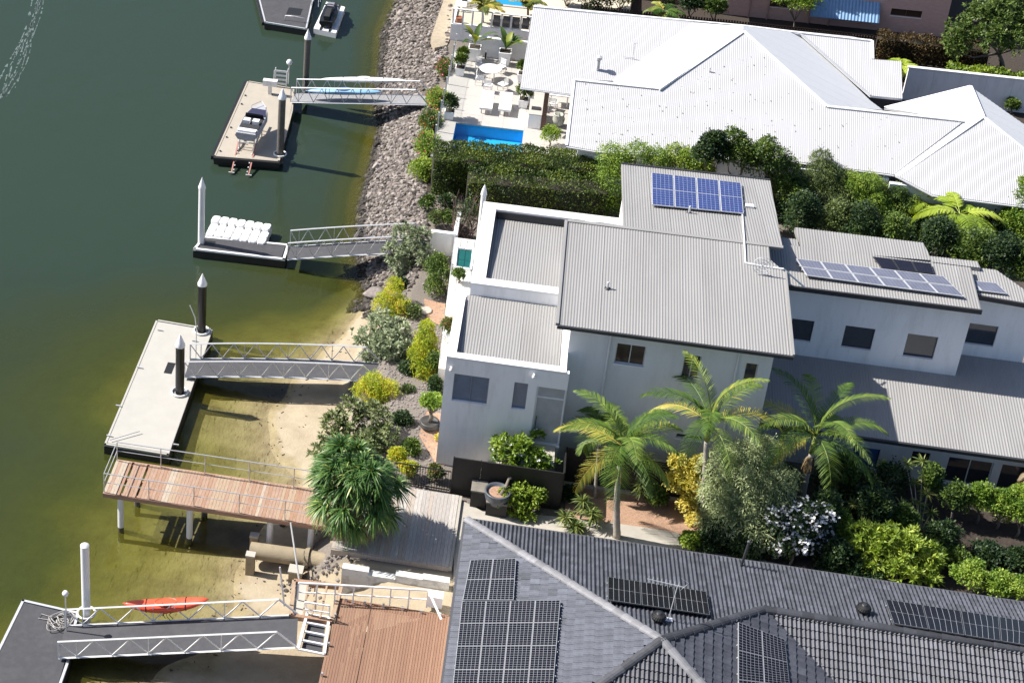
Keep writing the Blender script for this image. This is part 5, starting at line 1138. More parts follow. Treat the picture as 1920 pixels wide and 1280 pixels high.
# leaf litter dots on the sheets (separate dry leaves, too many to count)
lt = MB()
for _ in range(260):
    px, py = rnd.uniform(1075, 1700), rnd.uniform(100, 300)
    if not inside(faces['front_roof'][0], px, py) : continue
    q = GP(px, py, *P1)+V3(0, 0, .045); r = rnd.choice([.012, .016, .02, .035]); a0 = rnd.random()*6
    lt.add([q+V3(r*math.cos(a0+a), r*1.4*math.sin(a0+a), r*1.4*math.sin(a0+a)*S) for a in (0, 1.2, 2.5, 3.9, 5.1)], [(0,1,2,3,4)])
o = lt.build('leaf_litter', mat('dry_leaf', (.25, .20, .16), .9, var=.4)); tag(o, 'scattered dry leaves lying on the large white front roof', 'leaves', kind='stuff')
# ------------------------------------------------------------------ pool terrace
TZ = 2.2
tt = thing('pool_terrace', 'cream paved pool terrace of the white roofed house above the rocks', 'terrace', G(900, 180, TZ))
PAVE = mat('cream_paving', (.47, .44, .41), .7, var=.04, vscale=1.0, dirt=.12, bump=.1)
pa, pb_, pc_ = G(856, 231, TZ), G(982, 244, TZ), G(847, 272, TZ); X0, X1, Y1, Y0 = pa[0]-.03, pb_[0], (pa[1]+pb_[1])/2, pc_[1]-1.0
TX0, TX1, TY0, TY1 = G(822, 240, TZ)[0]-.1, G(1075, 200, TZ)[0]+1, Y0-.5, G(930, 102, TZ)[1]
def paving(x0, x1, y0, y1):
    nx_, ny_ = max(1, round((x1-x0)/1.2)), max(1, round((y1-y0)/1.2))
    for i in range(nx_):
        for j in range(ny_):
            a, b = x0+(x1-x0)*i/nx_, x0+(x1-x0)*(i+1)/nx_; c, d = y0+(y1-y0)*j/ny_, y0+(y1-y0)*(j+1)/ny_
            MB().box((a+.004, c+.004, TZ-.08), (b-.004, d-.004, TZ+rnd.uniform(-.002, .002))).build('paving_slab', PAVE, tt)
for a in ((TX0, X0, TY0, Y1), (TX0, TX1, Y1, TY1), (X1, TX1, TY0, Y1), (X0, X1, TY0, Y0)): paving(*a)
MB().prism([(TX0, TY0), (TX1, TY0), (TX1, Y0-.1), (TX0, Y0-.1)], .6, TZ-.081).build('base', WHITEWALL, tt); MB().prism([(TX0, Y1+.1), (TX1, Y1+.1), (TX1, TY1), (TX0, TY1)], .6, TZ-.081).build('base', WHITEWALL, tt); MB().prism([(TX0, Y0), (X0-.1, Y0), (X0-.1, Y1), (TX0, Y1)], .6, TZ-.082).build('base', WHITEWALL, tt); MB().prism([(X1+.1, Y0), (TX1, Y0), (TX1, Y1), (X1+.1, Y1)], .6, TZ-.082).build('base', WHITEWALL, tt)
pool = thing('swimming_pool', 'bright blue rectangular swimming pool in the cream terrace', 'pool', ((X0+X1)/2, (Y0+Y1)/2, 1))
PB = mat('blue_pool_lining', (.06, .52, .86), .5, var=.06)
MB().box((X0, Y0, 1.4), (X1, Y1, 1.45)).build('floor', PB, pool)
for a, b in (((X0-.1, Y0, .95), (X0, Y1, TZ-.002)), ((X1, Y0, .95), (X1+.1, Y1, TZ-.002)), ((X0-.1, Y1, .95), (X1+.1, Y1+.1, TZ-.09)), ((X0-.1, Y0-.1, .95), (X1+.1, Y0, TZ-.09))): MB().box(a, b).build('lining', PB, pool)
MB().box((X1-1.0, Y0, 1.0), (X1-.0, Y0+.5, 1.5)).build('step', PB, pool)
pw = bpy.data.materials.new('pool_water'); pw.use_nodes = True; n = pw.node_tree.nodes; n.remove(n['Principled BSDF']); tr_ = n.new('ShaderNodeBsdfTransparent'); tr_.inputs[0].default_value = (.62, .93, .99, 1); gl = n.new('ShaderNodeBsdfGlossy'); gl.inputs['Roughness'].default_value = .03; mx_ = n.new('ShaderNodeMixShader'); fr_ = n.new('ShaderNodeFresnel'); fr_.inputs[0].default_value = 1.33
for a, b in ((fr_.outputs[0], mx_.inputs[0]), (tr_.outputs[0], mx_.inputs[1]), (gl.outputs[0], mx_.inputs[2]), (mx_.outputs[0], n['Material Output'].inputs[0])): pw.node_tree.links.new(a, b)
MB().add([(X0, Y0, 2.1), (X1, Y0, 2.1), (X1, Y1, 2.1), (X0, Y1, 2.1)], [(0,1,2,3)]).build('water_surface', pw, pool)
# glass balustrade
gb = thing('glass_balustrade', 'clear glass balustrade along the water edge of the pool terrace', 'balustrade', (TX0, TY0, TZ))
CG = bpy.data.materials.new('clear_glass'); CG.use_nodes = True; n = CG.node_tree.nodes; n.remove(n['Principled BSDF']); tr_ = n.new('ShaderNodeBsdfTransparent'); tr_.inputs[0].default_value = (.95, .97, .97, 1); gl = n.new('ShaderNodeBsdfGlossy'); gl.inputs['Roughness'].default_value = .03; mx_ = n.new('ShaderNodeMixShader'); mx_.inputs[0].default_value = .05
for a, b in ((tr_.outputs[0], mx_.inputs[1]), (gl.outputs[0], mx_.inputs[2]), (mx_.outputs[0], n['Material Output'].inputs[0])): CG.node_tree.links.new(a, b)
yy = TY0; 
while yy < TY1-1.2:
    MB().box((TX0+.08, yy+.04, TZ+.06), (TX0+.095, yy+1.36, TZ+1.15)).build('glass_panel', CG, gb); MB().box((TX0+.05, yy+1.37, TZ), (TX0+.12, yy+1.43, TZ+1.18)).build('post', WHITEMETAL, gb); yy += 1.45
# terrace back wall
A, B = G(880, 104, TZ), G(990, 118, TZ); zt = HT(A, 70)
bwl = thing('terrace_wall', 'pale grey rendered wall behind the tall potted plants', 'wall', A); MB().box((A[0]-.1, A[1], 1.2), (B[0]+4, A[1]+.18, zt)).build('wall', GREYWALL, bwl); MB().box((A[0]-.12, A[1]-.02, zt+.002), (B[0]+4, A[1]+.2, zt+.06)).build('coping', WHITEMETAL, bwl)
# furniture
q = G(918, 150, TZ); tb = thing('round_table', 'round white table on the pool terrace', 'table', q); MB().lathe(q, [(.62, .70), (.64, .72), (.62, .745)], 24).build('tabletop', WHITEMETAL, tb)
for a in (.8, 2.4, 3.9, 5.5): MB().beam(q+V3(.35*math.cos(a), .35*math.sin(a), 0), q+V3(.3*math.cos(a), .3*math.sin(a), .7), .045).build('leg', WHITEMETAL, tb)
def chair(px, py, rz, label, grp='white chairs round the terrace table'):
    q = G(px, py, TZ); t = thing('white_chair', label, 'chair', q, grp); c, s = math.cos(rz), math.sin(rz); f = lambda x, y, z: q+V3(x*c-y*s, x*s+y*c, z)
    MB().prism([tuple(f(*p)) for p in ((-.23, -.23, .45), (.23, -.23, .45), (.23, .23, .45), (-.23, .23, .45))], .05).build('seat', WHITEMETAL, t)
    for x in (-.2, .2):
        for y in (-.2, .2): MB().beam(f(x, y, 0), f(x, y, .4 if y < 0 else .85), .035).build('leg', WHITEMETAL, t)
    b = MB()
    for k in range(4): b.beam(f(-.2, .2, .55+.09*k), f(.2, .2, .55+.09*k), .03, .05)
    b.build('backrest', WHITEMETAL, t)
chair(898, 158, 1.5, 'white chair on the left side of the round terrace table'); chair(914, 172, 3.0, 'white chair in front of the round terrace table'); chair(942, 170, -2.2, 'white chair at the right front of the round table'); chair(938, 137, -.6, 'white chair behind the round terrace table'); chair(900, 134, .7, 'white chair at the left rear of the round table')
for k, (x, y) in enumerate(((911, 214), (946, 217))):
    q = G(x, y, TZ); t = thing('sun_lounger', ['white slab sun lounger nearest the balustrade', 'white slab sun lounger nearest the house'][k], 'lounger', q, 'sun loungers on the pool terrace')
    MB().box((q[0]-.38, q[1]-.1, TZ+.3), (q[0]+.32, q[1]+1.5, TZ+.42)).build('bed', WHITEMETAL, t); MB().add([(q[0]-.36, q[1]+.95, TZ+.43), (q[0]+.3, q[1]+.95, TZ+.43), (q[0]+.3, q[1]+1.5, TZ+.72), (q[0]-.36, q[1]+1.5, TZ+.72), (q[0]-.36, q[1]+1.52, TZ+.421), (q[0]+.3, q[1]+1.52, TZ+.421)], [(0,1,2,3),(3,2,5,4),(0,3,4),(1,5,2)]).build('headrest', WHITEMETAL, t)
    for dx in (-.3, .2):
        for dy in (0, 1.3): MB().box((q[0]+dx, q[1]+dy, TZ), (q[0]+dx+.07, q[1]+dy+.07, TZ+.3)).build('leg', GUT, t)
# barbecue bench
q = G(1000, 232, TZ); t = thing('barbecue_bench', 'white outdoor kitchen bench with dark hob beside the planter', 'bench', q); MB().box((q[0]-.3, q[1]-.6, TZ), (q[0]+.4, q[1]+1.2, TZ+.85)).build('cabinet', WHITEWALL, t); MB().box((q[0]-.33, q[1]-.63, TZ+.852), (q[0]+.43, q[1]+1.23, TZ+.9)).build('benchtop', PAVE, t); MB().box((q[0]-.2, q[1]-.1, TZ+.903), (q[0]+.3, q[1]+.25, TZ+.95)).build('hob', DARKMETAL, t)
q = G(994, 196, TZ); t = thing('statue', 'small white garden statue beside the leafy planter under the eave', 'statue', q)
MB().lathe(q, [(.18, 0), (.18, .4), (.12, .42), (.17, .55), (.14, .8), (.19, 1.0), (.16, 1.2), (.06, 1.3), (.1, 1.38), (.09, 1.5), (.02, 1.55)], 12).build('figure', WHITEMETAL, t, smooth=True)
q = G(1045, 196, TZ); t = thing('dining_table', 'white dining table in the shade of the white roof', 'table', q); MB().box((q[0]-.5, q[1]-.4, TZ+.7), (q[0]+.6, q[1]+.4, TZ+.75)).build('tabletop', WHITEMETAL, t)
for dx in (-.42, .5):
    for dy in (-.33, .3): MB().box((q[0]+dx, q[1]+dy, TZ), (q[0]+dx+.06, q[1]+dy+.06, TZ+.7)).build('leg', WHITEMETAL, t)
chair(1036, 206, 2.9, 'white chair pulled up to the shaded dining table', 'chairs under the white roof'); 
q = G(1046, 236, TZ); t = thing('pale_urn', 'large pale urn standing near the hedge end of the terrace', 'urn', q); MB().lathe(q, [(.15, 0), (.3, .2), (.34, .45), (.26, .68), (.3, .72), (.24, .73), (.2, .5)], 16).build('urn', mat('pale_stoneware', (.42, .43, .38), .7, var=.2), t, smooth=True)
q = G(952, 122, TZ); 
# terrace bollard light
q = G(910, 110, TZ); t = thing('bollard_light', 'small black bollard light at the foot of the grey terrace wall', 'lamp', q); MB().lathe(q, [(.05, 0), (.05, .42)], 8).build('post', BLACK, t); MB().lathe(q+V3(0, 0, .421), [(.055, 0), (.055, .06), (.02, .08)], 8).build('head', WHITEMETAL, t)
# ================================================================== TILED HOUSE (bottom)
th = thing('dark_tiled_house', 'single storey house with charcoal concrete tile roof carrying black solar panels', 'house', (8, -24, GZ))
ZE = 4.4; ts = .291; CN = G(875, 975, ZE); PL = (CN, (-ts, 0, 1)); PBk = (CN, (0, ts, 1))
APX = GP(1241, 1201, *PBk); HE = GP(1432, 1143, *PBk); PR = (APX, (ts, 0, 1)); PF = (APX, (0, -ts, 1))
PW = (HE, (0, -ts, 1))
apx = APX
# hand the low ridge a true level line
rz = HE[2]; RE = V3(26, HE[1], rz)
y_e = CN[1]; xr = 26
bx0 = CN[0]; yb = APX[1]-6.9
zl = lambda x: ZE+ts*(x-bx0)
L_face = [CN, APX, V3(bx0+(APX[1]-yb)*0+0, 0, 0)]
Ld = V3(APX[0]-5.5, APX[1]-5.5, APX[2]-ts*5.5)
L_face = [CN, APX, Ld, V3(bx0, Ld[1], ZE)]
B_face = [CN, V3(xr, y_e, ZE), RE, HE, APX]
R_face = [APX, HE, HE+V3(5.5, -5.5, -ts*0), None]
vk = 6.2; VE = HE+V3(vk, -vk, -ts*vk)   # valley end
Fd = V3(APX[0]+6.5, APX[1]-6.5, APX[2]-ts*6.5)
R_face = [APX, HE, VE, Fd]
F_face = [APX, Fd, Ld]
W_face = [HE, RE, V3(xr, HE[1]-vk, rz-ts*vk), VE]
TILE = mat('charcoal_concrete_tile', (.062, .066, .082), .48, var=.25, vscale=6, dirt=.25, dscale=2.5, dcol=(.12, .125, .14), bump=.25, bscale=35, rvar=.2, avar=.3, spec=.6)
TILEL = mat('grey_weathered_tile', (.13, .14, .17), .6, var=.2, vscale=5, dirt=.25, dscale=2, dcol=(.17, .175, .19), bump=.25, bscale=35, rvar=.16, avar=.3)  # lighter tile tone, laid on the left slope only
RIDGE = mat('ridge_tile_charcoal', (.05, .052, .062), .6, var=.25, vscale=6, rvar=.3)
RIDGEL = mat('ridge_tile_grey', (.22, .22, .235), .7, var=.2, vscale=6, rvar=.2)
def tile_mesh(name, m, flat, off):
    N = 12; TW, TL = .30, .36; V = []; F = []
    def prof(u): 
        if flat: return .016*math.cos(2*math.pi*u)+(.02 if u > .9 else 0)
        return .027*math.cos(4*math.pi*u)
    for j, (v, h) in enumerate(((0, .0), (0, .048), (TL, .008))):
        for i in range(N+1):
            u = i/N; V.append((TW*(u-.5)*.955, v-TL/2, h+(prof(u)+.02 if j else 0)))
    for j in range(2):
        for i in range(N): a = j*(N+1)+i; F.append((a, a+1, a+N+2, a+N+1))
    me = bpy.data.meshes.new(name); me.from_pydata(V, [], F); me.materials.append(m); me.polygons.foreach_set('use_smooth', np.ones(len(me.polygons), bool)); me.set_sharp_from_angle(angle=R(50)); a_ = me.attributes.new('v', 'FLOAT', 'FACE'); a_.data.foreach_set('value', np.full(len(me.polygons), .5, np.float32)); return me
TILES = []
def tile_face(poly, m, flat, nm):
    P_ = [np.array(p, float) for p in poly]; n = np.zeros(3)
    for i in range(len(P_)): n += np.cross(P_[i], P_[(i+1) % len(P_)])
    if n[2] < 0: n = -n
    u, v, n = plane_axes(n); o = P_[0]; q = [((p-o) @ u, (p-o) @ v) for p in P_]
    f = slab(poly, .08, nm, RIDGE, th); me = tile_mesh('roof_tile', m, flat, 0)
    u0, u1 = min(a for a, _ in q), max(a for a, _ in q); v0, v1 = min(b for _, b in q), max(b for _, b in q)
    j = 0; vv = v0+.16
    while vv < v1+.1:
        uu = u0+.15-(.11*(j*7 % 3)/3 if nm == 'left_slope' else 0)
        while uu < u1+.2:
            hit = sum(inside(q, uu+a, vv+b) for a in (-.12, .12) for b in (-.13, .13))
            if hit >= (3 if hit and not inside(q, uu, vv) else 2) and inside(q, uu, vv):
                c = o+u*uu+v*vv+n*.012; TILES.append((c, u, v, n, me, f, m))
            uu += .30
        vv += .33; j += 1
    return f
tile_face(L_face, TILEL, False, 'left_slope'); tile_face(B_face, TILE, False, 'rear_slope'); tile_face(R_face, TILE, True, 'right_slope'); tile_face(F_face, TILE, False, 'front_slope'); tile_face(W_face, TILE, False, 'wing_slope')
def vis(t):
    p = proj(t[0]); return -20 < p[0] < 1940 and -10 < p[1] < 1300
TV = [t for t in TILES if vis(t)]; TV.sort(key=lambda t: np.linalg.norm(t[0]-CAMC)); near, far = TV[:290], TV[290:]+[t for t in TILES if not vis(t)]
def tmat(t):
    c, u, v, n = t[:4]; off = OFF[t[5].name]; M4 = Matrix.Identity(4)
    for i in range(3): M4[i][0] = u[i]; M4[i][1] = v[i]; M4[i][2] = n[i]; M4[i][3] = c[i]-off[i]
    return M4
for t in near:
    o = bpy.data.objects.new('roof_tile', t[4]); COL.objects.link(o); o.parent = t[5]
    tw = Matrix.Rotation(rnd.gauss(0, .006), 4, 'X') @ Matrix.Rotation(rnd.gauss(0, .004), 4, 'Y'); o.matrix_basis = tmat(t) @ tw
groups = {}
for t in far: groups.setdefault(t[5].name, []).append(t)
for k, ts_ in groups.items():
    par = ts_[0][5]; me = ts_[0][4]; V = np.array([v.co[:] for v in me.vertices]); F = np.array([list(p.vertices) for p in me.polygons]); nv = len(V); VV = []; FF = []
    for i, t in enumerate(ts_):
        c, u, v, n = t[:4]; Ms = np.stack([u, v, n], 1); VV.append(V @ Ms.T + c + n*rnd.gauss(0, .002)); FF.append(F+i*nv)
    o = setmesh('roof_tiles', np.concatenate(VV), np.concatenate(FF), ts_[0][6], par, smooth=True, attr=np.repeat(np.clip(.5+.25*NR.normal(size=len(ts_)), 0, 1), len(F))); o.data.set_sharp_from_angle(angle=R(50)); o['kind'] = 'stuff'; OFF[o.name] = OFF[par.name]
def ridge(A, B, m, nm='ridge_tile', r=.13):
    A, B = np.array(A), np.array(B); L = np.linalg.norm(B-A); d = (B-A)/L; k = int(L/.42); s = nrm(np.cross(d, (0, 0, 1))); z = np.cross(s, d)
    for i in range(k):
        p0, p1 = A+d*L*i/k, A+d*(L*(i+1)/k+.03); V = []; N = 7
        for p, rr in ((p0, r*1.16), (p1, r*.92)):
            for j in range(N): a = math.pi*j/(N-1); V.append(p+s*rr*1.25*math.cos(a)+z*(rr*.75*math.sin(a)+.045))
        F = [(j, j+1, N+j+1, N+j) for j in range(N-1)]+[tuple(range(N))[::-1], tuple(range(N, 2*N))]
        MB().add(V, F).build(nm, m, th)
    return
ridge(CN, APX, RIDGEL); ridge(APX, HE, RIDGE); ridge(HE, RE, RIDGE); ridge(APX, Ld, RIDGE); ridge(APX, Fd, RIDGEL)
MB().beam(HE+V3(0, 0, .02), VE+V3(0, 0, .02), .16, .03).build('valley', RIDGE, th)
MB().beam(CN+V3(0, .07, -.03), V3(xr, y_e+.07, ZE-.03), .12, .12).build('gutter', mat('dark_gutter', (.09, .09, .10), .5), th); MB().beam(CN+V3(-.07, .1, -.03), V3(bx0-.07, Ld[1], ZE-.03), .12, .12).build('gutter', MC['dark_gutter'], th)
MB().box((bx0+.5, Ld[1]+.5, GZ-.1), (xr, y_e-.5, ZE-.05)).build('wall', WHITEWALL, th)
def pw_(pts, pl, lift=.2): return [GP(x, y, pl[0]+V3(0, 0, lift), pl[1]) for x, y in pts]
FRG = mat('dull_panel_frame', (.34, .35, .37), .5)
a_, b_, c_, d_ = pw_([(882,1049),(968,1046),(963,1124),(867,1124)], PL)
solar('black solar array on the left tiled slope, upper narrow section', [a_, b_, c_, d_], 2, 2, PANEL_BLK, frame=FRG, fw=.014, gap=.012)
solar('large black solar array on the left tiled slope, lower wide section', pw_([(866,1126.5),(1051,1124),(1036,1300),(847,1300)], PL), 4, 4, PANEL_BLK, frame=FRG, fw=.014, gap=.012)
solar('low black solar array beneath the roof antenna', pw_([(1139,1080),(1325,1108),(1332,1152),(1139,1124)], PBk, .24), 3, 1, PANEL_BLK2, frame=DARKMETAL, fw=.018, gap=.014)
solar('long black solar array near the round vent by the right edge', pw_([(1659,1122),(1945,1166),(1945,1212),(1675,1168)], PBk, .24), 4, 1, PANEL_BLK2, frame=DARKMETAL, fw=.018, gap=.014)
solar('black solar array on the shaded right facing tiled slope', pw_([(1384,1165),(1472,1198),(1486,1330),(1384,1330)], PR), 2, 3, PANEL_BLK, frame=FRG, fw=.014, gap=.012)
# whirlybird vents
def whirly(px, py, pl, lab):
    q = GP(px, py, *pl); t = thing('roof_vent', lab, 'vent', q, 'round turbine vents on the tiled roof'); MB().lathe(q, [(.16, -.08), (.15, .14)], 16).build('throat', DARKMETAL, t)
    for i in range(20):
        a = 2*math.pi*i/20; pts = [q+V3(r_*math.cos(a+tw), r_*math.sin(a+tw), z_) for r_, z_, tw in ((.15, .14, 0), (.235, .2, .1), (.25, .28, .2), (.2, .37, .3), (.06, .42, .4))]
        b = MB(); w2 = .03
        for k in range(4): p, p2 = pts[k], pts[k+1]; t_ = V3(-math.sin(a), math.cos(a), 0)*w2; b.add([p-t_, p+t_, p2+t_*.8, p2-t_*.8], [(0,1,2,3)])
        b.build('fin', BLACK, t)
    MB().lathe(q+V3(0, 0, .14), [(.13, 0), (.2, .08), (.19, .18), (.1, .25)], 14).build('core', DARKMETAL, t); MB().lathe(q+V3(0, 0, .41), [(.1, 0), (.07, .03), (.01, .04)], 12).build('cap', DARKMETAL, t)
whirly(1233, 1166, PBk, 'black turbine roof vent beside the antenna base'); whirly(1617, 1150, PBk, 'black turbine roof vent next to the long right hand solar array')
q = GP(1252, 1165, *PBk); t = thing('roof_antenna', 'thin aluminium aerial leaning above the low black solar array', 'antenna', q); tp_ = q+V3(.1, .1, 1.55); MB().tube([q, tp_], .018, 6).build('mast', ALU, t)
MB().tube([tp_+V3(-1.0, .12, 0), tp_+V3(.2, -.02, 0)], .012, 5).build('boom', ALU, t)
for i in range(8): p = tp_+V3(-.95+.14*i, .11-.014*i, 0); MB().tube([p+V3(0, -.02, -.13), p+V3(0, .02, .13)], .007, 4).build('element', ALU, t)
MB().box((q[0]-.12, q[1]-.1, q[2]), (q[0]+.14, q[1]+.1, q[2]+.12)).build('base', ALU, t); MB().tube([tp_+V3(.1, 0, -.2), tp_+V3(.35, .1, .1), tp_+V3(.1, .1, .25)], .01, 4).build('loop', ALU, t)
q = GP(1389, 1062, *PBk); t = thing('roof_pipe', 'slim dark flue pipe at the eave under the silvery tree', 'pipe', q); MB().tube([q, q+V3(.12, .1, 1.1)], .05, 8).build('flue', DARKMETAL, t); MB().lathe(q+V3(.12, .1, 1.1), [(.08, 0), (.08, .05), (.02, .09)], 8).build('cowl', DARKMETAL, t)
# ================================================================== TOP NEIGHBOURS
NZ = 2.6
nt_ = thing('neighbour_terrace', 'cream pool deck of the top neighbour behind a white wall with railing', 'terrace', G(900, 20, NZ))
A, B = G(843, 72, GZ+.1), G(988, 92, GZ+.1); zt = HT(A, 45); yw = A[1]
nw_ = thing('neighbour_white_wall', 'white rendered retaining wall with white railing at the top neighbour', 'wall', (A[0], yw, GZ))
MB().box((A[0], yw, 1.0), (B[0]+1, yw+.2, zt)).build('wall', WHITEWALL, nw_); MB().box((A[0], yw+.202, 1.0), (A[0]+.2, yw+12, zt)).build('wall', WHITEWALL, nw_)
MB().box((A[0]+.21, yw+.21, 1.5), (B[0]+6, yw+12, zt-.12)).build('paving', mat('tan_paving', (.58, .52, .42), .8, var=.08), nt_)
for i in range(9):
    x = A[0]+.1+i*.58; MB().box((x-.05, yw+.05, zt), (x+.05, yw+.15, zt+.95)).build('post', WHITEMETAL, nw_)
    if i < 8: MB().box((x+.07, yw+.09, zt+.12), (x+.51, yw+.105, zt+.85)).build('glass_panel', CG if i < 4 else GLASS, nw_)
MB().box((A[0], yw+.04, zt+.951), (B[0]+.6, yw+.16, zt+1.0)).build('rail', WHITEMETAL, nw_)
q = G(855, 38, zt); t = thing('terracotta_pot', 'small terracotta pot in the corner of the top neighbour deck', 'pot', (A[0]+.45, yw+.4, zt-.12)); MB().lathe((A[0]+.45, yw+.45, zt-.12), [(.16, 0), (.24, .4), (.2, .42), (.18, .36)], 14).build('pot', mat('terracotta', (.32, .10, .05), .8), t)
for k, (px, py) in enumerate(((866, 12), (876, 2))):
    q = G(px, py, zt); t = thing('deck_lounger', ['white slatted lounger at the corner of the top neighbour deck', 'second white slatted lounger partly cut by the top edge'][k], 'lounger', (q[0], q[1], zt-.12), 'loungers on the top deck')
    for i in range(7): MB().box((q[0]-.3, q[1]-.6+.22*i, zt+.2), (q[0]+.3, q[1]-.45+.22*i, zt+.24)).build('slat', WHITEMETAL, t)
    for dx in (-.28, .24):
        for dy in (-.55, .8): MB().box((q[0]+dx, q[1]+dy, zt-.12), (q[0]+dx+.05, q[1]+dy+.05, zt+.2)).build('leg', WHITEMETAL, t)
q0 = G(925, 8, zt-.1); t = thing('neighbour_pool', 'corner of a blue pool at the top edge of the photo', 'pool', q0); MB().box((q0[0], q0[1], zt-.119), (q0[0]+2.6, q0[1]+3, zt-.09)).build('water', mat('blue_pool_water', (.02, .28, .55), .1), t); MB().box((q0[0]-.2, q0[1]-.2, zt-.12), (q0[0]+2.8, q0[1]-.003, zt-.05)).build('coping', PAVE, t)
# pink brick house
PY_ = G(1550, 62, 2.0)[1]+1.2
pk = thing('pink_brick_house', 'pink brick house with blue awning behind the dark picket fence', 'house', G(1550, 40, 2))
bm2 = bpy.data.materials.new('pink_brick'); bm2.use_nodes = True; n = bm2.node_tree.nodes; L = bm2.node_tree.links; bt_ = n.new('ShaderNodeTexBrick'); tc = n.new('ShaderNodeTexCoord'); mp = n.new('ShaderNodeMapping'); mp.inputs['Rotation'].default_value = (R(90), 0, 0); L.new(tc.outputs['Object'], mp.inputs[0]); L.new(mp.outputs[0], bt_.inputs[0])
bt_.inputs['Color1'].default_value = (.80, .50, .42, 1); bt_.inputs['Color2'].default_value = (.72, .42, .35, 1); bt_.inputs['Mortar'].default_value = (.60, .47, .42, 1); bt_.inputs['Scale'].default_value = 1; bt_.inputs['Brick Width'].default_value = .24; bt_.inputs['Row Height'].default_value = .086; bt_.inputs['Mortar Size'].default_value = .012
L.new(bt_.outputs[0], n['Principled BSDF'].inputs['Base Color']); n['Principled BSDF'].inputs['Roughness'].default_value = .85
bp = n.new('ShaderNodeBump'); bp.inputs['Strength'].default_value = .4; bp.inputs['Distance'].default_value = .01; L.new(bt_.outputs['Fac'], bp.inputs['Height']); bp.invert = True; L.new(bp.outputs[0], n['Principled BSDF'].inputs['Normal'])
xL, xR = GY(1330, 30, PY_)[0], GY(1775, 40, PY_)[0]
ho = [win_at(a, b, PY_) for a, b in (((1449, -30), (1477, 16)), ((1494, -20), (1511, 13)), ((1672, 16), (1727, 35)), ((1549, 24), (1568, 30)))]
wall_y(MB(), xL, xR, 1.6, 8.5, PY_, .25, ho).build('wall', bm2, pk); MB().box((xL+.1, PY_+.7, 1.6), (xR-.1, PY_+9, 8.4)).build('interior', MC['dark_interior'], pk); MB().box((xR-.25, PY_+.252, 1.6), (xR, PY_+9, 8.5)).build('wall', bm2, pk)
for k in ho: window(pk, *k, PY_, frame=mat('brown_window_frame', (.09, .045, .035), .6), glass=mat('brown_dark_glass', (.04, .025, .02), .2), mull=2)
xl2 = GY(1180, 5, PY_-1)[0]; MB().box((xl2, PY_+1.0, 1.6), (xL-.003, PY_+1.25, 8.5)).build('wall', bm2, pk)
a_, b_ = win_at((1521, 0), (1646, 28), PY_)[:2]; zz = win_at((1521, -8), (1646, 14), PY_)
aw = [V3(a_, PY_-.01, zz[3]), V3(b_, PY_-.01, zz[3]), V3(b_, PY_-.9, zz[3]-1.0), V3(a_, PY_-.9, zz[3]-1.0)]
awn = slab([aw[3], aw[2], aw[1], aw[0]], .03, 'awning', mat('blue_awning', (.20, .36, .58), .5), pk); roof_face([aw[3], aw[2], aw[1], aw[0]], awn, MC['blue_awning'], period=.2, amp=.02, sheet=.6, lift=.03, name='awning_sheet')
for px in (1405, 1440, 1520, 1558): x = GY(px, 20, PY_-.1)[0]; MB().tube([(x, PY_-.08, 1.7), (x, PY_-.08, 8.4)], .05, 6).build('downpipe', mat('pink_paint', (.48, .32, .29), .6), pk)
MB().box((xL, PY_-.9, 4.35), (GY(1520, 20, PY_)[0], PY_-.003, 4.5)).build('balcony_slab', MC['pink_paint'], pk)
# picket fence in front of it
A, B = G(1085, 52, 2.0), G(1760, 92, 2.0); yF = (A[1]+B[1])/2-.2
pf = thing('picket_fence', 'dark brown picket fence in front of the pink brick house', 'fence', ((A[0]+B[0])/2, yF, 2)); DKW = mat('dark_brown_timber', (.045, .028, .022), .8, var=.3)
x = A[0]; k = 0
ref = HT(G(1600, 86, 2.0), 56)
while x < B[0]:
    MB().box((x, yF, 1.8), (x+.11, yF+.025, ref+rnd.uniform(-.01, .01))).build('picket', DKW, pf); x += .165
for z in (2.2, ref-.25): MB().box((A[0], yF+.027, z), (B[0], yF+.08, z+.09)).build('rail', DKW, pf)
# grey wall right
A, B = G(1690, 187, 2.0), G(1935, 213, 2.0); zt = HT(A, 128); gw = thing('grey_garden_wall', 'long pale grey garden wall behind the small shrubs at the upper right', 'wall', A)
for i in range(5):
    x0, x1 = A[0]+(B[0]-A[0])*i/5, A[0]+(B[0]-A[0])*(i+1)/5; MB().box((x0+.004, A[1], 1.8), (x1-.004, A[1]+.2, zt)).build('wall_panel', WHITEWALL, gw)
MB().box((A[0]-.05, A[1]-.03, zt+.002), (B[0]+.05, A[1]+.23, zt+.07)).build('coping', GREYWALL, gw)
sheet('side_soil', [(1600,-60),(2000,0),(2000,420),(1500,320),(1060,80),(1100,-60)], GZ+.0+.2, SOIL, t=.2)
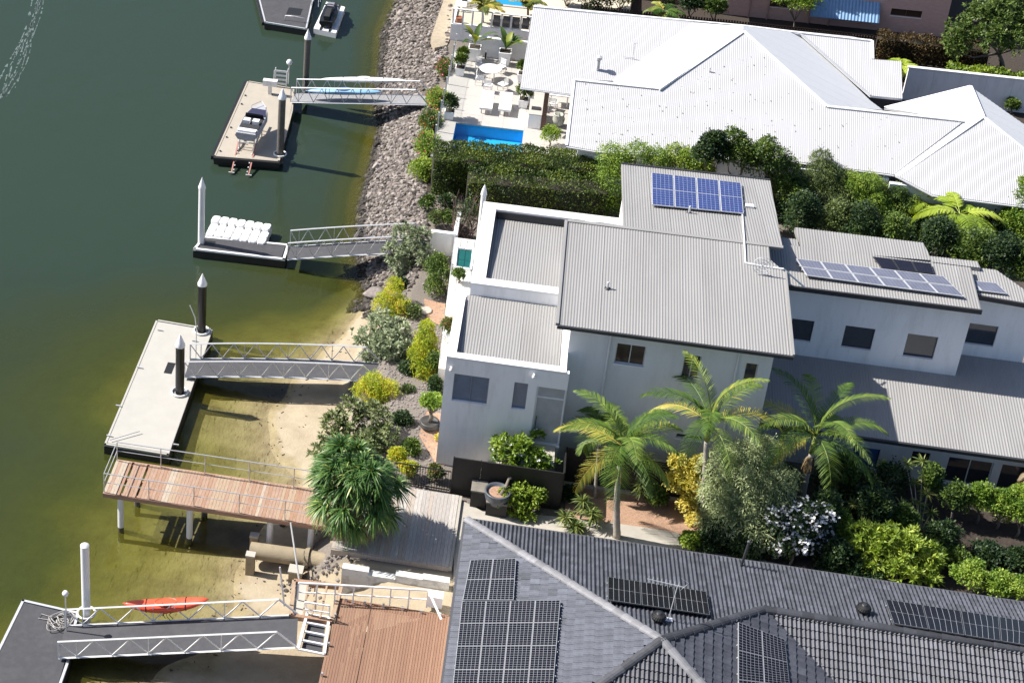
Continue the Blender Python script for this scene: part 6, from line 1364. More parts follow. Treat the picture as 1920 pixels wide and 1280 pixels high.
# ================================================================== PLANTS
def potbox(name, label, px, py, z, w_, h_, m=WHITEWALL, grp=None, top_=1.0):
    q = G(px, py, z); t = thing(name, label, 'planter', q, grp); a, b = w_/2*.82, w_/2
    MB().add([(q[0]-a, q[1]-a, z), (q[0]+a, q[1]-a, z), (q[0]+a, q[1]+a, z), (q[0]-a, q[1]+a, z), (q[0]-b, q[1]-b, z+h_), (q[0]+b, q[1]-b, z+h_), (q[0]+b, q[1]+b, z+h_), (q[0]-b, q[1]+b, z+h_)], [(0,3,2,1),(4,5,6,7),(0,1,5,4),(1,2,6,5),(2,3,7,6),(3,0,4,7)]).build('pot', m, t)
    MB().box((q[0]-b*.85, q[1]-b*.85, z+h_), (q[0]+b*.85, q[1]+b*.85, z+h_+.012)).build('soil', SOIL, t)
    return t, q
def rosette(name, label, cat, base, tips, per, L, W, m, group=None, segs=3, droop=.5, stem=.03, loc=None, bark=None, upb=.5):
    t = thing(name, label, cat, base, group); P_, D, LL = rosette_pts(tips, per, L, upb=upb)
    leaves('foliage' if cat != 'tree' else 'crown', P_, D, LL, W, m, t, segs=segs, droop=droop)
    b = MB()
    for p in tips: 
        p = np.array(p); mid = np.array(base)*.5+p*.5; mid[2] = base[2]+(p[2]-base[2])*.45; b.tube([base, mid, p], [stem*1.2, stem, stem*.8], 6)
    b.build('stem', bark or BARK, t, smooth=True); return t
# --- strelitzia in tall white pots
LS = leafmat('leaf_strelitzia', [(0, (.03, .07, .015)), (.5, (.07, .13, .03)), (1, (.30, .34, .05))], .3)
for px, py, lab, seed in ((888, 112, 'left', 3), (945, 120, 'right', 5)):
    t, q = potbox('tall_planter', 'tall square white planter with banana like leaves, %s of the two by the grey wall' % lab, px, py, TZ, .72, .85, grp='square white planters by the terrace wall')
    pp = thing('bird_of_paradise_plant', 'large upright banana like plant in the %s square white planter' % lab, 'plant', q+V3(0, 0, .86), 'tall banana like plants by the terrace wall'); rg = random.Random(seed)
    for i in range(11): az = rg.uniform(0, 6.28); broadleaf(pp, q+V3(0, 0, .87), az, rg.uniform(.9, 1.45), rg.uniform(1.1, 1.9), rg.uniform(.28, .4), LS, val=rg.choice([.3, .5, .5, .95]))
# --- other terrace pots
for k, (px, py, z, r, lab) in enumerate(((865, 128, TZ, .38, 'small leafy potted shrub at the back corner of the glass balustrade'), (862, 140, TZ, .36, 'second leafy potted shrub beside the glass balustrade'), (842, 222, TZ, .5, 'tall dark leafed potted plant left of the pool'), (980, 200, TZ, .45, 'bushy green shrub in a white planter under the white eave'), (978, 152, TZ, .35, 'low green shrub against the white eave post'))):
    t, q = potbox('white_pot', 'square white pot, %s' % lab, px, py, z, .55, .5, grp='square white pots on the pool terrace')
    t2 = thing('potted_shrub', lab, 'shrub', q+V3(0, 0, .51), 'potted shrubs on the pool terrace'); P_, d = cloud_pts(lumps((q[0], q[1], z+.85+r*.3), (r, r, r*1.1), 4), 700, .5)
    leaves('foliage', P_, d+unit(700)*.6, .17, .08, DKGREEN if k == 2 else GREEN, t2)
q = G(1030, 274, TZ); bush('clipped_ball_shrub', 'round clipped green shrub at the hedge end of the pool', 'shrub', q, q+V3(0, 0, .7), (.62, .62, .6), BRIGHT, 3500, .08, .05, 0)
# --- long dark hedge beside pool
def hedge(label, pts, z0, h, w_, m, n, L=.09, name='hedge', group=None, lump=.16, top_m=None):
    """pts: centreline 3d points"""
    t = thing(name, label, 'hedge', pts[0], group); P_, D_ = [], []; pts = [np.array(p, float) for p in pts]; ln = [np.linalg.norm(b-a) for a, b in zip(pts, pts[1:])]; tot = sum(ln); core = MB()
    for a, b, l in zip(pts, pts[1:], ln):
        d = nrm(b-a); s = V3(-d[1], d[0], 0); k = int(n*l/tot); u = NR.random(k); per = w_+2*h; r = NR.random(k)*per
        side = np.where(r < h, -1, np.where(r < h+w_, 0, 1)); off = np.where(side == 0, (r-h)-w_/2, side*w_/2); zz = np.where(side == -1, r, np.where(side == 0, h, per-r))
        lum = lump*(np.sin(u*l*2.3+zz*1.5)*.5+np.sin(u*l*5.1+zz*3+off*2)*.35+NR.normal(size=k)*.25)
        nrmv = np.where((side == 0)[:, None], np.array([[0, 0, 1.]]), side[:, None]*s[None, :])
        P_.append(a+(b-a)*u[:, None]+s*off[:, None]+np.array([0, 0, 1.])*zz[:, None]+nrmv*lum[:, None]); D_.append(nrmv*.7+unit(k)*.8+np.array([0, 0, .25]))
        core.prism([tuple((a+s*(w_/2-.28))[:2]), tuple((b+s*(w_/2-.28))[:2]), tuple((b-s*(w_/2-.28))[:2]), tuple((a-s*(w_/2-.28))[:2])], z0, z0+h-.25)
    P_ = np.concatenate(P_); D_ = np.concatenate(D_); nn_ = len(P_); P_[:, 2] += 0; val = np.clip(.45+.25*np.sin(P_[:, 0]*2.2+P_[:, 2]*2)*np.sin(P_[:, 1]*2+P_[:, 2]*1.3)+.22*NR.normal(size=nn_), 0, 1)
    leaves('foliage', P_, D_, L*(.7+.6*NR.random(nn_)), L*.6, m, t, val=val); core.build('branches', mat('hedge_twigs', (.03, .026, .016), .95), t); return t  # solid dark core stands in for the shade inside the hedge
zb = GZ+.05
A, B = G(795, 372, zb), G(1118, 395, zb); hh = HT(A, 285)-zb-.6
hedge('long dark clipped hedge along the pool side of the white house', [A+V3(.2, 1.4, 0), B+V3(0, 1.4, 0)], zb, hh, 2.1, HEDGE, 36000, .10, lump=.14)
A, B = G(870, 398, zb), G(1130, 420, zb); hedge('lower ragged hedge between the long hedge and the white parapets', [A+V3(0, .4, 0), B+V3(0, .4, 0)], zb, 2.1, 1.7, HEDGE, 13000, .10, lump=.25)
def blob(px, py, z, r, rz=None): q = G(px, py, z); return (q[0], q[1], z, r, r, rz or r)
def tree(label, base, blobs, m, n, L=.14, W=.07, group='trees between the white and grey houses', cat='tree', name='garden_tree', **k):
    bq = G(*base); bl = [blob(*b) if len(b) <= 5 else b for b in blobs]; c = np.mean([b[:3] for b in bl], 0); return bush(name, label, cat, bq, c, (1, 1, 1), m, n, L, W, blobs=bl, group=group, **k)
tree('tall bright clipped column tree left of the rear grey roof', (1160,420,zb), [(1150,300,5.0,.85),(1150,335,4.2,.9),(1152,372,3.2,.85),(1195,292,5.2,.75),(1158,398,2.4,.7),(1228,300,5,.7)], BRIGHT, 12000, .085, .055, trunk=.1)
tree('rounded yellow green tree behind the blue solar array', (1270,360,zb), [(1265,300,4.6,.8),(1295,305,4.7,.75),(1240,305,4.4,.7),(1315,315,4.5,.65)], LIME, 7000, .12, .06, trunk=.08)
tree('very dark round topped tree in front of the large white roof', (1335,370,zb), [(1335,270,6.4,.6),(1320,290,6.0,.6),(1350,290,5.8,.55),(1345,262,6.6,.4)], DKGREEN, 6500, .13, .08, trunk=.1)
tree('green tree with rounded crown at the middle of the white roof edge', (1385,380,zb), [(1375,262,6.5,.6),(1390,285,6.0,.7),(1362,290,5.8,.6),(1400,300,5.4,.7)], GREEN, 6500, .12, .07, trunk=.1)
tree('broad green tree right of the blue solar array', (1450,400,zb), [(1430,285,6.2,.6),(1450,300,5.8,.75),(1420,312,5.2,.8),(1470,325,5.0,.85),(1480,360,4.2,.95),(1440,270,6.4,.4)], GREEN, 10000, .12, .07, trunk=.12)
tree('loose feathery tree rising against the lower white roof edge', (1540,420,zb), [(1540,300,5.5,.55),(1545,330,4.9,.85),(1560,370,4.0,1.0),(1520,360,4.2,.8),(1580,340,4.5,.7)], OLIVE, 11000, .17, .035, trunk=.08, droop=.7)
tree('feathery bamboo like shrub left of the tree fern', (1620,430,zb), [(1600,350,4.6,.7),(1630,345,4.8,.6),(1625,385,3.8,.95),(1655,395,3.4,.9),(1650,355,4.2,.6)], LIME if 0 else BRIGHT, 10000, .18, .035, trunk=.06, droop=.8)
tree('pale feathery shrub right of the bamboo like shrub', (1690,430,zb), [(1680,365,4.3,.55),(1700,385,3.8,.7),(1690,415,3.0,.8)], GREEN, 6000, .18, .04, trunk=.06, droop=.8)
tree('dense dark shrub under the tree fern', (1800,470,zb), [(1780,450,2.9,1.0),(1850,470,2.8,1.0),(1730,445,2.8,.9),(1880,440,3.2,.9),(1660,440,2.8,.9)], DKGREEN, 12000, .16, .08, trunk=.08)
tree('light green shrub at the right edge behind the grey roofs', (1905,430,zb), [(1910,380,4.6,.6),(1900,415,4.0,.7),(1925,350,5.2,.5),(1915,450,3.2,.8)], BRIGHT, 7000, .15, .06, trunk=.07)
tree('low dark shrub filling the gap behind the rear roof', (1480,430,zb), [(1500,400,3.4,1.0),(1530,420,2.8,.9),(1590,430,2.8,.9),(1470,400,3.0,.8)], DKGREEN, 9000, .14, .08, trunk=.08)

for k, (px, py, z, r, m_, lab) in enumerate(((1505,405,4.2,1.0,DKGREEN,'dark rounded shrub right behind the rear roof corner'),(1560,425,3.8,1.0,OLIVE,'grey green shrub behind the long back roof, left part'),(1615,425,4.2,1.0,DKGREEN,'dark shrub behind the long back roof, middle'),(1672,440,4.0,1.0,GREEN,'green shrub behind the long back roof, right part'),(1760,455,4.0,1.1,DKGREEN,'dark shrub below the large tree fern, left'),(1820,470,4.0,1.1,GREEN,'green shrub below the large tree fern, right'),(1875,480,4.2,1.1,DKGREEN,'dark shrub behind the far right grey roof'),(1925,500,4.0,1.1,GREEN,'green shrub at the right edge behind the far right grey roof'))):
    q = G(px, py, z); bush('screen_shrub', lab, 'shrub', (q[0], q[1], zb), q, (r, r, 1.5), m_, 4200, .14, .07, 7, 'screening shrubs behind the grey roofs', trunk=.06)
# tree fern
def fern(px, py, z, label, n, L, m=FERN, name='tree_fern', cat='tree fern', el=.5, grp=None, width=.42, seed=1, lw=.045, trunk=.11, arc=(0, 6.283), z0=zb, bend=1.2, nl=30, **kk):
    q = G(px, py, z); t = thing(name, label, cat, (q[0], q[1], z0), grp); rg = random.Random(seed)
    for i in range(n): az = arc[0]+(arc[1]-arc[0])*(i+rg.uniform(-.25, .25))/n; frond(t, q, az, el+rg.uniform(-.25, .3), L*rg.uniform(.8, 1.15), m, width=width*rg.uniform(.85, 1.1), nl=nl, bend=bend, leafw=lw, **kk)
    MB().tube([(q[0]+.1, q[1], z0), (q[0], q[1], z)], [trunk*1.3, trunk], 9).build('trunk', BARK, t, smooth=True); return t
fern(1800, 402, 4.6, 'bright lime tree fern with wide flat fronds beside the white roof corner', 15, 2.6, el=.35, seed=4, nl=46, width=.55)
fern(1735, 380, 3.9, 'smaller lime tree fern left of the larger one', 12, 1.9, el=.45, seed=9, nl=36, width=.42)
q = G(1718, 432, 2.6); rosette('bromeliad_clump', 'clump of narrow yellow striped leaves left of the tree fern', 'plant', G(1718, 440, zb), [tuple(q+V3(rnd.uniform(-.5, .5), rnd.uniform(-.4, .4), rnd.uniform(-.1, 1.0))) for _ in range(14)], 34, .32, .055, leafmat('leaf_yellow_striped', [(0, (.05, .09, .02)), (.5, (.22, .26, .05)), (1, (.45, .46, .14))]))
# --- bank plants
tree('sprawling grey green frangipani at the land end of the narrow gangway', (770,500,1.0), [(755,440,2.6,.55),(785,445,2.9,.5),(735,480,1.9,.6),(770,475,2.2,.7),(800,480,2.3,.5),(760,500,1.4,.5)], SILVER, 2600, .26, .08, group='frangipani shrubs on the bank', trunk=.07, name='frangipani', clump=12)
tree('dense rounded green shrub beside the wire balustrade', (820,545,GZ), [(818,500,2.9,.55),(825,520,2.6,.6),(815,540,2.2,.5),(822,490,3.1,.4)], GREEN, 6000, .10, .055, group=None, name='bank_shrub', cat='shrub')
GG = 'golden conifers on the bank'
def conifer(label, px, py, zbse, blobs, n=5000):
    blobs = [(*b[:3], b[3]*1.22) for b in blobs]; return tree(label, (px, py, zbse), blobs, GOLD, n, .11, .035, group=GG, name='golden_conifer', cat='shrub', trunk=.05)
conifer('golden conifer with orange tinged tip above the grey frangipani', 735, 610, .9, [(735,555,2.3,.42),(740,535,2.7,.32),(722,575,1.9,.5),(750,580,1.9,.5),(738,600,1.3,.5)], 7000)
conifer('tall narrow golden conifer beside the terrace, upper of the pair', 800, 690, 1.2, [(800,615,3.3,.3),(798,640,2.8,.42),(800,665,2.3,.45)], 6000)
conifer('bushy golden conifer right below the tall narrow one', 790, 725, 1.2, [(782,665,2.4,.35),(792,690,2.0,.45),(800,710,1.6,.48),(780,700,1.6,.42)], 7000)
conifer('low wide golden conifer at the land end of the long gangway', 710, 770, 1.1, [(700,725,1.9,.5),(725,735,1.8,.45),(685,735,1.5,.45),(710,755,1.3,.5)], 7500)
tree('dense dark grey green frangipani between the golden conifers and gangway', (725,690,.9), [(715,610,2.4,.65),(745,620,2.4,.55),(690,640,1.9,.65),(725,650,2.1,.75),(750,660,1.9,.6),(700,670,1.5,.6),(735,680,1.4,.6)], SILVER, 6500, .22, .07, group='frangipani shrubs on the bank', trunk=.07, name='frangipani', clump=12)
tree('wide pale frangipani behind the pandanus', (680,860,1.0), [(660,775,2.4,.7),(700,785,2.4,.65),(625,800,2.0,.6),(650,830,1.7,.8),(720,820,2.1,.6),(610,850,1.5,.55),(690,840,1.8,.7)], leafmat('leaf_pale_frangipani', [(0, (.06, .09, .03)), (.5, (.15, .19, .07)), (1, (.32, .35, .17))]), 5200, .24, .075, group='frangipani shrubs on the bank', trunk=.08, name='frangipani', clump=12)
# bonsai style tree in a dark bowl
q = G(805, 800, GZ+.05); t = thing('bowl_planter', 'dark round ribbed bowl under the bright green bonsai like tree', 'planter', q); MB().lathe(q, [(.3, 0), (.42, .1), (.44, .18), (.40, .2), (.43, .28), (.38, .34), (.33, .28)], 24).build('bowl', mat('dark_ceramic', (.06, .058, .055), .5, var=.3), t, smooth=True)
bush('bonsai_tree', 'small bright green tree with stout trunk in the dark bowl', 'tree', q+V3(0, 0, .3), q+V3(0, 0, 1.35), (.58, .5, .42), BRIGHT, 4500, .10, .06, 6, trunk=.09)
# terrace pots near spa
q = G(838, 640, TT); t = thing('white_urn', 'white urn with reddish green shrub on the balcony terrace', 'pot', q); MB().lathe(q, [(.12, 0), (.22, .25), (.2, .4), (.23, .43)], 14).build('urn', WHITEWALL, t, smooth=True)
bush('reddish_shrub', 'reddish green shrub growing in the white terrace urn', 'shrub', q+V3(0, 0, .4), q+V3(0, 0, .85), (.36, .36, .42), leafmat('leaf_red_green', [(0, (.05, .09, .02)), (.6, (.12, .17, .04)), (1, (.35, .16, .08))]), 1600, .16, .06, 4)
q = G(860, 530, TT); bush('small_pot_shrub', 'small dark shrub in a black pot next to the spa', 'shrub', q, q+V3(0, 0, .5), (.3, .3, .3), GREEN, 900, .11, .06, 3)
q = G(740, 868, GZ); bush('golden_groundcover', 'small golden shrub beside the black picket rail fence', 'shrub', q, q+V3(.1, 0, .45), (.45, .4, .4), GOLD, 2500, .10, .05, 4)
q = G(765, 895, GZ); bush('golden_groundcover', 'yellow green shrub against the left end of the black rail fence', 'shrub', q, q+V3(0, 0, .4), (.4, .35, .4), GOLD, 2200, .10, .05, 4)
q = G(815, 900, GZ); bush('fence_shrub', 'small reddish shrub in front of the black rail fence', 'shrub', q, q+V3(0, 0, .4), (.38, .3, .38), leafmat('leaf_red_green', [(0, (.1, .1, .1)), (1, (.1, .1, .1))]), 1500, .11, .05, 4)
q = G(822, 825, GZ); bush('yellow_tuft', 'tiny yellow tuft at the corner of the grey house', 'shrub', q, q+V3(0, 0, .15), (.2, .2, .15), YELLOW, 500, .08, .04, 2)
q = G(795, 590, 1.4); rosette('agave_clump', 'grey green spiky clump below the dense green shrub', 'plant', q, [tuple(q+V3(rnd.uniform(-.3, .3), rnd.uniform(-.2, .2), .2)) for _ in range(5)], 26, .38, .05, SILVER)
q = G(793, 583, 1.75); t = MB().lathe((0, 0, 0), [(.32, 0), (.3, .05)], 20).build('stepping_stone', PATH); t.location = G(797, 582, 1.86); tag(t, 'round pale stepping stone among the orange mulch', 'stone')
# bougainvillea along terrace edge
for k, (px, py, w2, lab) in enumerate(((832,132,.62,'pink flowering bougainvillea at the top corner of the rocks'),(815,190,.72,'orange and green shrub where the kayak gangway lands'),(806,232,.8,'green shrub with orange flowers beside the pool balustrade'),(798,275,.8,'mixed green and pink shrub on the rocks below the pool'),(788,322,.65,'yellow green shrub hanging over the rocks beside the hedge'))):
    q = G(px, py+12, 1.6); bush('bougainvillea', lab, 'shrub', q, q+V3(0, 0, .6), (w2, w2*1.7, .55), (GREEN, BRIGHT, GREEN, BRIGHT, LIME)[k], 3500, .11, .06, 6, 'flowering shrubs along the pool terrace edge', flowers=((PINKF, 160, .1), (ORANGEF, 120, .1), (ORANGEF, 60, .1), (PINKF, 50, .1), (ORANGEF, 6, .1))[k])
# dead twiggy shrub near the parapet corner
q = G(868, 450, GZ+.1); t = thing('twiggy_shrub', 'bare reddish twiggy shrub behind the white parapet corner', 'shrub', q); b = MB(); rg = random.Random(5)
for i in range(46):
    p = q+V3(rg.uniform(-.5, .5), rg.uniform(-.5, .5), 0); pts = [p]; d = nrm(V3(rg.gauss(0, .3), rg.gauss(0, .3), 1))
    for k in range(4): p = p+d*.62; d = nrm(d+V3(rg.gauss(0, .3), rg.gauss(0, .3), .05)); pts.append(p)
    b.tube(pts, [.025, .02, .014, .01, .006], 4)
b.build('twigs', mat('reddish_twig', (.13, .085, .07), .9), t); P_, d = cloud_pts([(q[0], q[1], q[2]+1.4, .6, .6, 1.1)], 900, .3); leaves('foliage', P_, d+unit(900), .1, .05, DKGREEN, t)
q = G(905, 378, 7.7); t = thing('finial', 'small white pointed pile cap showing above the parapet corner', 'post', (q[0], q[1]+.6, GZ)); MB().lathe((q[0], q[1]+.6, GZ), [(.12, 0), (.12, 5.9), (.15, 5.92), (.1, 6.2), (.01, 6.45)], 10).build('post', WHITEMETAL, t)
# --- pandanus
q = G(668, 1042, 1.4); cz = 4.4; c = G(668, 905, cz); t = thing('pandanus_tree', 'huge dense pandanus with drooping strap leaves and dry skirt at the end of the jetty', 'tree', q)
heads = []
rg = random.Random(12)
for i in range(48):
    a = i*2.39996+rg.uniform(-.3, .3); e = math.asin(min(1, -.55+1.5*(i+.5)/48)); rr_ = rg.choice([.7, .85, 1.0, 1.12, 1.22])*rg.uniform(.93, 1.05); heads.append(c+V3(math.cos(a)*math.cos(e)*1.22*rr_*(1-.25*max(0, math.sin(e))), math.sin(a)*math.cos(e)*1.15*rr_, math.sin(e)*1.65*rr_-.15))
n0 = 96; P_ = np.repeat(np.array(heads), n0, 0); out_ = nz3(P_-c); D = unit(len(P_))*.95+out_*.8; D[:, 2] += .32
leaves('crown', P_+unit(len(P_))*.06, D, (.55+.4*NR.random(len(P_)))*np.repeat(.8+.4*NR.random(len(heads)), n0), .045+.025*NR.random(len(P_)), PANDAN, t, segs=4, droop=.5, val=np.clip(NR.random(len(P_))*.6+.5*(NR.random(len(P_))**6)+.1+np.repeat(.3*NR.random(len(heads))-.12, n0), 0, 1))
n1 = 750; P_ = c+V3(0, 0, -1.35)+unit(n1)*np.array([.75, .7, .3]); D = nz3(P_-c+V3(0, 0, 1.0))*.7+np.array([0, 0, -1.0]); leaves('dry_skirt', P_, D, .8, .045, DEADLEAF, t, segs=3, droop=.25)
b = MB(); b.tube([q, (q+c)/2, c], [.2, .17, .14], 9)
for h in heads[::3]: b.tube([c+V3(0, 0, -.8), (c+h)/2, h], [.1, .07, .05], 6)
for i in range(10): a = i*.63; b.tube([q+V3(.05*math.cos(a), .05*math.sin(a), .6), q+V3(.45*math.cos(a), .45*math.sin(a), -.2)], .035, 5)
b.build('trunk', BARK, t, smooth=True)
# --- big round pot with plumeria
q = G(932, 935, GZ+.65); t = thing('round_pot', 'big dark blue grey round pot filled with orange mulch', 'pot', q); MB().lathe(q+V3(0, 0, -.3), [(.28, 0), (.46, .28), (.52, .55), (.50, .68), (.54, .72), (.47, .74), (.44, .66)], 28).build('bowl', mat('blue_grey_glaze', (.10, .11, .13), .35, var=.25), t, smooth=True); MB().lathe(q+V3(0, 0, .34), [(.45, 0), (.3, .03), (.01, .04)], 20).build('mulch', MULCH, t)
tree('leafy plumeria with pale flowers leaning out of the big round pot', (938,928,GZ+1.0), [(945,835,3.7,.45),(975,838,3.8,.45),(960,860,3.3,.5),(1000,860,3.4,.5),(1005,820,4.0,.3),(1020,875,3.2,.45),(985,880,3.0,.45),(935,855,3.2,.35)], BRIGHT, 3200, .22, .075, group=None, name='plumeria', clump=10, trunk=.07, flowers=(WHITEF, 60, .1))
tree('spreading bright green shrub below the big round pot', (975,960,GZ), [(945,935,2.5,.4),(975,925,2.6,.45),(1005,935,2.5,.4),(970,950,2.2,.45),(985,965,2.0,.35)], LIME, 2600, .17, .07, group=None, name='path_shrub', clump=8, cat='shrub')
for k, (px, py, h_) in enumerate(((1058, 975, .5), (1088, 960, .9), (1105, 975, .7), (1075, 985, .3))):
    q = G(px, py+12, GZ+.1); rosette('spiky_yucca', ('spiky green yucca by the path, leftmost of the cluster', 'tallest spiky yucca in the cluster by the path', 'spiky yucca at the right of the cluster by the path', 'lowest spiky yucca in the path cluster')[k], 'plant', q, [tuple(q+V3(0, 0, h_)), tuple(q+V3(.15, .1, h_*.6))], 60, .52, .045, leafmat('leaf_yucca', [(0, (.04, .08, .02)), (.5, (.12, .17, .04)), (1, (.30, .32, .10))]), 'spiky yuccas by the path', droop=.35)
q = G(1195, 945, GZ+.1); rosette('spiky_yucca', 'single small yucca on the orange mulch casting a star shadow', 'plant', q, [tuple(q+V3(0, 0, 1.0)), tuple(q+V3(.05, 0, .7))], 70, .5, .045, leafmat('leaf_yucca', []), 'spiky yuccas by the path', droop=.35) if 0 else rosette('spiky_yucca', 'single small yucca on the orange mulch beside the palm trunk', 'plant', q, [tuple(q+V3(0, 0, 1.0)), tuple(q+V3(.05, 0, .7))], 70, .5, .045, MC['leaf_yucca'], 'spiky yuccas by the path', droop=.35)
# --- palms
def palm(label, base, crown, zc, n, L, seed, shaft=.9, yellow=.12, lean=(0, 0), nl=38, elr=(.0, 1.3), azs=None, dead=0, tr=.12):
    bq = G(*base); c = G(*crown, zc); t = thing('palm_tree', label, 'palm', bq, 'palms in the front garden'); rg = random.Random(seed)
    s0 = c-V3(0, 0, shaft); b = MB(); N = 14; pts = [bq+(s0-bq)*(i/N)+V3(math.sin(i/N*3.1)*lean[0], math.sin(i/N*3.1)*lean[1], 0) for i in range(N+1)]
    b.tube(pts, [tr*(1.25-.45*i/N)*(1+.06*(i % 2)) for i in range(N+1)], 10).build('trunk', PALEBARK, t, smooth=True)
    MB().tube([s0, s0+(c-s0)*.5, c], [tr*1.05, tr*.9, tr*.5], 10).build('crownshaft', mat('green_crownshaft', (.22, .27, .07), .45, var=.2, vscale=5), t, smooth=True)
    for i in range(n):
        az = (azs[i] if azs else 2.399*i+rg.uniform(-.3, .3)); f = i/n; el = elr[1]-(elr[1]-elr[0])*f+rg.uniform(-.1, .1); y = rg.random() < yellow*2 and f > .5
        frond(t, c-V3(0, 0, .12*f), az, el, L*rg.uniform(.85, 1.1), PALM, width=.62*rg.uniform(.9, 1.1), nl=nl, bend=1.15+.3*rg.random(), leafw=.021, droop=.3, val=.97 if y else rg.uniform(.3, .75), rr=.024)
    for i in range(dead): az = rg.uniform(0, 6.28); frond(t, s0, az, -1.2, .9, DEADLEAF, width=.25, nl=20, bend=.4, droop=.8, name='dead_frond')
    return t
palm('large palm with full crown and grey trunk beside the path', (1157,1010,GZ), (1168,835), 6.2, 16, 2.85, 3, lean=(-.06, 0), dead=3, elr=(-.15, 1.42), yellow=.05)
palm('tall middle palm with upright fronds in front of the grey wall', (1318,980,GZ), (1332,790), 6.5, 12, 3.3, 8, elr=(.0, 1.5), yellow=.1)
palm('right palm with yellow lower fronds and dry flower stalks', (1498,955,GZ), (1530,815), 5.7, 15, 3.5, 14, elr=(-.15, 1.45), yellow=.2, dead=6)
palm('slim young palm with small crown behind the large palm', (1115,935,GZ), (1125,800), 5.0, 9, 1.4, 21, shaft=.3, elr=(-.2, 1.1), tr=.055, yellow=.1, nl=30)
fern(1950, 895, 3.6, 'palm with dry brown fronds entering at the right edge', 7, .8, m=DEADLEAF, name='dry_palm', cat='palm', el=.4, seed=31, z0=GZ, width=.4, droop=.7)
# --- big grey green tree, yellow tree
tree('large silvery green feathery tree in the middle of the front garden', (1390,1040,GZ), [(1395,860,4.6,.75),(1435,850,4.8,.65),(1350,880,4.3,.8),(1400,900,4.0,1.1),(1450,910,4.0,.95),(1345,930,3.6,.75),(1390,950,3.2,.95),(1440,960,3.0,.8),(1350,985,2.7,.8),(1410,1000,2.5,.85),(1430,825,5.0,.3)], leafmat('leaf_feathery', [(0, (.09, .13, .07)), (.5, (.31, .37, .17)), (1, (.62, .68, .38))]), 26000, .17, .03, group=None, trunk=.12, droop=.6, name='feathery_tree')
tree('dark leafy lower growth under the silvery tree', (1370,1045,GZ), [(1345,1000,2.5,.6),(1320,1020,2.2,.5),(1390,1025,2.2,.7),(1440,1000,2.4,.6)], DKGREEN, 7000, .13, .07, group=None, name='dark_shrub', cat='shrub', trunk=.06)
tree('yellow leafed shrub between the large palm and silvery tree', (1290,970,GZ), [(1270,868,3.8,.35),(1290,885,3.5,.45),(1265,905,3.1,.4),(1295,915,3.0,.5),(1290,945,2.5,.4),(1310,870,3.7,.35),(1300,975,2.2,.3),(1310,935,2.6,.4)], YELLOW, 6500, .12, .07, group=None, name='yellow_shrub', cat='shrub')
tree('dark green shrub covered in white flowers beside the silvery tree', (1480,1060,GZ), [(1465,980,3.2,.6),(1505,975,3.4,.7),(1535,970,3.4,.6),(1485,1015,2.7,.65),(1520,1015,2.4,.55),(1450,1025,2.2,.5),(1540,1000,2.6,.4)], DKGREEN, 9000, .13, .08, group=None, name='white_flowering_shrub', cat='shrub', flowers=(WHITEF, 600, .15))
tree('broad lime leafed shrub overhanging the tiled roof edge', (1680,1085,GZ), [(1620,1010,2.7,.6),(1660,1020,2.8,.7),(1700,1030,2.7,.7),(1740,1045,2.5,.6),(1640,1055,2.3,.6),(1690,1070,2.3,.65),(1735,1080,2.1,.5),(1600,1035,2.3,.5)], LIME, 6800, .27, .065, group=None, name='lime_shrub', clump=10, cat='shrub', trunk=.06)
tree('dark shrub left of the broad lime shrub by the gutter', (1580,1075,GZ), [(1570,1040,2.4,.6),(1600,1065,2.0,.6),(1555,1060,2.0,.5),(1630,1085,1.9,.5)], DKGREEN, 6000, .14, .08, group=None, name='dark_shrub', cat='shrub')
tree('bright green shrub between the white flowers and thin dracaenas', (1590,1000,GZ), [(1580,985,2.7,.4),(1595,1005,2.5,.45),(1570,965,3.0,.3)], BRIGHT, 2600, .18, .07, group=None, name='bright_shrub', clump=9, cat='shrub')
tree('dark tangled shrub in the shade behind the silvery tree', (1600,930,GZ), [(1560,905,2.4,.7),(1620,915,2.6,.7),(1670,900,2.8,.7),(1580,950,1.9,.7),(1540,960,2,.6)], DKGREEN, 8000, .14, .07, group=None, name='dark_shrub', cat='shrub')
YU = MC['leaf_yucca']
DR = [('tall thin dracaena group with spiky heads in front of the sliding doors', 1725, 1000, [(1700,870,3.6),(1730,865,3.7),(1745,890,3.4),(1715,905,3.1),(1738,925,2.9),(1722,945,2.7),(1745,960,2.5),(1710,970,2.4),(1750,985,2.3),(1735,1000,2.1)]),
      ('thin dracaena with spiky heads left of the tall dracaena group', 1655, 985, [(1600,945,2.8),(1655,955,2.6),(1690,945,2.8),(1665,925,3.0),(1640,900,3.2)]), ('dracaena with small heads at the left end of the lower roof', 1650, 935, [(1655,870,3.4),(1680,885,3.2),(1625,880,3.2)])]
for lab, px, py, tips in DR: q = G(px, py, GZ); rosette('dracaena', lab, 'plant', q, [tuple(G(*p)) for p in tips], 42, .42, .04, YU, 'dracaenas in the front garden', stem=.022, droop=.3, bark=PALEBARK)
q = G(1635, 985, GZ); rosette('red_cordyline', 'dark red leafed cordyline behind the broad lime shrub', 'plant', q, [tuple(q+V3(0, 0, .8)), tuple(q+V3(.3, .1, .6))], 40, .4, .06, leafmat('leaf_dark_red', [(0, (.06, .01, .012)), (1, (.16, .03, .03))]))
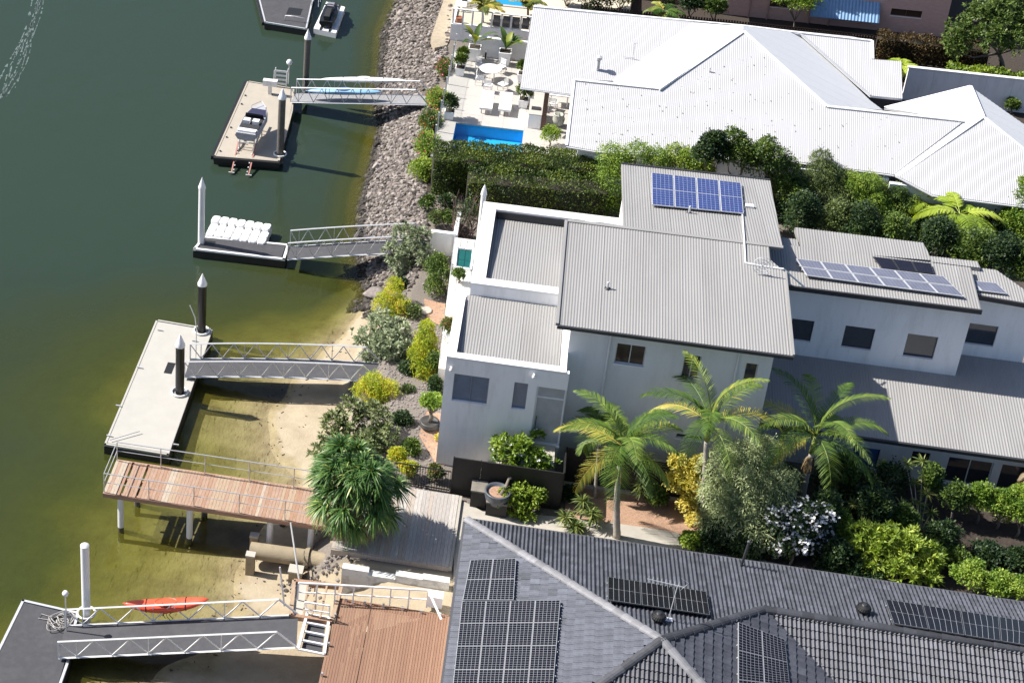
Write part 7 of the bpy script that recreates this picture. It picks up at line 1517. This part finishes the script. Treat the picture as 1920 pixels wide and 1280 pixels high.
# rows of clipped shrubs at right
for k, (px, py, r, lab) in enumerate(((1780,955,.62,'dark clipped shrub in front of the sliding doors, leftmost of the row'),(1830,960,.6,'clipped shrub second from the left in the row by the doors'),(1868,970,.62,'bright clipped shrub in the middle of the row by the doors'),(1905,985,.6,'clipped shrub at the right end of the row by the doors'),(1935,975,.6,'clipped shrub cut by the right edge of the photo'))):
    q = G(px, py+22, GZ); bush('clipped_shrub', lab, 'shrub', q, q+V3(0, 0, 1.25), (r, r*.9, .85), BRIGHT if k else GREEN, 3800, .11, .06, 6, 'clipped shrubs in front of the sliding doors', trunk=.05)
for k, (px, py, r, lab) in enumerate(((1810,1090,.68,'clipped green ball shrub by the tiled roof, leftmost of three'),(1862,1104,.64,'clipped green ball shrub by the tiled roof, middle of three'),(1908,1115,.64,'clipped green ball shrub by the tiled roof, at the right edge'))):
    q = G(px, py+25, GZ); bush('ball_shrub', lab, 'shrub', q, q+V3(0, 0, .9), (r*1.1, r, .6), BRIGHT, 3600, .11, .06, 5, 'ball shrubs along the tiled roof', trunk=.04)
tree('leafy green shrub at the right edge below the lower roof', (1925,985,GZ), [(1915,935,3.2,.5),(1925,960,2.8,.5)], BRIGHT, 2500, .15, .07, group=None, name='edge_shrub', cat='shrub')
q = G(1275, 1030, GZ+.1); bush('path_edge_shrub', 'small yellow green shrub at the end of the path by the tiled roof', 'shrub', q, q+V3(.3, 0, .5), (.4, .35, .4), LIME, 1800, .13, .07, 4)
# --- top plants
tree('large spreading frangipani tree with pale trunk in the top right corner', (1880,130,2.0), [(1800,70,4.6,.9),(1840,40,5.4,1.1),(1890,30,5.8,1.2),(1860,75,4.8,1.1),(1910,80,4.8,1.1),(1790,95,4.0,.7),(1930,50,5.5,1.2),(1880,5,6.3,.9)], leafmat('leaf_top_tree', [(0, (.05, .09, .02)), (.5, (.11, .17, .04)), (1, (.20, .27, .07))]), 15000, .25, .09, group=None, name='frangipani_tree', clump=12, trunk=.14)
A, B = G(1640, 118, 2.0), G(1850, 145, 2.0); hedge('reddish brown hedge in front of the pink brick house', [A+V3(0, .9, 0), B+V3(0, .9, 0)], 2.0, 1.5, 1.0, REDLEAF, 7000, .13, lump=.25)
fern(1690, 125, 2.9, 'arching yellow green cycad like fern beside the reddish hedge', 12, 1.2, m=FERN, name='garden_fern', cat='fern', seed=12, z0=2.0, trunk=.06)
for k, (px, py, r, lab) in enumerate(((1710,150,.7,'dark fern like shrub at the left end of the grey garden wall'),(1762,178,.5,'low shrub against the grey garden wall, left'),(1840,180,.5,'low shrub against the grey garden wall, middle'),(1895,205,.5,'low shrub against the grey garden wall, right'))):
    q = G(px, py+8, 2.0); bush('wall_shrub', lab, 'shrub', q, q+V3(0, 0, .5), (r, r*.8, .5), GREEN, 1800, .14, .06, 4, 'shrubs by the grey garden wall')
A, B = G(1780, 142, 3.3), G(1930, 160, 3.3); hedge('low lime border plants on top of the grey garden wall line', [A+V3(0, .8, -1.3), B+V3(0, .8, -1.3)], 2.0, 1.5, .8, LIME, 5000, .16, lump=.2)
q = G(1485, 62, 2.0); bush('lime_mound_shrub', 'bright lime mounded shrub behind the white ridge', 'shrub', q, q+V3(0, 0, 2.1), (1.7, .8, .7), BRIGHT, 5500, .14, .06, 7)
for k, (px, py, r, m_, lab) in enumerate(((1110,22,1.3,DKGREEN,'dark red flowering shrub mass beyond the white roof, left'),(1160,18,1.0,GREEN,'green shrub beyond the white roof ridge'),(1240,15,.9,GREEN,'palm like shrub beyond the white roof ridge'),(1335,40,.7,GREEN,'green shrub beside the left end of the picket fence'),(1060,12,.9,DKGREEN,'dark shrub at the top edge left of the red flowering mass'),(1290,30,.8,DKGREEN,'dark shrub in front of the pink house left part'))):
    q = G(px, py+20, 2.0); bush('rear_shrub', lab, 'shrub', q, q+V3(0, 0, 1.6), (r, r*.8, .9), m_, 3500, .16, .07, 6, 'shrubs beyond the white roof ridge', flowers=(PINKF, 60, .12) if k == 0 else None)
fern(1245, 22, 4.0, 'bright small palm beyond the white roof ridge', 11, 1.3, m=PALM, name='small_palm', cat='palm', seed=44, z0=2.0, trunk=.07)
fern(905, 18, 3.6, 'clumping golden palm on the top neighbour deck', 14, 1.6, m=leafmat('leaf_golden_palm', [(0, (.08, .12, .02)), (.5, (.25, .26, .04)), (1, (.42, .36, .07))]), name='golden_palm', cat='palm', el=1.0, seed=51, z0=2.6, trunk=.06)
fern(990, 10, 3.6, 'second golden palm at the top edge beside the blue pool corner', 10, 1.2, m=MC['leaf_golden_palm'], name='golden_palm', cat='palm', el=.9, seed=52, z0=2.6, trunk=.06)
#print('scene objects', len(bpy.data.objects), 'tris', sum(len(o.data.polygons) for o in bpy.data.objects if o.type == 'MESH')*2)

for k, (px, py, z, r, rz, m_, lab) in enumerate(((1550,965,3.0,.8,1.2,DKGREEN,'dark shrub mass between the right palm trunk and white flowers'),(1640,955,2.9,.8,1.2,DKGREEN,'dark shrub mass behind the thin dracaena'),(1770,1010,2.5,.7,.9,DKGREEN,'dark shrub right of the tall dracaena group'),(1690,975,2.6,.6,.9,GREEN,'green shrub at the foot of the tall dracaena group'),(1790,1045,2.2,.6,.6,GREEN,'low green shrub between the lime shrub and the ball shrubs'),(1850,1040,2.1,.7,.5,DKGREEN,'low dark shrub in the bed behind the ball shrubs'),(1915,1050,2.2,.7,.5,DKGREEN,'low dark shrub at the right edge behind the ball shrubs'),(1745,900,3.2,.5,.9,GREEN,'green shrub against the lower wing wall'),(1580,880,3.2,.7,.9,GREEN,'green shrub behind the yellow fronded palm'),(1470,905,3.0,.6,.9,DKGREEN,'dark shrub behind the silvery feathery tree'),(1230,930,2.4,.45,.5,GREEN,'small green shrub in front of the black fence by the large palm'),(1070,925,2.2,.35,.4,DKGREEN,'dark small shrub at the black fence behind the yuccas'))):
    q = G(px, py, z); bush('garden_shrub', lab, 'shrub', (q[0], q[1], GZ+.05), q, (r, r, rz), m_, int(4200*r*rz+900), .14, .07, 7, 'filler shrubs in the front garden', trunk=.05)

for k, (px, py, r, m_, lab) in enumerate(((802,395,.45,GREEN,'low green shrub at the bank end of the long clipped hedge'),(815,425,.4,OLIVE,'grey green tuft between the riprap and the white bank wall'),(835,395,.5,DKGREEN,'dark shrub in the corner beside the bare twiggy shrub'),(838,425,.45,GREEN,'green shrub behind the short white bank wall'))):
    q = G(px, py, GZ); bush('bank_shrub', lab, 'shrub', q, q+V3(0, 0, .5), (r, r, .5), m_, 1600, .12, .06, 5)

for k, (px, py, zb_, r, rz, m_, lab) in enumerate(((775,600,1.6,.4,.4,OLIVE,'small olive shrub below the dense green bank shrub'),(762,705,1.5,.45,.4,DKGREEN,'dark shrub between the grey frangipani and bushy golden conifer'),(765,740,1.5,.35,.25,OLIVE,'low grey tuft on the pebbles above the bonsai bowl'),(755,800,1.5,.45,.4,DKGREEN,'dark low shrub beside the pale frangipani'),(770,850,1.7,.45,.35,GREEN,'low green shrub on the pebbles near the black rail fence'),(815,740,1.8,.35,.5,DKGREEN,'dark shrub against the house corner above the bonsai bowl'),(812,700,1.8,.4,.6,GREEN,'green shrub tucked beside the terrace wall end'),(748,545,1.2,.4,.4,DKGREEN,'dark shrub between the riprap and upper golden conifer'))):
    q = G(px, py, zb_); bush('bed_shrub', lab, 'shrub', q, q+V3(0, 0, rz), (r, r, rz), m_, 2200, .12, .06, 5, 'low shrubs in the waterside garden')
